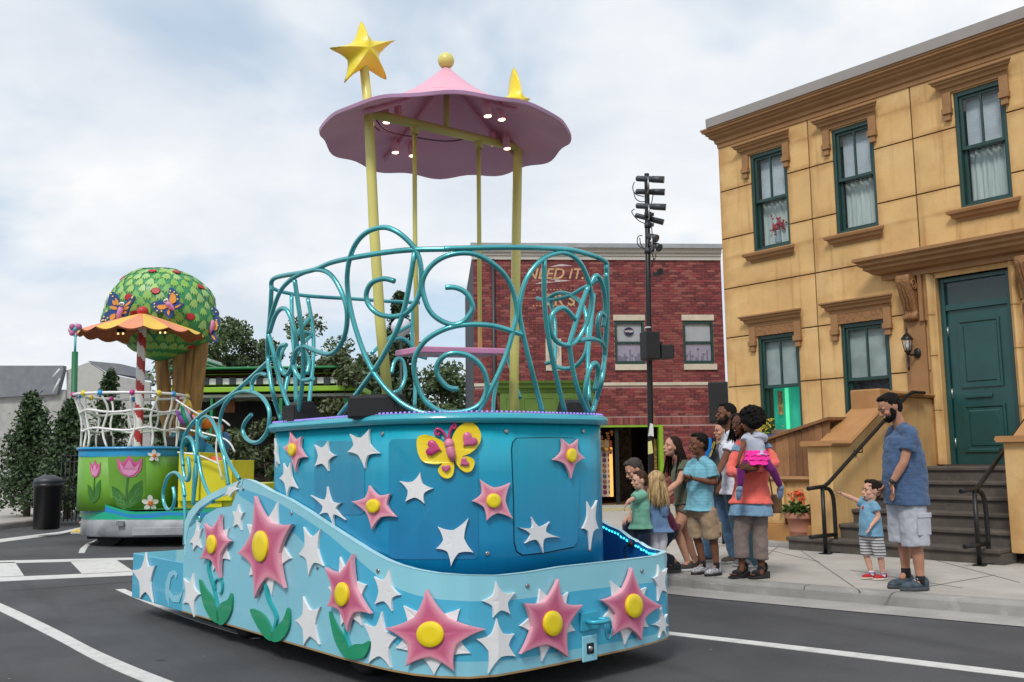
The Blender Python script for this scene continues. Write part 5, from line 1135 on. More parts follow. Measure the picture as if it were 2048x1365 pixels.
# tow eye and socket
h=HW.hit(*z3_((830,845))[0]); X_=h[1].cross(V(0,0,1)).normalized()*-1; aq=mat('aqua_hardware',(.05,.40,.55),.35,metal=.2)
obj('tow_plate',B().cbox(h[0]+h[1]*.012-X_*.01,.15,.02,.11,ax=(X_,h[1],V(0,0,1))),aq,fl,bevel=.004)
cE=h[0]+h[1]*.05+X_*.06; obj('tow_eye',B().tube([cE+X_*.075*math.cos(t)+h[1]*.05*math.sin(t)-X_*.03 for t in np.linspace(0,2*PI,20)],.014,8),aq,fl)
obj('carabiner',B().tube([cE+X_*(.05+.028*math.cos(t))+V(0,0,-.055+.065*math.sin(t))+h[1]*.01 for t in np.linspace(0,2*PI,20)],.007,6),aq,fl)
h=HW.hit(*z3_((830,1078))[0]); obj('socket_plate',B().cbox(h[0]+h[1]*.006,.13,.012,.155,ax=(X_,h[1],V(0,0,1))),mat('aqua_plate',(.24,.54,.64),.38,coat=.3),fl,bevel=.01)
obj('socket',B().cbox(h[0]+h[1]*.012,.062,.01,.065,ax=(X_,h[1],V(0,0,1))),dark,fl,bevel=.004); obj('socket_plug',B().ell(h[0]+h[1]*.018-X_*.008,.018,.012,.018),screw,fl)
p0=HW.trace([(1273,1088)],0,1)[0]; obj('microphone_clip',B().ell(p0[0]-n_*.06,.025,.03,.025),blk,fl); obj('cable',B().tube(smooth_pts([p0[0]-n_*.06,HW.trace([(1262,1095)],0,1)[0][0]-n_*.07,HW.trace([(1265,1120)],0,1)[0][0]-n_*.08],5),.006,5),blk,fl)
# ---- teal scroll railing
tealr=mat('pearl_teal_tube',(.075,.42,.45),.26,metal=.5,var=.25,vs=3,bump=.02,coat=.5)
RW=mkwall(DR,off=lambda z:-.035+.20*max(0,min(1.1,(z-ZR)/1.04)))
if RW.nm[0].dot(DW.nm[0])<0: RW=Wall(uv2xy(DR),closed=True,out=-RW.out,off=RW.off)
za_=zoom(500,440,3.25); zb_=zoom(840,440,3.25)
def rtube(px,which=0,r=.0165,n=5,name='scroll_tube',ex=0):
    q=[(p.x,p.y) for p in smooth_pts(px,n)]; P=[]
    for x,y in q:
        h=RW.hit(x,y,ex,which,z0=2.2); k=0
        while h is None and k<12: x=x+(890-x)*.012; h=RW.hit(x,y,ex,which,z0=2.2); k+=1
        if h: P.append(h[0])
    # smooth jitter
    for _ in range(2): P=[P[0]]+[(P[i-1]+P[i]*2+P[i+1])/4 for i in range(1,len(P)-1)]+[P[-1]]
    return obj(name,B().tube(P,r,8),tealr,fl)
rtube(za_((140,440),(140,400),(180,370),(330,345),(430,320),(520,280),(650,250),(860,215),(1050,195),(1300,191))+zb_((150,188),(300,184),(600,179),(930,190),(1060,215),(1180,255),(1250,310),(1253,345)),name='top_rail',r=.017)
A=za_
for pts in ([(570,1285),(680,1150),(820,960),(900,820),(1000,600),(1070,210)],
 [(940,400),(870,382),(790,410),(755,480),(770,550),(830,610),(920,630),(1010,610),(1080,530),(1110,430),(1110,300),(1080,200),(1000,110),(920,60),(850,50),(760,80),(690,150),(645,260),(630,400),(650,560),(690,720),(760,910),(850,1060),(980,1190),(1100,1250),(1200,1268)],
 [(120,740),(135,640),(180,500),(230,420),(320,355),(440,322),(530,360),(600,480),(632,600),(620,740),(570,840),(510,875),(420,850),(350,820),(300,850),(275,920),(300,1000),(350,1045),(410,1030)],
 [(290,390),(315,560),(345,800),(342,1050),(305,1300)],[(120,740),(150,850),(180,1000),(230,1160),(290,1300)],[(140,430),(132,600),(115,800),(122,950),(150,1130),(205,1310)],
 [(130,730),(165,620),(210,575),(250,600),(290,720),(298,850),(270,960),(235,1008),(200,970),(180,880),(200,820),(235,815)],[(660,1290),(650,1290)]):
    if len(pts)>2: rtube(za_(*pts))
for pts in ([(165,440),(230,440),(300,475),(345,560),(320,620),(270,670),(200,682),(110,640),(50,570),(15,450),(25,370),(80,290),(170,235),(280,215),(380,230),(480,290),(560,370),(610,480),(630,600),(610,700),(570,850),(510,1000),(440,1140),(375,1262)],
 [(800,1262),(740,1030),(690,830),(650,640),(650,540),(680,410),(740,310),(820,240),(920,212),(1000,240),(1060,310),(1105,430),(1115,540),(1080,680),(1030,770),(970,815),(900,800),(855,740),(845,660),(870,600),(920,572),(960,590),(1005,645)],
 [(808,262),(808,500),(825,700),(870,950),(945,1262)],[(1095,430),(1035,600),(985,760),(975,830),(990,950),(1030,1120),(1095,1265)],
 [(250,1100),(180,1090),(120,1020),(108,950),(150,890),(220,865),(310,880),(390,940),(432,1030),(430,1120),(390,1200),(300,1245),(150,1252),(60,1200),(10,1140),(-35,1010),(-35,900),(10,815),(60,765),(150,715),(260,685),(380,680),(480,690),(600,725),(660,745)],
 [(1210,290),(1218,500),(1205,800),(1195,950),(1170,1100),(1115,1262)],[(1250,345),(1238,500),(1215,700),(1212,800),(1190,960),(1150,1140),(1120,1262)],
 [(1110,425),(1140,362),(1175,390),(1200,480),(1205,600),(1190,700)],[(1212,640),(1178,603),(1158,650),(1156,710),(1172,780),(1206,835)],[(1135,1110),(1155,1010),(1150,935),(1112,950),(1080,1060),(1078,1180),(1110,1258)],[(1035,785),(1090,775),(1150,780),(1190,800)]): rtube(zb_(*pts))
# far side of the railing (seen through the near side)
def rtube2(px): return rtube(px,which=1,name='rear_scroll_tube')
rtube(za_((140,440),(180,460),(240,475),(330,490),(480,503),(700,515),(900,530))+[(840,606)],which=1,name='rear_top_rail',r=.016)
for pts in ([(270,490),(275,700),(290,900),(300,1200)],[(375,510),(408,700),(412,900),(380,1230)],[(385,640),(320,720),(290,760)],[(400,750),(340,810),(290,900),(250,1010),(225,1130)],[(300,745),(350,730),(400,745)],[(225,825),(190,900),(200,970),(260,1000)],[(350,850),(385,920),(370,1000)]): rtube2(za_(*pts))
for pts in ([(1060,560),(1055,800),(1075,1000),(1070,1230)],[(900,830),(920,790),(970,770),(1020,785),(1060,830)],[(790,870),(900,770),(1050,680)],[(920,1000),(935,930),(965,900),(1000,930),(1010,1020),(980,1100),(930,1125)],[(1050,870),(1080,880),(1150,900)]): rtube2(za_(*pts))
for pts in ([(1180,380),(1050,450),(960,500),(820,525),(760,510)],[(825,520),(870,485),(930,475),(1000,500),(1060,560),(1085,650),(1090,800),(1060,900),(990,965),(900,960),(860,925),(820,935)],[(845,530),(875,640),(880,800),(875,940)],[(1130,480),(1110,700),(1090,900),(1100,1180)],[(560,860),(600,1000),(650,1160)],[(500,1050),(480,1160),(475,1262)]): rtube2(zb_(*pts))
# ---- stair railing on the near side, in the plane of the hull side
zc_=zoom(320,740,5.25); zd_=zoom(110,740,3.79)
def stube(px,r=.0155,u=.03,name='stair_rail_tube'):
    pl=FL(u,7); P=[onp(p.x,p.y,pl,n_) for p in smooth_pts(px,5)]; return obj(name,B().tube(P,r,8),tealr,fl)
stube([(548,712),(533,727),(475,780),(442,804),(400,832),(377,858),(366,885),(364,911),(366,935),(370,957),(377,960),(379,940),(376,915)],name='stair_top_rail',r=.017)
for pts in ([(960,470),(900,540),(870,620),(890,700),(940,750),(1000,765),(1060,740),(1120,660),(1147,550),(1145,420),(1090,310),(1000,245),(900,225),(800,245),(720,310),(660,410),(630,540),(632,680),(670,850),(740,1000),(835,1150)],
 [(970,230),(965,150),(1000,75),(1060,42),(1125,60)],[(392,520),(390,700),(388,900),(362,1080),(352,1250),(345,1420)],[(510,715),(440,695),(415,620),(430,530),(480,490),(530,515),(580,600),(620,720),(670,900),(700,1080),(718,1210)],
 [(245,1010),(230,860),(260,735),(300,708),(340,760),(370,900),(382,1100),(365,1250),(350,1400)],[(400,900),(430,1080),(480,1230),(560,1390)]): stube(zc_(*pts))
for pts in ([(895,890),(907,970),(890,1045),(857,1060),(828,1015),(820,930),(850,820),(900,780),(940,800),(970,870),(985,960)],[(970,880),(987,1100),(980,1330)],[(1060,1070),(1095,1110),(1100,1150)]): stube(zd_(*pts))
# arch strip over the opening at the rear of the hull side
arch=[(366,1112),(366,1075),(370,1045),(378,1025),(394,1006),(418,990),(450,974),(487,958)]; ain=[(372,1112),(373,1078),(378,1052),(387,1034),(401,1016),(424,1000),(452,986),(484,972)]
A_=HW.trace(arch); C_=HW.trace(ain); obj('arch_strip',B().rings([[a[0]+a[1]*.004,c2[0]+c2[1]*.004,c2[0]-c2[1]*.035,a[0]-a[1]*.035] for a,c2 in zip(A_,C_)],True,True,smooth=False),mat('aqua_pale_paint',(.30,.60,.68),.38,coat=.3),fl)
# rear steps block between hull sides (behind the tower)
obj('step_block',B().rings([[FL(u,v,z) for u,v in ((.25,6.6),(.25,7.1),(1.5,7.1),(1.5,6.6))] for z in (.57,1.02)],True,True,smooth=False),mat('aqua_mid_paint',(.06,.38,.56),.38),fl,bevel=.01)
# ---- canopy, posts, beam, stars, swing
yp=mat('pale_yellow_post',(.66,.60,.17),.4,var=.06,bump=.03,coat=.2); ys=mat('yellow_star_paint',(.78,.62,.02),.4,var=.08,vs=3,bump=.05,coat=.25); pc=mat('pink_canopy_top',(.72,.36,.47),.5,var=.05,bump=.05); pcu=mat('pink_canopy_inside',(.86,.42,.54),.55,var=.08,vs=2,bump=.1)
pl0=FL(.9,5.48)
def CP(px,py,dv=0): return onp(px,py,FL(.9,5.48+dv),a_)
def ptube(name,pts,r,m=yp,dv=0,seg=12,par=fl): return obj(name,B().tube([CP(x,y,dv) for x,y in pts],r,seg),m,par)
ptube('canopy_post',[(777,812),(760,640),(748,460),(737,220),(728,135)],[.036,.036,.036,.034,.032]); ptube('canopy_post',[(1027,850),(1029,700),(1033,450),(1036,285),(1036,190)],[.036]*5)
ptube('cross_beam',[(737,226),(1037,296)],.034); ptube('king_post',[(893,262),(893,188)],.022); ptube('swing_rod',[(829,268),(830,470),(834,698)],.0165); ptube('swing_rod',[(957,296),(958,420),(960,700)],.0165)
for x,y in ((829,262),(957,290)): ptube('swing_shackle',[(x,y-14),(x+1,y+6)],.03); ptube('swing_hook',[(x+3,y-3),(x+6,y+5),(x+1,y+12),(x,y+20)],.008,blk,seg=6)
obj('swing_seat',B().rings([[CP(x,y,0)+a_*q for q in (-.16,.16)]+[CP(x,y,0)+a_*q+V(0,0,-.045) for q in (.16,-.16)] for x,y in ((815,697),(985,701))],True,True,smooth=False),mat('pink_seat',(.62,.24,.42),.4,coat=.2),fl,bevel=.008)
apex=CP(892,138); zrim=3.735; cc0=V(apex.x,apex.y,0); RR=.915
def can(scale,dz,nr=11,seg=96):
    R=[]
    for i in range(nr+1):
        f=i/nr; row=[]
        for k in range(seg):
            a=2*PI*k/seg; w_=math.cos(11*a); rr=RR*scale*(.03+.97*f)*(1+.013*w_*f**3); prof=(1-f)**1.25*(1-.12*math.sin(PI*f)); z=zrim+(apex.z-zrim)*prof-.013*w_*f**3+dz
            row.append(V(cc0.x+rr*math.cos(a),cc0.y+rr*math.sin(a),z))
        R.append(row)
    return R
top=can(1,0); und=can(.994,-.022)
obj('canopy',B().rings(top,True,False),pc,fl); obj('canopy_lining',B().rings(und,True,False),pcu,fl); obj('canopy_hem',B().rings([top[-1],und[-1]],True,False),mat('mauve_hem',(.50,.28,.45),.5),fl)
obj('finial',B().ell(CP(892,122),.062,.062,.062,u=24,v=16),yp,fl)
for k in range(4):
    a=PI/4+k*PI/2; P=[V(cc0.x+r_*math.cos(a),cc0.y+r_*math.sin(a),zrim+(apex.z-zrim)*((1-r_/RR)**1.25*(1-.12*math.sin(PI*r_/RR)))-.05) for r_ in (.05,.2,.4,.6,.74)]; obj('canopy_rib',B().tube(P,.02,6),pcu,fl)
def disc_swirl(a0,r0_,sz):
    P=[]
    for t in np.linspace(0,10,60):
        q=sz*(1-t/12); a=a0+q*math.cos(t)/max(.2,r0_); r_=r0_+q*math.sin(t); f=r_/RR; P.append(V(cc0.x+r_*math.cos(a),cc0.y+r_*math.sin(a),zrim+(apex.z-zrim)*((1-f)**1.25*(1-.12*math.sin(PI*f)))+.003))
    obj('painted_swirl',B().tube(P,.006,5),mat('swirl_pink',(.60,.20,.30),.5),fl)
for k in range(7): disc_swirl(-PI/2+k*.9-.45,.22,.085); disc_swirl(-PI/2+k*.9,.40,.08)
from mathutils.bvhtree import BVHTree
_l=B().rings(und,True,False); lbv=BVHTree.FromPolygons([Vector(q) for q in _l.v],_l.f)
lampe=mat('lit_lamp',(1,.8,.5),.4,emit=(1,.66,.42),es=7)
for px,py,dv in ((788,285,.25),(822,292,.22),(972,208,-.3),(1000,216,-.3),(985,270,.35),(1011,277,.3),(770,222,-.35),(795,215,-.3)):
    h_=lbv.ray_cast(CAM,ray(px,py-12).normalized()); p=h_[0]-V(0,0,.13) if h_[0] else CP(px,py,0)
    o=obj('canopy_spotlight',B().tube([p+V(0,0,.10),p+V(0,0,.09),p+V(.01,0,.0)],[.018,.028,.030],12).cbox(p+V(0,.02,.12),.03,.02,.08),pcu,fl); obj('bulb',B().tube([p+V(.01,0,.001),p+V(.01,0,-.004)],.024,12),lampe,o)
for pts in ([(745,222),(742,245),(760,262)],[(752,240),(775,262),(830,275),(890,283),(935,278)],[(1015,205),(1045,222),(1042,260),(1030,290)],[(1037,285),(1028,310),(1029,318)]):
    obj('cable',B().tube([CP(p.x,p.y,.08) for p in smooth_pts(pts,5)],.006,5),mat('mauve_cable',(.2,.08,.14),.6),fl)
def star3d(name,pts,cen,th,dv=0,par=fl,m=ys,soft=.62):
    """puffy star solid: pixel tips in the canopy plane"""
    o,_=star_px(pts,.56,n=4,cen=cen); cn=CP(*cen,dv); P=[CP(x,y,dv) for x,y in o]; n=len(P); R=[]
    for f,h in ((.0,1.),(.3,.93),(.55,.75),(.8,.45),(.93,.22),(1.,0),(.93,-.22),(.8,-.45),(.55,-.75),(.3,-.93),(.0,-1.)):
        R.append([cn+(p-cn)*max(f,.01)-a_*(th*h) for p in P])
    return obj(name,B().rings(R,True,True),m,par)
star3d('star_finial',[(721,43),(792,81),(773,160),(689,167),(659,96)],(724,105),.10)
zt=zoom(600,20,3.413)
pts=zt((1453,390),(1540,585),(1500,640),(1418,640),(1415,575))
star3d('star_finial',[(1027,135),(1060,200),(1046,262),(1012,262),(1006,196)],(1030,205),.09)
# monitors resting on the platform
def wedge(label,px,py,v_,w_,h_,d_,rz,z=ZR+.014):
    q=onp(px,py,FL(0,v_),a_); t=thing('stage_monitor',label,'speaker',V(q.x,q.y,z),'stage monitors on the float platform'); R=Matrix.Rotation(rz,3,'Z'); X,Y=R@V(1,0,0),R@V(0,1,0); c0=V(q.x,q.y,z)
    prof=[(-d_/2,0),(d_/2,0),(d_/2,h_*.45),(d_*.2,h_),(-d_*.25,h_),(-d_/2,h_*.8)]
    obj('cabinet',B().rings([[c0+X*x_+Y*y_+V(0,0,z_) for y_,z_ in prof] for x_ in (-w_/2,w_/2)],True,True,smooth=False),spk,t,bevel=.008)
    obj('grille',B().box(c0-X*w_*.46-Y*(d_/2+.008)+V(0,0,.015),X*w_*.92,V(0,0,h_*.74),Y*.006),mat('grille_cloth',(.02,.02,.022),.8,bump=1,bs=300),t)
wedge('long black stage monitor in the middle of the float platform',757,820,5.15,.33,.15,.22,-.25); wedge('black stage monitor at the left corner of the float platform',604,830,6.2,.20,.165,.2,-.9); wedge('black stage monitor at the right corner of the float platform',1148,828,5.0,.2,.16,.2,.35)
# ================================================================== the second float (garden)
f2=thing('garden_float','green garden parade float with tulips, daisies, orange scalloped parasol and painted tree','parade float',V(-6.3,17.2,0))
O2=[(-7.55,19.2),(-7.60,18.4),(-7.62,17.5),(-7.60,17.0),(-7.45,16.65),(-7.1,16.32),(-6.6,16.14),(-6.0,16.10),(-5.2,16.14),(-4.2,16.22),(-3.0,16.35)]
W2=Wall(O2); 
if W2.nm[6].y>0: W2=Wall(O2,out=-1)
t2=W2.trace([(172,1000),(178,980),(188,1000),(205,1020),(230,1028),(262,1034),(300,1036),(352,1034),(400,1030),(470,1028)])
g2=mat('garden_green',(.02,.30,.12),.42,attr='col',var=.05,vs=3,bump=.05,coat=.15)
def z_at(W_,i,py,x=None):
    return 0
def w2z(k): # height of given pixel row at outline point k
    p=W2.p[k]; return p
def zrow(P,py):   # height above P(x,y) seen at picture row py
    lo,hi=-.5,9.
    for _ in range(40):
        m=(lo+hi)/2; d=V(P.x,P.y,m)-CAM; y=682.5-FPX*d.dot(AU)/d.dot(AF)
        if y>py: lo=m
        else: hi=m
    return (lo+hi)/2
def pxx(P,z=.8):
    d=V(P.x,P.y,z)-CAM; return 1024+FPX*d.dot(AX)/d.dot(AF)
dens=smooth_pts([(p.x,p.y,0) for p in W2.p],6); 
b=B(); bs=B()
topk=[(160,955),(170,965),(178,982),(194,1000),(215,1011),(250,1021),(268,1024),(321,1023),(352,1022),(420,1018),(700,1000)]
blu=[(160,1012),(185,1022),(205,1020),(240,1026),(300,1032),(352,1030),(420,1026),(700,1020)]
def ii(tab,x): return float(np.interp(x,[q[0] for q in tab],[q[1] for q in tab]))
cols2=[]
for P in dens:
    x=pxx(P); yt=ii(topk,x); cols2.append((P,[zrow(P,1040 if x>172 else 1038),zrow(P,min(1037,yt+(1040-yt)*(.68+.18*math.sin(x*.05)))),zrow(P,yt+(1040-yt)*(.25+.12*math.sin(x*.05+.6))),zrow(P,yt)]))
gc=[(.005,.36,.20),(.01,.22,.52),(.005,.36,.20)]
for (P0,a0),(P1,a1) in zip(cols2[:-1],cols2[1:]):
    for k in range(3): b.add([V(P0.x,P0.y,a0[k]),V(P1.x,P1.y,a1[k]),V(P1.x,P1.y,a1[k+1]),V(P0.x,P0.y,a0[k+1])],[(0,1,2,3)],gc[k])
    zz0=a0[0]
bm_2=b.mesh('hull'); bm=bmesh.new(); bm.from_mesh(bm_2); bmesh.ops.remove_doubles(bm,verts=bm.verts,dist=.001); bm.to_mesh(bm_2); bm.free(); obj('hull_band',bm_2,g2,f2)
zh=[c_[1][0] for c_ in cols2]
stn=mat('painted_rock_skirt',(.26,.27,.29),.55,var=.45,vs=2.2,bump=.3,bs=9,det=3)
k=0
while k<len(dens)-1:
    k2=min(k+4,len(dens)-1); R=[[V(P.x,P.y,.17),V(P.x,P.y-.03,.2),V(P.x,P.y-.035,zh[i+k]-.03),V(P.x,P.y,zh[i+k])] for i,P in enumerate(dens[k:k2+1])]; obj('rock_panel',B().rings(R,False,False),stn,f2); k=k2
obj('deck',sheet([p for p in dens]+[V(-3,19.2,0)],.62),mat('deck_green',(.03,.16,.05),.7),f2)
obj('underbody',B().box((-7.3,16.5,.12),(4,0,0),(0,2.5,0),(0,0,.45)),mat('underbody_black',(.006,.006,.007),.9),f2)
for x in (-6.9,-4.2): obj('wheel',B().tube([V(x,16.45,.24),V(x,16.7,.24)],.24,18),tyre,f2)
obj('step_board',B().box((-6.35,16.02,.20),(1.0,0,0),(0,.1,0),(0,0,.13)),stn,f2,bevel=.01); obj('tail_lamp',B().box((-6.62,16.03,.36),(.12,0,0),(0,.08,0),(0,0,.08)),screw,f2)
# tower
C2=V(-6.82,17.02,0); D2=[(C2.x+.80*math.copysign(abs(math.cos(t))**.8,math.cos(t)),C2.y+.80*math.copysign(abs(math.sin(t))**.8,math.sin(t))) for t in np.linspace(0,2*PI,61)[:-1]]
DW2=Wall(D2,closed=True)
if DW2.nm[0].x<0: DW2=Wall(D2,closed=True,out=-1)
Z2=zrow(V(C2.x,C2.y-.8,0),897)
obj('tower_body',B().rings([DW2.ring(z) for z in (.6,1.0,Z2-.02)],True,True),mat('grass_green_paint',(.13,.33,.025),.45,var=.12,vs=2,bump=.05,coat=.15),f2)
R=[DW2.ring(Z2+.028*math.sin(2*PI*k/10),.015+.028*math.cos(2*PI*k/10)) for k in range(11)]; obj('rim',B().rings(R,True,False),mat('blue_rim',(.01,.24,.50),.4,coat=.2),f2)
# blue sky band with a grass-blade lower edge
b=B(); rg=DW2.ring(0,.004); m=len(rg); zb=zrow(V(C2.x,C2.y-.8,0),915); r3=random.Random(5)
for i in range(m):
    p,q=rg[i],rg[(i+1)%m]; K=5
    for k in range(K):
        a=p.lerp(q,k/K); e_=p.lerp(q,(k+1)/K); md_=(a+e_)/2; d=r3.uniform(.01,.06); b.add([V(a.x,a.y,Z2-.01),V(e_.x,e_.y,Z2-.01),V(e_.x,e_.y,zb),V(md_.x,md_.y,zb-.0+d*.9),V(a.x,a.y,zb)],[(0,1,2,3,4)])
        b.add([V(a.x,a.y,zb),V(md_.x,md_.y,zb+d*.9),V(e_.x,e_.y,zb),V(md_.x,md_.y,zb-.03)],[(0,1,2,3)]) if 0 else None
obj('sky_band',b,mat('band_blue',(.01,.27,.52),.45,var=.1),f2)
zq=zoom(110,740,3.79)
pinkd=mat('tulip_dark_pink',(.55,.09,.25),.45,coat=.2); pinkl=mat('tulip_light_pink',(.62,.24,.42),.45,coat=.2); lfd=mat('painted_leaf',(.035,.15,.02),.5,var=.15)
def pl2(poly,m,name,W_=DW2,off=.005,th=.010,par=f2,sm=0):
    q=[(p.x,p.y) for p in smooth_pts(poly,4,True)] if sm else poly; return obj(name,plate(W_,q,off,th),m,par)
for ox,oy,sx,sy in ((0,0,1,1),(-258,18,.42,.80)):
    T=lambda *pts:zq(*[((x-565)*sx+565+ox,(y-730)*sy+730+oy+(0 if sy==1 else 0)) for x,y in pts])
    tu=pl2(T((470,665),(515,705),(565,650),(610,705),(662,670),(650,760),(610,805),(560,815),(510,795),(480,750)),pinkd,'tulip_outer')
    pl2(T((492,700),(525,745),(565,680),(600,745),(645,700),(625,765),(595,795),(560,805),(520,785),(500,755)),pinkl,'tulip_inner',off=.016,th=.005,par=tu)
    pl2(T((546,815),(558,815),(552,900),(548,1050),(540,1050),(534,930)),lfd,'tulip_stem')
    pl2(T((432,880),(480,905),(525,950),(545,1050),(525,1060),(470,1030),(440,960)),lfd,'tulip_leaf',sm=0); pl2(T((658,835),(600,870),(560,930),(545,1050),(575,1045),(640,1000),(662,920)),lfd,'tulip_leaf')
    if sx==1:
        lc=mat('leaf_line',(.10,.26,.06),.5)
        for pts in (((450,960),(480,990),(500,970),(480,935),(458,940)),((490,1010),(530,1030),(520,1000),(495,990)),((640,900),(610,930),(620,960),(645,940)),((600,960),(570,1000),(590,1015),(610,990))): obj('painted_curl',ribbon(DW2,T(*pts),.8,off=.012,th=.003),lc,f2)
dw_=mat('daisy_white',(.75,.74,.70),.5); do_=mat('daisy_orange',(.70,.18,.02),.45)
def daisy(cx,cy,r,sx=1.,W_=DW2,np_=5,leafs=False):
    b=B(); 
    for k in range(np_):
        a=-PI/2+2*PI*k/np_; ccx,ccy=cx+r*.62*math.cos(a)*sx,cy+r*.62*math.sin(a); el=[(ccx+r*(.42*math.cos(t)*math.cos(a)-.30*math.sin(t)*math.sin(a))*sx,ccy+r*(.42*math.cos(t)*math.sin(a)+.30*math.sin(t)*math.cos(a))) for t in np.linspace(0,2*PI,13)[:-1]]
        pb_2=plate(W_,el,.008,.02+.001*k); b.add(pb_2.v,pb_2.f)
    d=obj('daisy',b,dw_,f2); obj('daisy_heart',decal(W_,[(cx+r*.32*math.cos(t)*sx,cy+r*.32*math.sin(t)) for t in np.linspace(0,2*PI,15)[:-1]],(cx,cy),.03,.015,rings=(1.,.8,.4),heights=[.7,1,1]),do_,d); return d
daisy(*zq((746,652))[0],12); daisy(*zq((717,1012))[0],16); 
for a in (-1,1): x,y=zq((255+a*28,1040+5*a))[0]; pl2([(x-7,y+4),(x-2,y-6),(x+7,y-5),(x+4,y+5)],mat('olive_leaf',(.16,.26,.02),.5),'daisy_leaf',W_=W2)
daisy(*zq((255,1035))[0],12,.75,W_=W2)
panel(DW2,zq((400,650),(410,642),(670,642),(685,655),(688,800),(684,960),(640,972),(430,972),(418,960),(408,800)),.0,.004,mat('garden_panel',(.115,.30,.022),.45,var=.1,vs=3,coat=.15),'hatch_panel',f2)
# white lattice railing with coloured balls
wt=mat('white_tube',(.72,.72,.70),.35,coat=.2)
R2=Wall(D2,closed=True,out=DW2.out,off=lambda z:-.06+.19*max(0,(z-Z2)/1.03)**1.3)
ZT2=zrow(V(C2.x,C2.y-.85,0),786)
def rp2(th,z,wob=0):
    i=th/(2*PI)*60; k=int(i)%60; f_=i-int(i); p=R2.p[k].lerp(R2.p[(k+1)%60],f_); n=R2.nm[k].lerp(R2.nm[(k+1)%60],f_).normalized(); o=R2.off(z)+.03*math.sin(wob+z*5); return V(p.x+n.x*o,p.y+n.y*o,z)
NB=14; bcol=[mat('ball_yellow',(.72,.55,.03),.4),mat('ball_blue',(.01,.25,.55),.4),mat('ball_magenta',(.45,.03,.22),.4)]
for k in range(NB):
    th=2*PI*(k+.25)/NB
    obj('lattice_upright',B().tube([rp2(th+.05*math.sin(j*.8+k*2.1),Z2+(ZT2-Z2)*j/10,0) for j in range(11)],.020,7),wt,f2); obj('joint_ball',B().ell(rp2(th+.05*math.sin(8+k*2.1),ZT2,0),.05,.05,.05,u=10,v=8),bcol[k%3],f2)
obj('top_rail',B().tube([rp2(2*PI*k/48,ZT2) for k in range(49)],.026,7),wt,f2)
for j,z in enumerate((Z2+(ZT2-Z2)*.35,Z2+(ZT2-Z2)*.68)): obj('lattice_hoop',B().tube([rp2(2*PI*k/48,z+.025*math.sin(k*.8+j)) for k in range(49)],.022,7),wt,f2)
# parasol with scalloped striped canopy
pc2=V(C2.x+.13,C2.y,0); za2=zrow(pc2,626); zr2=zrow(V(pc2.x,pc2.y-1.0,0),652); NS=16; R_c=1.06
oy=mat('parasol_stripes',(.7,.3,.1),.5,attr='col',var=.04); bt=B(); SEG=NS*8; rows=[]
for i in range(8):
    f=i/7; row=[]
    for k in range(SEG):
        a=2*PI*k/SEG; sc=abs(math.sin(a*NS/2)); rr=R_c*f*(1+.0*sc); z=zr2+(za2-zr2)*(1-f)**.92-.055*f**6*sc+ .0; row.append(V(pc2.x+rr*math.cos(a),pc2.y+rr*math.sin(a),z))
    rows.append(row)
for i in range(7):
    for k in range(SEG):
        k2=(k+1)%SEG; col=(.72,.46,.06) if (k//8)%2 else (.72,.26,.13); bt.add([rows[i][k],rows[i][k2],rows[i+1][k2],rows[i+1][k]],[(0,1,2,3)],col,True)
bm_3=bt.mesh('parasol_canopy'); bm=bmesh.new(); bm.from_mesh(bm_3); bmesh.ops.remove_doubles(bm,verts=bm.verts,dist=.0005); bm.to_mesh(bm_3); bm.free(); obj('parasol_canopy',bm_3,oy,f2)
obj('parasol_lining',B().rings([[p-V(0,0,.02+.0*i) for p in r_] for i,r_ in enumerate(rows)],True,False),mat('terracotta_lining',(.38,.10,.035),.6,var=.1),f2)
obj('finial',B().ell(V(pc2.x,pc2.y,za2+.03),.10,.10,.09,u=16,v=10),mat('red_ball',(.45,.02,.02),.4,coat=.2),f2)
bp=B()
for i in range(60):
    z0=Z2+(za2-.1-Z2)*i/60; z1=Z2+(za2-.1-Z2)*(i+1)/60
    for k in range(16):
        a0=2*PI*k/16; a1=2*PI*(k+1)/16; col=(.40,.02,.02) if ((k/16+ i/11)%1)<.5 else (.72,.70,.68); q=lambda a,z:V(pc2.x+.075*math.cos(a),pc2.y+.075*math.sin(a),z); bp.add([q(a0,z0),q(a1,z0),q(a1,z1),q(a0,z1)],[(0,1,2,3)],col,False)
obj('striped_pole',bp,mat('candy_pole',(.6,.3,.3),.4,attr='col',var=.02,coat=.2),f2)
for px,py in ((242,667),(326,665)):
    p=aty(px,py,17.0); o=obj('canopy_spotlight',B().cbox(p+V(0,0,.05),.12,.1,.06),blk,f2); 
    for d in (-.04,.05): obj('bulb',B().ell(p+V(d,-.03,-.01),.020,.02,.020,u=8,v=6),mat('amber_bulb',(1,.7,.4),.4,emit=(1,.6,.25),es=1.6),o)
# painted foam tree with butterflies
tb=V(-6.35,18.6,.6)
tree_r=obj('prop_tree',B().tube([V(-6.36,18.6,.6),V(-6.40,18.6,1.4),V(-6.42,18.55,2.2),V(-6.45,18.5,2.7)],[.26,.20,.22,.26],16),mat('carved_foam_trunk',(.34,.18,.05),.6,var=.5,vs=2.2,stretch=(3,3,.6),bump=.6,bs=5,dirt=.5,dirtcol=(.12,.06,.015)),f2)
for x0,x1,r0_ in ((-.10,-.36,.13),(-.02,-.02,.14),(.08,.34,.13),(.05,.16,.10)): obj('limb',B().tube(smooth_pts([V(-6.45+x0,18.55,1.2),V(-6.45+x0+(x1-x0)*.3,18.5,1.9),V(-6.45+x0+(x1-x0)*.75,18.45,2.5),V(-6.45+x1*1.2,18.4,3.9)],5),[r0_]*16,10),MATS['carved_foam_trunk'],tree_r)
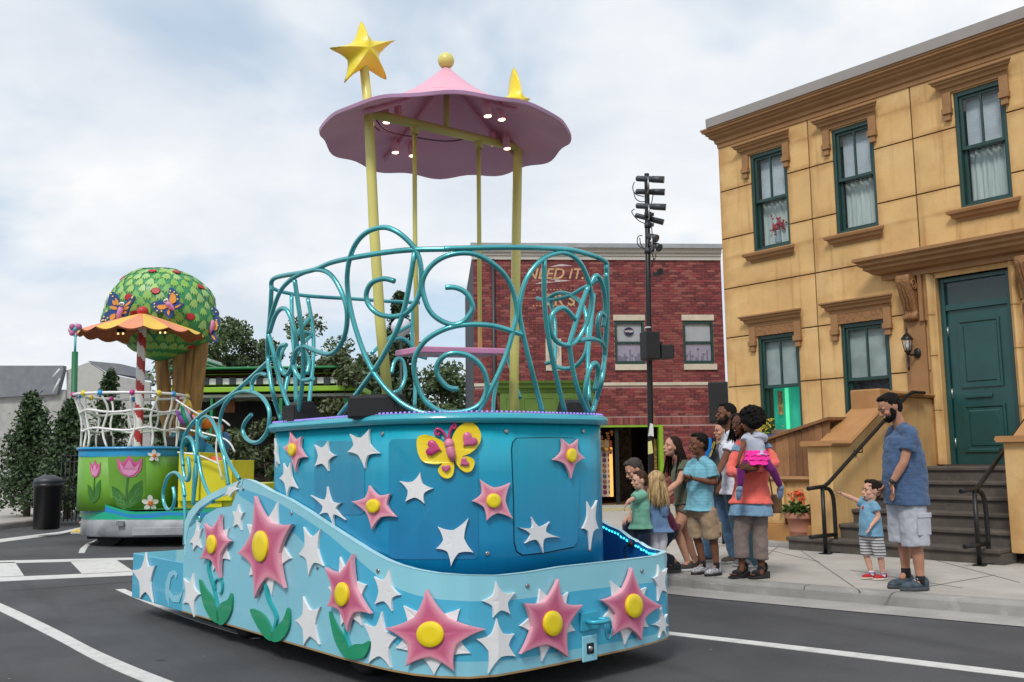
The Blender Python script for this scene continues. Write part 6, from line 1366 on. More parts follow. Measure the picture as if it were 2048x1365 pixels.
# crown: merged lobes with raised leaf shapes
YT=18.3
def cp(px,py,Y=YT): return aty(px,py,Y)
lobes=[((322,618),1.0,.88,.80),((268,618),.52,.62,.44),((300,580),.55,.60,.42),((378,612),.50,.60,.50),((262,645),.55,.6,.42),((385,645),.52,.6,.48),((325,665),.78,.7,.50),((362,590),.50,.62,.40),((318,695),.35,.4,.28)]
bmc=B()
for (px,py),rx,ry,rz in lobes: bmc.ell(cp(px,py),rx,ry,rz,u=28,v=18)
def evalmods(me,mods,name='tmp'):
    o=bpy.data.objects.new(name,me); COL.objects.link(o)
    for typ,kw in mods:
        md=o.modifiers.new('m',typ)
        for k_,v_ in kw.items(): setattr(md,k_,v_)
    dg=bpy.context.evaluated_depsgraph_get(); r=bpy.data.meshes.new_from_object(o.evaluated_get(dg)); bpy.data.objects.remove(o); return r
cm=evalmods(bmc.mesh('crown'),[('REMESH',dict(mode='VOXEL',voxel_size=.05,use_smooth_shade=True)),('SMOOTH',dict(factor=.8,iterations=14))])
crown=obj('crown',cm,mat('crown_green',(.035,.25,.09),.5,var=.12,vs=3,coat=.1),tree_r)
from mathutils.bvhtree import BVHTree
bvh=BVHTree.FromPolygons([v.co for v in cm.vertices],[tuple(p.vertices) for p in cm.polygons])
lv=B(); cnt=0; cz=cp(322,618); rr3=random.Random(4); r4=[(.24,.44,.08),(.30,.48,.12),(.18,.42,.10),(.32,.52,.18)]
row=0; zc=cz.z-1.05
while zc<cz.z+1.15:
    na=23
    for k in range(na):
        a=2*PI*(k+.5*(row%2))/na; d0=V(math.cos(a),math.sin(a),0); o_=V(cz.x,cz.y,zc)+d0*2.6; h=bvh.ray_cast(o_,-d0,2.6)
        if h[0] is None: continue
        P,n3=h[0],h[1]; up=(V(0,0,1)-n3*n3.z); 
        if up.length<.15: continue
        up.normalize(); si=n3.cross(up); s_=rr3.uniform(.085,.112); ro=rr3.uniform(-.3,.3); up,si=up*math.cos(ro)+si*math.sin(ro),si*math.cos(ro)-up*math.sin(ro); P=P+n3*.008+si*rr3.uniform(-.02,.02)
        sh=[(0,1.05),(.38,.78),(.68,.20),(.80,-.70),(.46,-.30),(.26,-1.0),(0,-.42),(-.26,-1.0),(-.46,-.30),(-.80,-.70),(-.68,.20),(-.38,.78)]
        lv.add([P+n3*.004]+[P+si*(x*s_)+up*(y*s_) for x,y in sh],[(0,i+1,(i+1)%12+1) for i in range(12)],rr3.choice(r4))
    zc+=.130; row+=1
# leaves wrap onto the top as well
for k in range(95):
    a=rr3.uniform(0,2*PI); q=rr3.uniform(0,1.0); h=bvh.ray_cast(V(cz.x+q*math.cos(a),cz.y+q*math.sin(a),cz.z+3),V(0,0,-1),4)
    if h[0] is None or h[1].z<.75: continue
    P,n3=h[0]+h[1]*.008,h[1]; up=(V(cz.x,cz.y,0)-V(P.x,P.y,0)); up=(up-n3*up.dot(n3)); 
    if up.length<.05: continue
    up.normalize(); si=n3.cross(up); s_=.07; lv.add([P+n3*.004]+[P+si*(x*s_)+up*(y*s_) for x,y in sh],[(0,i+1,(i+1)%12+1) for i in range(12)],rr3.choice(r4))
o=obj('painted_leaves',lv,mat('leaf_paint',(.1,.3,.05),.5,attr='col',var=.05),crown,fix=False); o['kind']='stuff'
ap=mat('red_apple_paint',(.42,.01,.02),.45)
for px,py in ((305,544),(353,546),(401,575),(312,583),(381,634),(382,693),(246,558),(258,595),(270,628)):
    r_=ray(px,py).normalized(); h=bvh.ray_cast(CAM,r_,40)
    if h[0]: n3=h[1]; up=(V(0,0,1)-n3*n3.z).normalized(); si=n3.cross(up); P=h[0]; obj('apple',B().rings([[P+n3*.02+(si*math.cos(t)*.085+up*(math.sin(t)*.07)) for t in np.linspace(0,2*PI,13)[:-1]],[P+n3*.028+(si*math.cos(t)*.07+up*(math.sin(t)*.055)) for t in np.linspace(0,2*PI,13)[:-1]]],True,True),ap,crown)
nav=mat('butterfly_navy',(.01,.05,.22),.45,coat=.1); org=mat('butterfly_orange',(.72,.30,.04),.45); pkb=mat('butterfly_pink',(.6,.22,.42),.45); yd=mat('butterfly_dot',(.75,.65,.2),.5)
zr_=zoom(110,500,4.55)
def bfly(wings,inner,body,dots,Y,label=None):
    pl=V(0,Y,0); nn=V(0,1,0)
    def w(pts,y): return [aty(*p,Y+y) for p in zr_(*pts)]
    root=None
    for wp in wings:
        P=[V(p.x,p.y,p.z) for p in smooth_pts([tuple(q) for q in w(wp,0)],3,True)]; o=obj('butterfly_wing',B().prism(P,V(0,.05,0)),nav,crown); root=root or o
    b=B()
    for ip in inner: b.prism([V(p) for p in smooth_pts([tuple(q) for q in w(ip,-.012)],3,True)],V(0,.011,0))
    obj('wing_patches',b,org,crown)['kind']='stuff'
    b=B()
    for d in dots: b.ell(w([d],-.01)[0],.018,.01,.018,u=6,v=4)
    obj('wing_dots',b,yd,crown)['kind']='stuff'
    P=w(body,-.04); obj('butterfly_body',B().tube(P,[.035,.055,.05,.02][:len(P)],8),pkb,crown)
bfly([[(505,385),(545,390),(575,440),(590,520),(560,540),(500,520),(475,490),(490,430)],[(720,420),(725,440),(680,520),(650,600),(590,600),(600,520),(650,470),(690,430)],[(480,550),(560,545),(585,575),(545,650),(470,660),(410,655),(430,610)]],
 [[(545,440),(570,460),(580,500),(560,500)],[(520,460),(545,470),(555,500),(530,500)],[(500,510),(560,520),(560,545),(520,540)],[(640,500),(690,460),(680,490),(630,520)],[(620,530),(670,515),(655,545),(615,550)],[(610,565),(650,560),(640,580),(608,585)],[(500,600),(545,580),(545,620),(505,640)]],[(600,520),(596,550),(580,600),(565,630)],[(510,400),(525,425),(470,560),(445,610),(425,645),(500,395),(700,440),(705,430),(440,640),(460,640),(480,620)],17.25)
bfly([[(1045,342),(1090,365),(1125,420),(1120,480),(1060,500),(1020,470),(1030,400)],[(870,490),(930,465),(1000,470),(1040,510),(1000,550),(930,575),(895,535)],[(1040,510),(1100,480),(1165,490),(1130,535),(1060,540)],[(985,560),(1040,520),(1075,545),(1070,600),(1030,618)]],
 [[(1060,395),(1095,410),(1100,470),(1060,490),(1040,460)],[(925,510),(1000,500),(1035,520),(960,545)],[(1090,520),(1145,495),(1135,510),(1100,530)],[(1020,570),(1035,540),(1045,560),(1035,595)]],[(1015,475),(1030,495),(1060,525),(1085,550)],[(905,492),(1050,375),(1085,385),(1110,410),(1115,450),(905,520),(930,555),(970,560),(1045,400)],17.32)
bfly([[(1440,520),(1480,550),(1485,590),(1430,600),(1415,560)],[(1440,620),(1490,615),(1490,700),(1450,750),(1410,720)],[(1405,770),(1430,740),(1470,790),(1475,840),(1440,830)]],[[(1445,660),(1475,650),(1475,720),(1440,730)],[(1420,770),(1450,790),(1460,825),(1430,800)]],[(1432,640),(1430,680),(1425,710),(1412,760)],[(1430,540),(1465,565),(1470,640),(1480,690)],18.1)
for (ex,ey) in ((600,492),(615,492),(1003,467),(1016,460)): 
    p=aty(*zr_((ex,ey))[0],17.15); obj('googly_eye',B().ell(p,.035,.02,.035,u=8,v=6),dw_,crown); obj('pupil',B().ell(p-V(0,.02,.005),.014,.01,.014,u=6,v=4),dark,crown)
# yellow steps and play pieces behind the tower
ylw=mat('yellow_steps',(.62,.56,.01),.45,var=.05); lmg=mat('lime_side',(.22,.42,.02),.45)
for i,(x0,x1,y0,y1) in enumerate(((356,400,905,968),(400,465,921,968),(356,445,968,995),(445,520,968,1000))): 
    a=aty(x0,y1,16.6+.05*i); b_=aty(x1,y0,16.6+.05*i); obj('yellow_step',B().box((a.x,a.y,a.z-.3),(b_.x-a.x,0,0),(0,1.4,0),(0,0,b_.z-a.z+.3)),ylw,f2,bevel=.01)
for pts in ([(352,855),(400,865),(452,880),(470,905)],[(352,800),(400,830),(440,838),(460,852)],[(355,905),(400,912),(440,930)],[(440,850),(432,900),(445,960)]): obj('lattice_tube',B().tube(smooth_pts([aty(x,y,16.5) for x,y in pts],4),.016,7),wt,f2)
obj('orange_ball',B().ell(aty(430,935,17.2),.19,.19,.20,u=18,v=12),mat('orange_ball_paint',(.6,.10,.02),.4,coat=.2),f2)
for i,(x0,y0,x1,y1,cc,r_) in enumerate(((372,850,352,822,(.25,.06,.35),.06),(376,850,362,812,(.0,.28,.14),.06),(385,852,368,815,(.22,.25,.35),.05),(390,850,378,812,(.02,.02,.02),.03),(395,845,376,820,(.7,.25,.25),.03))): obj('crayon',B().tube([aty(x0,y0,16.9),aty((x0+x1)/2,(y0+y1)/2,16.9),aty(x1,y1,16.9)],[r_,r_,r_*.3],9),mat('crayon%d'%i,cc,.4),f2)
for i,(px,py,rx,rz,cc) in enumerate(((372,818,.11,.19,(.75,.5,.01)),(398,835,.16,.13,(.7,.36,.01)),(413,845,.15,.12,(.6,.14,.02)),(360,880,.22,.16,(.0,.18,.28)),(392,895,.18,.22,(.0,.16,.30)),(408,915,.22,.28,(.0,.20,.36)),(358,905,.14,.20,(.55,.55,.03)),(436,858,.10,.12,(.55,.10,.03)),(450,885,.10,.2,(.02,.12,.3)))): obj('bloom',B().ell(aty(px,py,17.4+.1*i),rx,.12,rz,u=14,v=10),mat('bloom%d'%i,cc,.45,coat=.1),f2)
obj('stage_monitor_box',B().box(aty(188,893,17.3),(.25,0,0),(0,.2,0),(0,0,.2)),spk,f2,bevel=.02); obj('stage_monitor_box',B().box(aty(328,893,17.3),(.2,0,0),(0,.2,0),(0,0,.18)),spk,f2,bevel=.02)
# ================================================================== people
SKIN={'light':(.52,.27,.185),'fair':(.60,.34,.25),'tan':(.40,.20,.13),'brown':(.155,.066,.038),'deep':(.105,.042,.024)}
def skinm(k): 
    m=mat('skin_'+k,SKIN[k],.66,var=.14,vs=14,bump=.08,bs=90,spec=.22)
    m.node_tree.nodes['Principled BSDF'].inputs['Subsurface Weight'].default_value=.08; m.node_tree.nodes['Principled BSDF'].inputs['Subsurface Radius'].default_value=(.02,.008,.004); return m
CL={}
def cloth(name,col,bump=.5,bs=26,rough=.85,var=.12,vs=9,**k): return mat(name,col,rough,var=var,vs=vs,bump=bump,bs=bs,sheen=.15,spec=.2,**k)
clouds=bpy.data.textures.new('folds','CLOUDS'); clouds.noise_scale=.075; clouds.noise_depth=1
tight=bpy.data.textures.new('curls','CLOUDS'); tight.noise_scale=.022; tight.noise_depth=1
def blend(b,name,m,parent,vox=.009,smooth=4,disp=0,tex=None,dec=None):
    me=b.mesh(name) if isinstance(b,B) else b; fixn(me)
    mods=[('REMESH',dict(mode='VOXEL',voxel_size=vox,use_smooth_shade=True)),('SMOOTH',dict(factor=.5,iterations=smooth))]
    if disp: mods.append(('DISPLACE',dict(texture=tex or clouds,strength=disp,mid_level=.5,texture_coords='LOCAL')))
    if dec: mods.append(('DECIMATE',dict(ratio=dec)))
    r=evalmods(me,mods); o=obj(name,r,m,parent); r.polygons.foreach_set('use_smooth',[True]*len(r.polygons)); return o
def cap(b,p,q,r1,r2,seg=12):
    p=V(p);q=V(q); b.tube([p,p.lerp(q,.33),p.lerp(q,.67),q],[r1,r1+(r2-r1)*.33,r1+(r2-r1)*.67,r2],seg); b.ell(p,r1,r1,r1,u=seg,v=8); b.ell(q,r2,r2,r2,u=seg,v=8)
def limb(b,pts,rad,seg=12,endcap=True):
    """tapered limb through given points with rounded joints"""
    for i in range(len(pts)-1): 
        p,q=V(pts[i]),V(pts[i+1]); b.tube([p,q],[rad[i],rad[i+1]],seg)
        if i>0 or endcap: b.ell(p,rad[i],rad[i],rad[i],u=seg,v=8)
    if endcap: b.ell(V(pts[-1]),rad[-1],rad[-1],rad[-1],u=seg,v=8)
def orth(f,up=V(0,0,1)):
    f=V(f).normalized(); r=f.cross(up).normalized(); u=r.cross(f); return f,r,u
def hand(b,w,d,pn,s=1,curl=.35,spread=.16,side=1,point=False):
    """palm, four unequal bent fingers and a thumb leaving the side of the palm"""
    d=V(d).normalized(); pn=(V(pn)-d*V(pn).dot(d)).normalized(); r=d.cross(pn)*side
    c0=V(w)+d*.045*s; b.ell(c0,.036*s,.048*s,.015*s,(r,d,pn),u=12,v=8)
    for k,(o,l_) in enumerate(((-.027,.064),(-.009,.074),(.010,.070),(.027,.055))):
        a=(k-1.5)*spread; base=c0+d*.036*s+r*o*s; dd=(d*math.cos(a)+r*math.sin(a)).normalized(); cu=curl*(.0 if point and k==0 else 1.6 if point else 1)
        p1=base+(dd*math.cos(cu*.6)+pn*math.sin(cu*.6))*l_*.45*s; p2=p1+(dd*math.cos(cu*1.5)+pn*math.sin(cu*1.5))*l_*.33*s; p3=p2+(dd*math.cos(cu*2.3)+pn*math.sin(cu*2.3))*l_*.25*s
        limb(b,[base-dd*.02*s,p1,p2,p3],[.0088*s,.0082*s,.0075*s,.0065*s],8)
    tb_=c0-r*.030*s-d*.012*s; td=(-r*.75+d*.6+pn*.25).normalized(); t1=tb_+td*.034*s; t2=t1+(td+pn*.4+d*.3).normalized()*.028*s; limb(b,[c0-r*.012*s-d*.01*s,tb_,t1,t2],[.012*s,.0115*s,.0095*s,.008*s],8)
def head(b,c0,f,u,r,h,child=False,beardy=False,female=False):
    """head of half-height h (m); eyes at mid height, nose, brow, chin, ears"""
    k=h/.118; b.ell(c0+u*.022*k-f*.008*k,.074*k,.096*k,.094*k,(r,f,u),u=18,v=14)
    b.ell(c0-u*.052*k+f*.022*k,.050*k if not child else .054*k,.062*k,.060*k,(r,f,u),u=16,v=12)
    b.ell(c0-u*.090*k+f*.052*k,.024*k,.024*k,.022*k,(r,f,u),u=10,v=8)
    limb(b,[c0+f*.084*k-u*.002*k,c0+f*.104*k-u*.030*k],[.009*k,.0135*k],8); 
    for s in (-1,1):
        b.ell(c0+f*.094*k-u*.036*k+r*.012*s*k,.009*k,.010*k,.008*k,(r,f,u),u=8,v=6)
        b.ell(c0+r*.074*s*k-f*.008*k-u*.008*k,.010*k,.018*k,.030*k,(r,(f-r*s*.5).normalized(),u),u=10,v=8)
        b.ell(c0+f*.076*k+r*.030*s*k+u*.016*k,.028*k,.014*k,.009*k,(r,f,u),u=8,v=6)
        b.ell(c0+f*.056*k+r*.038*s*k-u*.030*k,.024*k,.026*k,.024*k,(r,f,u),u=8,v=6)
    b.ell(c0+f*.083*k-u*.062*k,.024*k,.014*k,.011*k,(r,f,u),u=10,v=6)
def face(t,c0,f,u,r,h,skin,smile=False,brow=(.02,.012,.008),lip=None,iris=(.05,.03,.015)):
    k=h/.118; we=mat('eye_white',(.30,.27,.25),.3,var=0,bump=0); 
    for s in (-1,1):
        e=c0+f*.0815*k+r*.029*s*k+u*.002*k; o=obj('eye',B().ell(e,.0105*k,.006*k,.0055*k,(r,f,u),u=10,v=8),we,t); obj('iris',B().ell(e+f*.003*k,.0055*k,.0045*k,.0052*k,(r,f,u),u=8,v=6),mat('iris_dark',iris,.2,bump=0),o)
        obj('eyebrow',B().tube([c0+f*.089*k+r*.014*s*k+u*.018*k,c0+f*.087*k+r*.030*s*k+u*.022*k,c0+f*.074*k+r*.046*s*k+u*.018*k],[.0035*k,.005*k,.003*k],6),mat('brow_%d'%int(brow[0]*1000),brow,.9,bump=0),t)
    lm=mat('lips_'+skin,lip or tuple(a*b_ for a,b_ in zip(SKIN[skin],(.95,.55,.6))),.4,bump=0)
    if smile:
        mo=obj('mouth',B().tube([c0+f*(.088-.012*abs(q))*k+r*.022*q*k-u*(.066-.008*q*q)*k for q in (-1,-.5,0,.5,1)],[.003*k,.006*k,.0075*k,.006*k,.003*k],8),lm,t); obj('teeth',B().tube([c0+f*(.0935-.012*abs(q))*k+r*.018*q*k-u*(.0645-.007*q*q)*k for q in (-1,0,1)],[.002*k,.004*k,.002*k],6),mat('teeth',(.75,.72,.68),.3,bump=0),mo)
    else: obj('mouth',B().tube([c0+f*(.090-.012*abs(q))*k+r*.020*q*k-u*.063*k for q in (-1,-.5,0,.5,1)],[.002*k,.0045*k,.005*k,.0045*k,.002*k],8),lm,t)
def shoe(t,an,td,s,m,sole,name='shoe',style='sneaker',laces=True):
    """an: ankle joint, td: toe direction (horizontal)"""
    f=V(td[0],td[1],0).normalized(); r=f.cross(V(0,0,1)); g=V(an.x,an.y,.134)
    b=B(); b.ell(g+f*.055*s+V(0,0,.040*s),.044*s,.115*s,.040*s,(r,f,V(0,0,1)),u=16,v=10); b.ell(g-f*.02*s+V(0,0,.060*s),.038*s,.055*s,.058*s,(r,f,V(0,0,1)),u=14,v=10); b.ell(g+f*.12*s+V(0,0,.032*s),.045*s,.058*s,.030*s,(r,f,V(0,0,1)),u=14,v=8)
    o=blend(b,name,m,t,.008,2)
    R=[]
    for z,e in ((.0,0),(.003,.004),(.024*s,.006),(.028*s,.0)):
        row=[]
        for k in range(20):
            a=2*PI*k/20; w_=.046*s+e; ln=(.125*s+e); sx=math.cos(a); row.append(g+f*(.055*s+sx*ln)+r*(math.sin(a)*w_*(1 if sx>0 else .86))+V(0,0,z))
        R.append(row)
    obj('sole',B().rings(R,True,True),sole,o)
    if laces and style=='sneaker':
        lb=B()
        for j in range(4): p=g+f*(.035+.022*j)*s+V(0,0,(.092-.011*j)*s); lb.tube([p-r*.022*s,p+V(0,0,.006*s),p+r*.022*s],.0032*s,5)
        obj('laces',lb,mat('laces_pale',(.6,.6,.6),.8,bump=0),o)
    return o
def ringel(c0,X,Y,rx,ry,n=24,sq=.85):
    o=[]
    for k in range(n):
        t=2*PI*k/n; cx,sy=math.cos(t),math.sin(t); o.append(V(c0)+X*(rx*math.copysign(abs(cx)**sq,cx))+Y*(ry*math.copysign(abs(sy)**sq,sy)))
    return o
def person(label,Y,foot,J,s=1.,hh=.118,skin='light',facing=(-1,-.2,0),hdir=None,hup=(0,0,1),group='spectators on the pavement',smile=False,palm=None,curl=.35,fem=False,point=False,brow=(.02,.012,.008),loc=None):
    """J: joint -> (px,py,dy) read from the photograph at depth Y+dy"""
    P={k:aty(v[0],v[1],Y+(v[2] if len(v)>2 else 0)) for k,v in J.items()}
    t=thing('person',label,'person',V(foot[0],foot[1],.13) if foot else V(P['hips'].x,P['hips'].y,.13),group)
    F=V(facing).normalized(); Rr=F.cross(V(0,0,1)).normalized()
    b=B(); hf,hr,hu=orth(hdir or facing,V(hup).normalized())
    head(b,P['head'],hf,hu,hr,hh,child=s<.8)
    k=hh/.118; limb(b,[P['head']-hu*.05*k-hf*.02*k,P['neck']],[.050*k*(.85 if fem else 1)*(.85 if s<.8 else 1),.056*s],12)
    sl,sr=P['shF'],P['shN']; mid=(sl+sr)/2; hp_=P['hips']; X=(sr-sl); W_=X.length/2; X=X.normalized(); up=(mid-hp_).normalized(); D=up.cross(X).normalized()
    # torso as one loft
    wch=max(W_*.92,.115*s); R=[]
    for q,w_,d_ in ((-.14,.10*s,.08*s),(0,.155*s if not fem else .165*s,.11*s),(.25,.135*s if fem else .15*s,.10*s),(.5,.135*s if fem else .158*s,.105*s),(.75,wch*.95,.115*s),(.93,wch*.98,.095*s),(1.04,.06*s,.05*s)): R.append(ringel(hp_+(mid-hp_)*q,X,D,w_,d_))
    b.rings(R,True,True)
    for q in ('shF','shN'): limb(b,[P['neck']-up*.01,P['neck'].lerp(P[q],.55)-up*.022*s,P[q]-up*.004],[.048*s,.044*s,.046*s],12)
    for S_,E,Wk in (('shF','elF','wrF'),('shN','elN','wrN')):
        if E not in P: continue
        limb(b,[P[S_],P[S_].lerp(P[E],.5),P[E],P[E].lerp(P[Wk],.35),P[Wk]],[.052*s,.046*s,.038*s,.040*s,.026*s])
    for H_,K_,A_ in (('hipF','knF','anF'),('hipN','knN','anN')):
        if K_ not in P: continue
        limb(b,[P[H_],P[H_].lerp(P[K_],.45),P[K_],P[K_].lerp(P[A_],.3)-F*.008*s,P[A_]],[.082*s,.073*s,.053*s,.055*s,.034*s])
        g=V(P[A_].x,P[A_].y,.175); limb(b,[P[A_],V(P[A_].x,P[A_].y,P[A_].z-.04*s)+F*.05*s],[.034*s,.028*s])
    palm=palm or {}
    for q in ('F','N'):
        if 'wr'+q in P:
            hd=P['hd'+q]-P['wr'+q] if 'hd'+q in P else P['wr'+q]-P['el'+q]; hand(b,P['wr'+q],hd,palm.get(q,V(0,0,-1)),s*1.02,curl,side=1 if q=='N' else -1,point=point and q=='F')
    body=blend(b,'body',skinm(skin),t,.0066 if s>.8 else .0056,3,dec=.45)
    face(t,P['head'],hf,hu,hr,hh,skin,smile,brow)
    return t,P,dict(F=F,X=X,D=D,up=up,mid=mid,hf=hf,hr=hr,hu=hu,k=k,W=wch,body=body)
def shirt(t,P,I,s,m,hem,sleeve=.55,ease=.016,flare=0,name='shirt',sl_ease=.018,top=1.0,neck=True,fem=False,disp=.022,hemw=None,slr=None,parent=None,belly=0):
    """hem: fraction below hips (negative = below the hip point)"""
    hp_,mid,X,D,W_=P['hips'],I['mid'],I['X'],I['D'],I['W']; e=ease; R=[]; hw=(hemw or (.160 if not fem else .168)*s)
    for q,w_,d_ in ((hem,hw+e+flare+.030*s,.128*s+e+flare*.8+.02*s),(hem*.5,hw+e+flare*.6+.024*s,.128*s+e+flare*.5+.015*s),(.04,.166*s+e+flare*.4,.118*s+e+belly*.6),(.3,.146*s+e,.108*s+e+belly),(.55,.156*s+e,.110*s+e+belly*.6),(.78,W_*.97+e,.117*s+e),(.92,W_*.92+e,.096*s+e),(1.0,.088*s,.072*s),(1.05,.07*s,.062*s)): R.append(ringel(hp_+(mid-hp_)*q,X,D,w_,d_))
    b=B().rings(R,True,True)
    for q in ('F','N'): b.tube([P['neck'].lerp(P['sh'+q],.22)-I['up']*.012*s,P['neck'].lerp(P['sh'+q],.6)-I['up']*.026*s,P['sh'+q]-I['up']*.008],[.050*s+e*.6,.050*s+e*.7,.050*s+e*.7],14)
    for q in ('F','N'):
        if 'el'+q not in P: continue
        S_,E=P['sh'+q],P['el'+q]; r0=.050*s+sl_ease*.5
        b.ell(S_,r0,r0,r0,u=14,v=10)
        if sleeve<=1: b.tube([S_,S_.lerp(E,sleeve*.5),S_.lerp(E,sleeve)],[r0,(slr or .056*s)+sl_ease,(slr or .056*s)+sl_ease*1.2],16)
        else:
            Wk=P['wr'+q]; b.tube([S_,S_.lerp(E,.5),E],[r0,.054*s+sl_ease,.048*s+sl_ease],16); b.ell(E,.046*s+sl_ease,.046*s+sl_ease,.046*s+sl_ease); b.tube([E,E.lerp(Wk,.5),E.lerp(Wk,sleeve-1)],[.047*s+sl_ease,.043*s+sl_ease,.036*s+sl_ease],16)
    return blend(b,name,m,parent or t,.0085*(1 if s>.8 else .8),3,disp*(1 if s>.8 else .6),dec=.5)
def trousers(t,P,I,s,m,to=1.0,ease=.016,name='trousers',r_end=None,waist=.10,disp=.020,flare=0):
    """to: 0..1 hip-knee, 1..2 knee-ankle"""
    hp_,mid,X,D=P['hips'],I['mid'],I['X'],I['D']; b=B(); R=[]
    for q,w_,d_ in ((-.20,.115*s,.09*s),(-.06,.158*s+ease,.112*s+ease),(.05,.155*s+ease,.108*s+ease),(waist+.04,.146*s+ease,.102*s+ease)): R.append(ringel(hp_+(mid-hp_)*q,X,D,w_,d_))
    b.rings(R,True,True)
    for q in ('F','N'):
        if 'kn'+q not in P: continue
        H_,K_,A_=P['hip'+q],P['kn'+q],P['an'+q]; b.ell(H_,.082*s+ease*.8,.082*s+ease*.8,.075*s)
        if to<=1.05:
            b.ell(H_,.07*s,.07*s,.07*s); E=H_.lerp(K_,to); b.tube([H_,H_.lerp(E,.5),E],[.086*s+ease,.082*s+ease+flare*.5,(r_end or .070*s)+ease+flare],18)
        else:
            E=K_.lerp(A_,to-1); b.tube([H_,H_.lerp(K_,.5),K_],[.086*s+ease,.076*s+ease,.058*s+ease],18); b.ell(K_,.056*s+ease,.056*s+ease,.056*s+ease); b.tube([K_,K_.lerp(E,.4),E],[.057*s+ease,.057*s+ease+flare*.4,(r_end or .044*s)+ease+flare],18)
    return blend(b,name,m,t,.0085*(1 if s>.8 else .8),3,disp*(1 if s>.8 else .6),dec=.5)
def hair(t,P,I,hh,m,style='short',name='hair',seed=1,length=None,side=0,fade=None):
    c0,f,u,r,k=P['head'],I['hf'],I['hu'],I['hr'],hh/.118; b=B(); R_=random.Random(seed)
    if style in('short','wavy'):
        b.ell(c0+u*.040*k-f*.020*k,.079*k,.094*k,.085*k,(r,f,u),u=18,v=12); b.ell(c0-u*.01*k-f*.055*k,.066*k,.052*k,.072*k,(r,f,u),u=14,v=10); b.ell(c0+u*.095*k+f*.018*k,.055*k,.062*k,.025*k,(r,f,u),u=12,v=8)
        o=blend(b,name,m,t,.0075,2,.012 if style=='short' else .022,tex=tight)
    elif style=='curly':
        b.ell(c0+u*.045*k-f*.04*k,.140*k,.145*k,.140*k,(r,f,u),u=20,v=14)
        for q in range(230):
            a=R_.uniform(0,2*PI); z=R_.uniform(-.5,1); q_=math.sqrt(1-z*z) if abs(z)<1 else 0; d=r*q_*math.cos(a)+f*q_*math.sin(a)+u*z
            if d.dot(f)>.55 and z<.35: continue
            p=c0+u*.045*k-f*.04*k+d*R_.uniform(.142,.165)*k; b.ell(p,.020*k,.020*k,.020*k,u=7,v=5)
        o=blend(b,name,m,t,.007,1,.016,tex=tight)
    else:
        b.ell(c0+u*.036*k-f*.022*k,.081*k,.099*k,.090*k,(r,f,u),u=18,v=12); b.ell(c0-u*.03*k-f*.05*k,.070*k,.058*k,.085*k,(r,f,u),u=14,v=10)
        o=blend(b,name,m,t,.0075,2,.006)
        sb=B(); L_=length or .35
        for q in range(150):
            a=R_.uniform(.18*PI,.82*PI) if R_.random()<.0 else R_.uniform(0,2*PI); 
            d=(r*math.cos(a)+f*math.sin(a)*.9); 
            if d.dot(f)>.30: continue
            p0=c0+u*.105*k+d*.03*k-f*.015*k; p1=c0+u*.03*k+d*.098*k-f*.012*k; j=V(R_.gauss(0,.012),R_.gauss(0,.012),0)
            fall=V(0,0,-1); p2=p1+fall*L_*.42+d*.010+j-f*.02*k; p3=p1+fall*L_*R_.uniform(.82,1.05)+d*R_.uniform(-.01,.02)+j*2.2-f*.03*k+V(side,0,0)
            sb.tube(smooth_pts([p0,p1,p2,p3],4),[.006,.008,.0085,.0088,.009,.009,.009,.0088,.0085,.008,.007,.005,.0022],5)
        obj('hair_strands',sb,m,o)['kind']='stuff'
    return o
hb_=mat('hair_black',(.010,.008,.007),.7,var=.5,vs=30,bump=1,bs=90,spec=.12); hdb=mat('hair_dark_brown',(.020,.011,.008),.6,var=.5,vs=30,bump=1,bs=90,spec=.12); hbr=mat('hair_brown',(.055,.030,.018),.65,var=.5,vs=30,bump=1,bs=90,spec=.12); hbl=mat('hair_blonde',(.40,.27,.13),.42,var=.45,vs=40,bump=.8,bs=100,spec=.2,stretch=(1,1,.15)); hgr=mat('hair_greyed_brown',(.06,.05,.045),.5,var=.4,vs=40,bump=1,bs=90,spec=.12)
def bands(name,c1,c2,sx=0,sz=30,w_=.5,sat=.5):
    """woven horizontal bands along height"""
    if name in MATS: return MATS[name]
    m=cloth(name,c1); t=m.node_tree; n=t.nodes; tc_=n.new('ShaderNodeTexCoord'); sp=n.new('ShaderNodeSeparateXYZ'); t.links.new(tc_.outputs['Object'],sp.inputs[0]); a=n.new('ShaderNodeMath'); a.operation='MULTIPLY'; a.inputs[1].default_value=sz; t.links.new(sp.outputs[2],a.inputs[0]); f=n.new('ShaderNodeMath'); f.operation='FRACT'; t.links.new(a.outputs[0],f.inputs[0]); g_=n.new('ShaderNodeMath'); g_.operation='GREATER_THAN'; g_.inputs[1].default_value=w_; t.links.new(f.outputs[0],g_.inputs[0]); x=n.new('ShaderNodeMix'); x.data_type='RGBA'; t.links.new(g_.outputs[0],x.inputs[0]); x.inputs[6].default_value=(*c1,1); x.inputs[7].default_value=(*c2,1)
    hs2=[q for q in n if q.type=='HUE_SAT'][0]; t.links.new(x.outputs[2],hs2.inputs['Color']); return m
blackm=cloth('black_cloth',(.012,.012,.014)); 
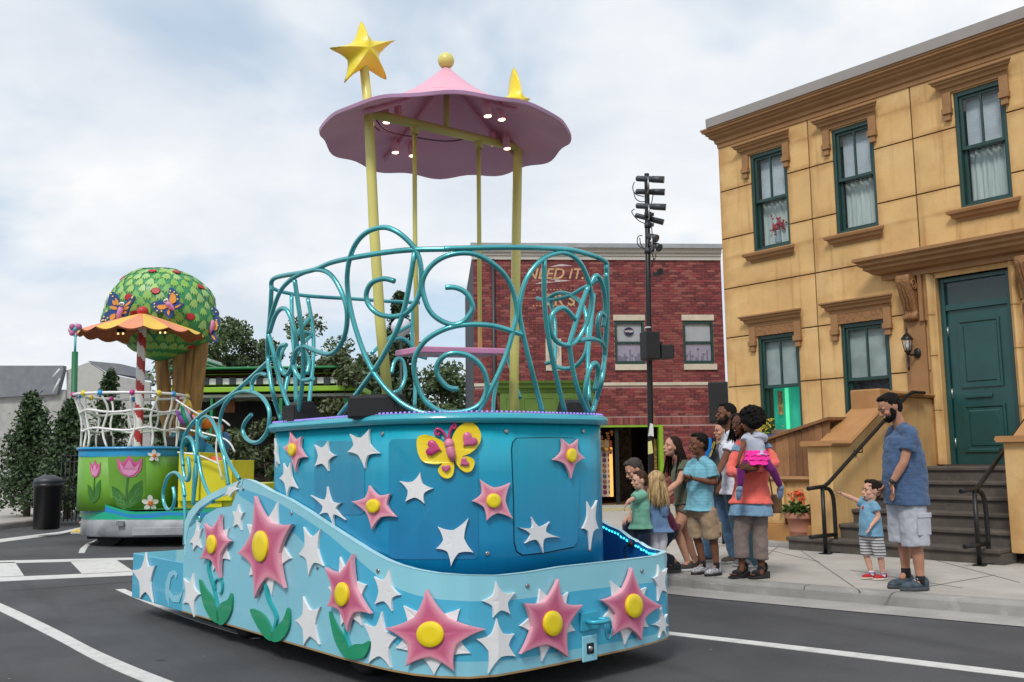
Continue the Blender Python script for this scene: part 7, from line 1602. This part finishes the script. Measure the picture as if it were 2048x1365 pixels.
# ---- man in blue tee at right, standing sideways, looking left-down
t,P,I=person('bearded man in a blue tee and pale grey cargo shorts looking down at the toddler',9.02,onz(1815,1180,.13),
 dict(head=(1779,815,0),neck=(1800,852,.02),shF=(1786,866,.17),shN=(1822,866,-.17),hips=(1812,990,0),elF=(1778,925,.20),wrF=(1772,968,.08),hdF=(1758,992,0),elN=(1808,925,-.20),wrN=(1783,968,-.16),hdN=(1788,1000,-.14),hipF=(1800,995,.08),hipN=(1822,998,-.08),knF=(1806,1082,.10),knN=(1832,1090,-.08),anF=(1812,1146,.12),anN=(1841,1162,-.08)),
 hh=.130,skin='tan',facing=(-.88,-.42,0),hdir=(-.9,-.05,-.38),palm={'N':V(-1,0,.2),'F':V(-1,.3,0)},curl=.3)
shirt(t,P,I,1,cloth('heather_blue_tee',(.060,.105,.20),var=.25,vs=6,stretch=(2,2,14)),-.15,.62,ease=.036,belly=.055)
tr=trousers(t,P,I,1,cloth('pale_grey_cargo',(.40,.41,.46),bs=18),1.02,ease=.036,flare=.018,name='cargo_shorts',waist=.0)
pk_=P['hipN'].lerp(P['knN'],.55); Dn=V(-I['F'].y,I['F'].x,0); Dn=Dn if Dn.y<0 else -Dn
obj('cargo_pocket',B().cbox(pk_+Dn*.118+V(0,0,-.01),.16,.02,.17,ax=(I['F'],Dn,V(0,0,1))),MATS['pale_grey_cargo'],tr,bevel=.008); obj('pocket_flap',B().cbox(pk_+Dn*.128+V(0,0,.085),.17,.014,.045,ax=(I['F'],Dn,V(0,0,1))),MATS['pale_grey_cargo'],tr,bevel=.005)
hair(t,P,I,.130,hb_,'short'); 
def beard(t,P,I,hh,m):
    c0,f,u,r,k=P['head'],I['hf'],I['hu'],I['hr'],hh/.118; b=B(); b.ell(c0-u*.075*k+f*.030*k,.053*k,.062*k,.040*k,(r,f,u),u=16,v=10); b.ell(c0-u*.093*k+f*.052*k,.032*k,.032*k,.030*k,(r,f,u),u=10,v=8)
    for s in (-1,1): b.ell(c0-u*.035*k+f*.012*k+r*.060*s*k,.012*k,.028*k,.045*k,(r,f,u),u=8,v=8)
    return blend(b,'beard',m,t,.007,2,.006,tex=tight)
beard(t,P,I,.130,hb_)
for q,tdv in (('F',(-1,-.25)),('N',(-1,-.15))):
    shoe(t,P['an'+q]-V(0,0,.0),tdv,1.12,mat('blue_grey_sneaker',(.035,.055,.075),.6,var=.6,vs=22),mat('dark_sole',(.05,.06,.065),.7)); obj('sock',B().tube([P['an'+q]+V(0,0,-.035),P['an'+q]+V(0,0,.045)],[.046,.043],14),blackm,t)
obj('wristwatch',B().tube([P['wrN'].lerp(P['elN'],.16),P['wrN'].lerp(P['elN'],.05)],[.036,.036],14).ell(P['wrN'].lerp(P['elN'],.1)+V(-.02,-.030,0),.018,.012,.02),mat('black_watch',(.01,.01,.012),.4),t)
# ---- toddler pointing
t,P,I=person('toddler boy in light blue tee and striped shorts pointing left beside the bearded man',9.77,onz(1745,1160,.13),
 dict(head=(1743,981,0),neck=(1741,1004,.0),shF=(1729,1008,.07),shN=(1748,1010,-.07),hips=(1742,1070,0),elF=(1707,998,.10),wrF=(1684,988,.10),hdF=(1672,984,.10),elN=(1757,1034,-.10),wrN=(1742,1052,-.14),hdN=(1733,1070,-.14),hipF=(1732,1074,.05),hipN=(1753,1074,-.05),knF=(1733,1112,.06),knN=(1761,1115,-.05),anF=(1743,1148,.05),anN=(1766,1152,-.04)),
 s=.60,hh=.107,skin='fair',facing=(-.9,-.4,0),hdir=(-1,-.15,.05),palm={'F':V(0,-.3,-1),'N':V(-1,0,0)},point=True)
shirt(t,P,I,.60,cloth('sky_blue_tee',(.16,.33,.47)),-.02,.55,ease=.020,belly=.02)
trousers(t,P,I,.60,bands('striped_shorts',(.58,.57,.57),(.14,.14,.16),sz=34,w_=.55),.98,ease=.012,flare=.004,name='striped_shorts'); hair(t,P,I,.107,hdb,'wavy')
bq=P['mid'] if 'mid' in P else I['mid']; obj('shirt_button_patch',B().ell(I['mid']+I['F']*.085-V(0,0,.03),.01,.012,.02),mat('red_patch',(.45,.05,.06),.6),t)
for q in 'FN': shoe(t,P['an'+q],(-1,-.3),.66,mat('red_canvas',(.42,.012,.018),.7,bump=.3),mat('cream_sole',(.6,.55,.45),.6)); obj('sock',B().tube([P['an'+q]+V(0,0,-.03),P['an'+q]+V(0,0,.03)],[.028,.027],12),bands('sock_white_blue',(.65,.65,.68),(.08,.10,.3),sz=30,w_=.6),t)
# ---- boy in blue tee and khaki shorts
t,P,I=person('boy in a light blue striped tee and khaki cargo shorts with clasped hands',10.35,onz(1410,1150,.13),
 dict(head=(1397,889,0),neck=(1402,914,.02),shF=(1383,930,.13),shN=(1420,930,-.12),hips=(1400,1018,0),elF=(1376,962,.12),wrF=(1378,958,-.04),hdF=(1370,951,-.10),elN=(1428,966,-.17),wrN=(1388,958,-.20),hdN=(1374,957,-.20),hipF=(1392,1020,.07),hipN=(1414,1020,-.07),knF=(1394,1076,.08),knN=(1426,1078,-.07),anF=(1406,1128,.08),anN=(1433,1132,-.07)),
 s=.83,hh=.122,skin='brown',facing=(-.85,-.5,0),hdir=(-1,-.2,0),palm={'F':V(0,-.5,-.6),'N':V(0,.5,.8)},curl=.6)
shirt(t,P,I,.83,bands('aqua_striped_tee',(.13,.36,.46),(.17,.40,.49),sz=30,w_=.35),-.05,.72,ease=.028,sl_ease=.024,flare=.008)
tr=trousers(t,P,I,.83,cloth('khaki_cargo',(.33,.235,.15),bs=18),.98,ease=.030,flare=.006,name='cargo_shorts'); obj('cargo_pocket',B().cbox(P['hipN'].lerp(P['knN'],.6)+V(.085,-.045,0),.03,.10,.11),MATS['khaki_cargo'],tr,bevel=.008)
hair(t,P,I,.122,hb_,'short')
for q in 'FN': shoe(t,P['an'+q],(-.8,-.6),1.0,mat('zebra_sneaker',(.32,.32,.34),.6,var=.9,vs=60),mat('black_sole',(.015,.015,.016),.7)); obj('sock',B().tube([P['an'+q]+V(0,0,-.04),P['an'+q]+V(0,0,.035)],[.036,.034],12),blackm,t)
# ---- woman leaning forward
t,P,I=person('smiling woman with long dark hair in an olive tee leaning forward behind the blonde girl',10.75,None,
 dict(head=(1344,894,0),neck=(1357,917,.02),shF=(1352,935,.13),shN=(1373,930,-.13),hips=(1373,1008,0),elF=(1352,975,.15),wrF=(1330,1000,-.05),hdF=(1316,1004,-.1),elN=(1358,965,-.22),wrN=(1326,990,-.38),hdN=(1304,996,-.42),hipF=(1368,1014,.08),hipN=(1374,1016,-.08),knF=(1368,1066,.06),knN=(1353,1062,-.10),anF=(1391,1122,.08),anN=(1376,1124,-.08)),
 s=.93,hh=.118,skin='light',facing=(-.9,-.3,0),hdir=(-.88,-.42,.20),smile=True,fem=True,palm={'N':V(0,.1,-1),'F':V(0,0,-1)},curl=.25)
shirt(t,P,I,.93,cloth('olive_tee',(.085,.095,.060)),.0,.45,ease=.012,fem=True); trousers(t,P,I,.93,cloth('taupe_shorts',(.16,.12,.09)),.30,ease=.014,name='shorts'); hair(t,P,I,.118,hdb,'long',length=.36,side=-.03)
for q in 'FN': shoe(t,P['an'+q],(-1,-.3),.98,mat('studded_canvas',(.05,.04,.035),.7,var=.9,vs=60),mat('white_sole',(.6,.6,.6),.6))
# ---- blonde girl
t,P,I=person('little girl with long blonde hair, puffy denim top and white trousers, seen from behind',10.15,None,
 dict(head=(1309,963,0),neck=(1311,990,.02),shF=(1298,998,0),shN=(1324,998,0),hips=(1314,1058,0),elF=(1296,1022,-.02),wrF=(1294,1040,-.06),elN=(1327,1020,-.06),wrN=(1326,1040,-.02),hipF=(1308,1060,.02),hipN=(1322,1060,-.0),knF=(1309,1102,.0),knN=(1324,1102,0),anF=(1311,1146,.0),anN=(1326,1147,0)),
 s=.62,hh=.112,skin='fair',facing=(-.55,.8,0),hdir=(-.6,.78,.1))
shirt(t,P,I,.62,cloth('denim_blouse',(.13,.22,.38),var=.2),-.10,1.35,ease=.022,flare=.045,sl_ease=.030,disp=.028); trousers(t,P,I,.62,cloth('white_jeans',(.62,.60,.66)),1.95,ease=.012); hair(t,P,I,.112,hbl,'long',length=.30)
for q in 'FN': shoe(t,P['an'+q],(-.6,.5),.68,mat('white_shoe',(.6,.6,.6),.6),mat('white_sole',(.6,.6,.6),.6))
# ---- small boy in mint polo
t,P,I=person('small boy in a mint green polo and navy shorts in front of the crouching man',10.05,None,
 dict(head=(1279,961,0),neck=(1281,982,.02),shF=(1272,990,.05),shN=(1288,990,-.07),hips=(1281,1052,0),elF=(1266,1012,.05),wrF=(1262,1030,.0),elN=(1262,1000,-.14),wrN=(1254,1006,-.2),hdN=(1252,1010,-.2),hipF=(1277,1056,.03),hipN=(1288,1056,-.03),knF=(1277,1102,.03),knN=(1289,1102,-.03),anF=(1279,1146,.03),anN=(1291,1148,-.03)),
 s=.60,hh=.098,skin='fair',facing=(-.95,-.2,0),hdir=(-1,-.25,-.05))
shirt(t,P,I,.60,cloth('mint_polo',(.17,.40,.29)),-.10,.8,ease=.022,sl_ease=.020,flare=.008); trousers(t,P,I,.60,cloth('navy_shorts',(.012,.02,.045)),.95,ease=.02,name='shorts'); hair(t,P,I,.098,hbr,'short')
for q in 'FN': shoe(t,P['an'+q],(-1,-.1),.66,mat('navy_canvas_shoe',(.02,.03,.06),.7),mat('white_sole',(.6,.6,.6),.6))
# ---- crouching man
t,P,I=person('man with slicked hair crouching in a maroon tee and jeans behind the small boy',10.55,None,
 dict(head=(1268,940,0),neck=(1285,962,.05),shF=(1290,975,.20),shN=(1302,982,-.14),hips=(1334,1060,.1),elF=(1275,1010,.22),wrF=(1262,1028,.12),hdF=(1250,1040,.1),elN=(1308,1018,-.2),wrN=(1296,992,-.36),hdN=(1284,984,-.42),hipF=(1330,1064,.2),hipN=(1336,1064,0),knF=(1256,1052,.25),knN=(1302,1112,-.1),anF=(1262,1128,.25),anN=(1348,1122,-.0)),
 s=.98,hh=.122,skin='light',facing=(-1,-.15,0),hdir=(-.85,-.25,-.45),palm={'N':V(0,.2,-1),'F':V(0,0,-1)})
shirt(t,P,I,.98,cloth('maroon_tee',(.12,.02,.05)),-.02,.55); trousers(t,P,I,.98,cloth('dark_jeans',(.018,.028,.05)),1.95,ease=.012); hair(t,P,I,.122,hgr,'short')
for q in 'FN': shoe(t,P['an'+q],(-1,-.1),1.05,mat('black_trainer',(.015,.015,.018),.6),mat('dark_sole',(.05,.06,.065),.7))
# ---- man in white polo
t,P,I=person('bearded man in a white polo and grey jeans looking left behind the woman in coral',11.0,None,
 dict(head=(1452,829,0),neck=(1459,861,.03),shF=(1452,880,.20),shN=(1468,880,-.18),hips=(1468,982,0),elF=(1448,932,.2),wrF=(1440,965,.15),elN=(1446,925,-.26),wrN=(1434,950,-.42),hipF=(1464,986,.09),hipN=(1474,986,-.09),knF=(1478,1062,.10),knN=(1494,1062,-.05),anF=(1496,1128,.12),anN=(1508,1138,-.04)),
 hh=.130,skin='brown',facing=(-1,-.15,0),hdir=(-1,-.10,.08))
shirt(t,P,I,1,cloth('white_polo',(.58,.58,.66)),-.06,.55,ease=.016); trousers(t,P,I,1,cloth('grey_teal_jeans',(.05,.10,.13),var=.3,vs=4),1.92,ease=.02); hair(t,P,I,.130,hb_,'short'); beard(t,P,I,.130,hb_)
obj('placket_button',B().ell(I['mid']+I['F']*.12-V(0,.03,.05),.008,.006,.008),blackm,t)
for q in 'FN': shoe(t,P['an'+q],(-.9,-.3),1.1,mat('grey_trainer',(.16,.15,.15),.7,var=.5,vs=30),mat('pale_sole',(.45,.45,.45),.6))
# ---- man with backpack
t,P,I=person('man with a blue and grey backpack half hidden behind the boy in the striped tee',11.45,None,
 dict(head=(1443,862,0),neck=(1441,885,.03),shF=(1428,900,.1),shN=(1448,900,-.1),hips=(1436,988,0),elF=(1424,940,.15),wrF=(1418,975,.1),elN=(1452,940,-.1),wrN=(1448,975,-.1),hipF=(1430,990,.08),hipN=(1444,990,-.06),knF=(1418,1060,.1),knN=(1454,1052,-.06),anF=(1414,1118,.12),anN=(1470,1120,-.05)),
 s=.95,hh=.112,skin='light',facing=(-.5,.6,0),hdir=(-.8,-.3,0))
shirt(t,P,I,.95,cloth('charcoal_jacket',(.07,.075,.08),bs=14),-.05,1.9,ease=.03,name='jacket'); trousers(t,P,I,.95,cloth('washed_jeans',(.10,.18,.30),var=.35,vs=5),1.95,ease=.018); hair(t,P,I,.112,hbr,'short')
for q in 'FN': shoe(t,P['an'+q],(-.9,-.3),1.05,mat('brown_trainer',(.11,.075,.06),.7,var=.3,vs=20),mat('pale_sole',(.45,.45,.45),.6))
obj('glasses',B().tube([P['head']+I['hf']*.10+I['hr']*q*.05 for q in (-1,0,1)],.004,5),blackm,t)
bp_=thing('backpack','blue and grey backpack with a yellow lettered strap on the half hidden man','backpack',aty(1426,925,11.1))
a=aty(1424,930,11.15); Bk=B(); Bk.ell(a,.13,.10,.24,u=16,v=12); blend(Bk,'pack_body',cloth('grey_pack',(.10,.105,.11),bs=12),bp_,.01,3,.012)
Bk=B().tube([aty(1420,878,11.02),aty(1415,900,11.0),aty(1410,925,11.0)],[.05,.06,.045],12); blend(Bk,'blue_side',cloth('blue_pack',(.01,.16,.50),bs=12),bp_,.008,2)
stp_=[aty(1427,876,10.98),aty(1428,892,10.97),aty(1422,910,10.97)]; obj('strap',B().rings([[p+V(-.028,0,0),p+V(.028,0,0),p+V(.028,-.008,0),p+V(-.028,-.008,0)] for p in stp_],True,True,smooth=False),blackm,bp_)
q0=aty(1424.5,899,10.93); obj('strap_lettering',text_mesh('Nikon D750',.036,q0,V(.35,0,.94),V(-.94,0,.35),depth=.002),mat('yellow_letter',(.75,.55,.02),.6),bp_)
# ---- woman in coral with child
t,P,I=person('laughing woman in a coral cardigan over a denim shirt holding a little girl',10.0,onz(1505,1158,.13),
 dict(head=(1480,850,0),neck=(1492,876,.02),shF=(1478,893,.06),shN=(1528,893,-.02),hips=(1502,1000,0),elF=(1462,945,-.06),wrF=(1485,944,-.30),hdF=(1500,938,-.32),elN=(1548,928,-.14),wrN=(1504,938,-.34),hdN=(1490,934,-.36),hipF=(1490,1004,.02),hipN=(1516,1004,0),knF=(1482,1072,.0),knN=(1520,1070,-.02),anF=(1484,1132,.02),anN=(1523,1138,-.02)),
 s=.98,hh=.120,skin='deep',facing=(-.35,-.93,0),hdir=(-.72,-.66,.05),smile=True,fem=True,palm={'F':V(0,1,0),'N':V(0,1,0)},curl=.5)
shirt(t,P,I,.98,cloth('denim_shirt',(.17,.29,.42),var=.15),-.30,.3,ease=.022,flare=.012,name='denim_shirt',fem=True); shirt(t,P,I,.98,cloth('coral_cardigan',(.72,.135,.105),var=.10),-.08,1.8,ease=.028,flare=.010,name='cardigan',fem=True,sl_ease=.012,disp=.024)
trousers(t,P,I,.98,cloth('taupe_trousers',(.19,.145,.13)),1.72,ease=.020,r_end=.052,flare=.004); hair(t,P,I,.120,hb_,'long',length=.22,side=-.02)
obj('headband',B().tube([P['head']+I['hu']*.07+I['hf']*.02+I['hr']*.083*math.cos(a)+I['hu']*.045*math.sin(a) for a in np.linspace(0,PI,12)],.012,6),blackm,t)
obj('earring',B().ell(P['head']+I['hr']*-.082-I['hu']*.045,.008,.008,.01),mat('gold',(.7,.5,.2),.3,metal=1),t)
for q in 'FN':
    an=P['an'+q]; f=V(-.85,-.45,0).normalized(); r=f.cross(V(0,0,1)); g=V(an.x,an.y,.134)
    wd=obj('sandal',B().rings([[g+f*x-r*.042+V(0,0,z) for x,z in ((-.075,0),(.155,0),(.16,.022),(.06,.035),(-.03,.062),(-.08,.068))],[g+f*x+r*.042+V(0,0,z) for x,z in ((-.075,0),(.155,0),(.16,.022),(.06,.035),(-.03,.062),(-.08,.068))]],True,True,smooth=False),mat('black_wedge',(.012,.012,.013),.5),t,bevel=.006)
    bb=B(); bb.ell(g+f*.075+V(0,0,.055),.046,.055,.034,(r,f,V(0,0,1)),u=14,v=8); bb.ell(g+f*.01+V(0,0,.095),.042,.045,.045,(r,f,V(0,0,1)),u=14,v=8); bb.ell(g-f*.055+V(0,0,.11),.034,.022,.05,(r,f,V(0,0,1)),u=12,v=8); blend(bb,'sandal_upper',blackm,wd,.008,2)
    tb_=B()
    for j in range(5): tb_.ell(g+f*(.135-.006*abs(j-1))+r*(.03-.015*j)*(1 if q=='F' else -1)+V(0,0,.040),.009,.018,.010,(r,f,V(0,0,1)),u=7,v=5)
    obj('toes',tb_,skinm('deep'),wd)
# handbag
hg=thing('handbag','small brown quilted handbag hanging behind the woman in coral','handbag',aty(1553,1010,10.3)); q0=aty(1553,1008,10.3)
bb=B().cbox(q0,.11,.07,.20,rz=.3); blend(bb,'bag_body',mat('brown_quilt',(.16,.085,.03),.6,var=.4,vs=14,bump=1,bs=20),hg,.010,5,.01); obj('strap',B().tube(smooth_pts([q0+V(-.04,0,.09),q0+V(-.06,0,.25),q0+V(-.12,0,.5)],5),.008,6),mat('brown_strap',(.08,.04,.02),.6),hg)
# ---- the held girl
t,P,I=person('curly haired girl in pink ruffle skirt and purple leggings carried by the woman in coral',9.78,None,
 dict(head=(1499,845,0),neck=(1505,864,.0),shF=(1494,872,.05),shN=(1520,872,-.05),hips=(1513,912,-.02),elF=(1484,898,-.05),wrF=(1477,922,-.06),hdF=(1475,932,-.06),elN=(1534,885,.16),wrN=(1520,880,.22),hipF=(1504,918,.02),hipN=(1522,918,-.04),knF=(1482,940,-.10),knN=(1545,940,-.12),anF=(1480,978,-.12),anN=(1562,976,-.06)),
 s=.56,hh=.098,skin='brown',facing=(-.7,.35,0),hdir=(-.95,-.1,0),palm={'F':V(-.3,.6,0)})
shirt(t,P,I,.56,cloth('pale_grey_top',(.42,.44,.52)),.1,.45,ease=.016); lg=trousers(t,P,I,.56,cloth('purple_leggings',(.12,.008,.11)),1.85,ease=.008,name='leggings',disp=.006); hair(t,P,I,.098,hb_,'curly')
pk3=cloth('hot_pink_ruffle',(.78,.03,.30),bs=30); hp_=P['hips']
for j in range(3):
    R=[]; c1=hp_+V(0,0,.055-.045*j)
    for f_ in (0,.5,1.): R.append([c1+V(math.cos(a)*(.10+.028*f_+.014*j+.008*f_*math.sin(11*a+j)),math.sin(a)*(.085+.028*f_+.012*j+.008*f_*math.sin(11*a)),-.055*f_+.006*math.sin(9*a+2*j)*f_) for a in np.linspace(0,2*PI,61)[:-1]])
    obj('skirt_ruffle',B().rings(R,True,False),pk3,t)
sk_=B().ell(hp_+V(0,0,-.02),.108,.09,.085,u=18,v=12); blend(sk_,'skirt',pk3,t,.008,2,.01)
obj('bow',B().ell(P['neck']+V(.02,-.075,-.05),.03,.012,.014).ell(P['neck']+V(.05,-.07,-.04),.018,.012,.016),MATS['pale_grey_top'],t)
def kid_shoe(an,d,s=.62):
    d=V(d).normalized(); pn=V(0,-1,.2); r=d.cross(pn).normalized(); u_=r.cross(d); b=B(); b.ell(an+d*.05,.030,.075,.030,(r,d,u_),u=14,v=10); b.ell(an+d*.0,.030,.035,.038,(r,d,u_),u=12,v=8); o=blend(b,'shoe',mat('blue_grey_canvas',(.14,.20,.32),.7,var=.15),t,.006,2)
    R=[]
    for h in (-.024,-.036): R.append([an+d*(.045+.082*math.cos(a))+r*(.033*math.sin(a))+u_*h for a in np.linspace(0,2*PI,19)[:-1]])
    obj('sole',B().rings(R,True,True),mat('white_sole',(.6,.6,.6),.6),o)
kid_shoe(P['anF'],(-.15,.2,-1)); kid_shoe(P['anN'],(-.05,.25,-1))
# ---- attendant walking beside the garden float
t,P,I=person('attendant in a blue shirt and rainbow plumed hat mostly hidden behind the garden float',17.6,None,
 dict(head=(176,925,0),neck=(177,942,0),shF=(172,950,0),shN=(186,950,0),hips=(176,990,0),elF=(166,970,0),wrF=(162,985,-.05),elN=(190,970,0),wrN=(192,990,0),hipF=(173,992,0),hipN=(180,992,0),knF=(170,1018,0),knN=(180,1018,0),anF=(166,1042,0),anN=(179,1043,0)),
 s=.88,hh=.12,skin='light',facing=(-1,-.3,0),group='parade performers')
shirt(t,P,I,.88,cloth('royal_blue_shirt',(.02,.13,.5)),-.05,.9,ease=.03); trousers(t,P,I,.88,cloth('checked_green_trousers',(.16,.24,.14),var=.7,vs=10),1.7,ease=.03); hair(t,P,I,.12,hdb,'short')
for q in 'FN': shoe(t,P['an'+q],(-1,-.2),1.1,mat('yellow_shoe',(.6,.42,.08),.6),mat('pale_sole',(.45,.45,.45),.6))
for i,cc in enumerate(((.6,.03,.2),(.65,.3,.02),(.6,.5,.03),(.03,.3,.1),(.15,.05,.4))):
    obj('hat_plume',B().tube(smooth_pts([P['head']+V(-.02,0,.10),P['head']+V(-.08+.015*i,-.02,.20),P['head']+V(-.06+.02*i,-.02,.34-.03*i)],5),[.03,.035,.035,.03,.03,.028,.025,.02,.015,.01,.004],8),mat('plume%d'%i,cc,.6),t)
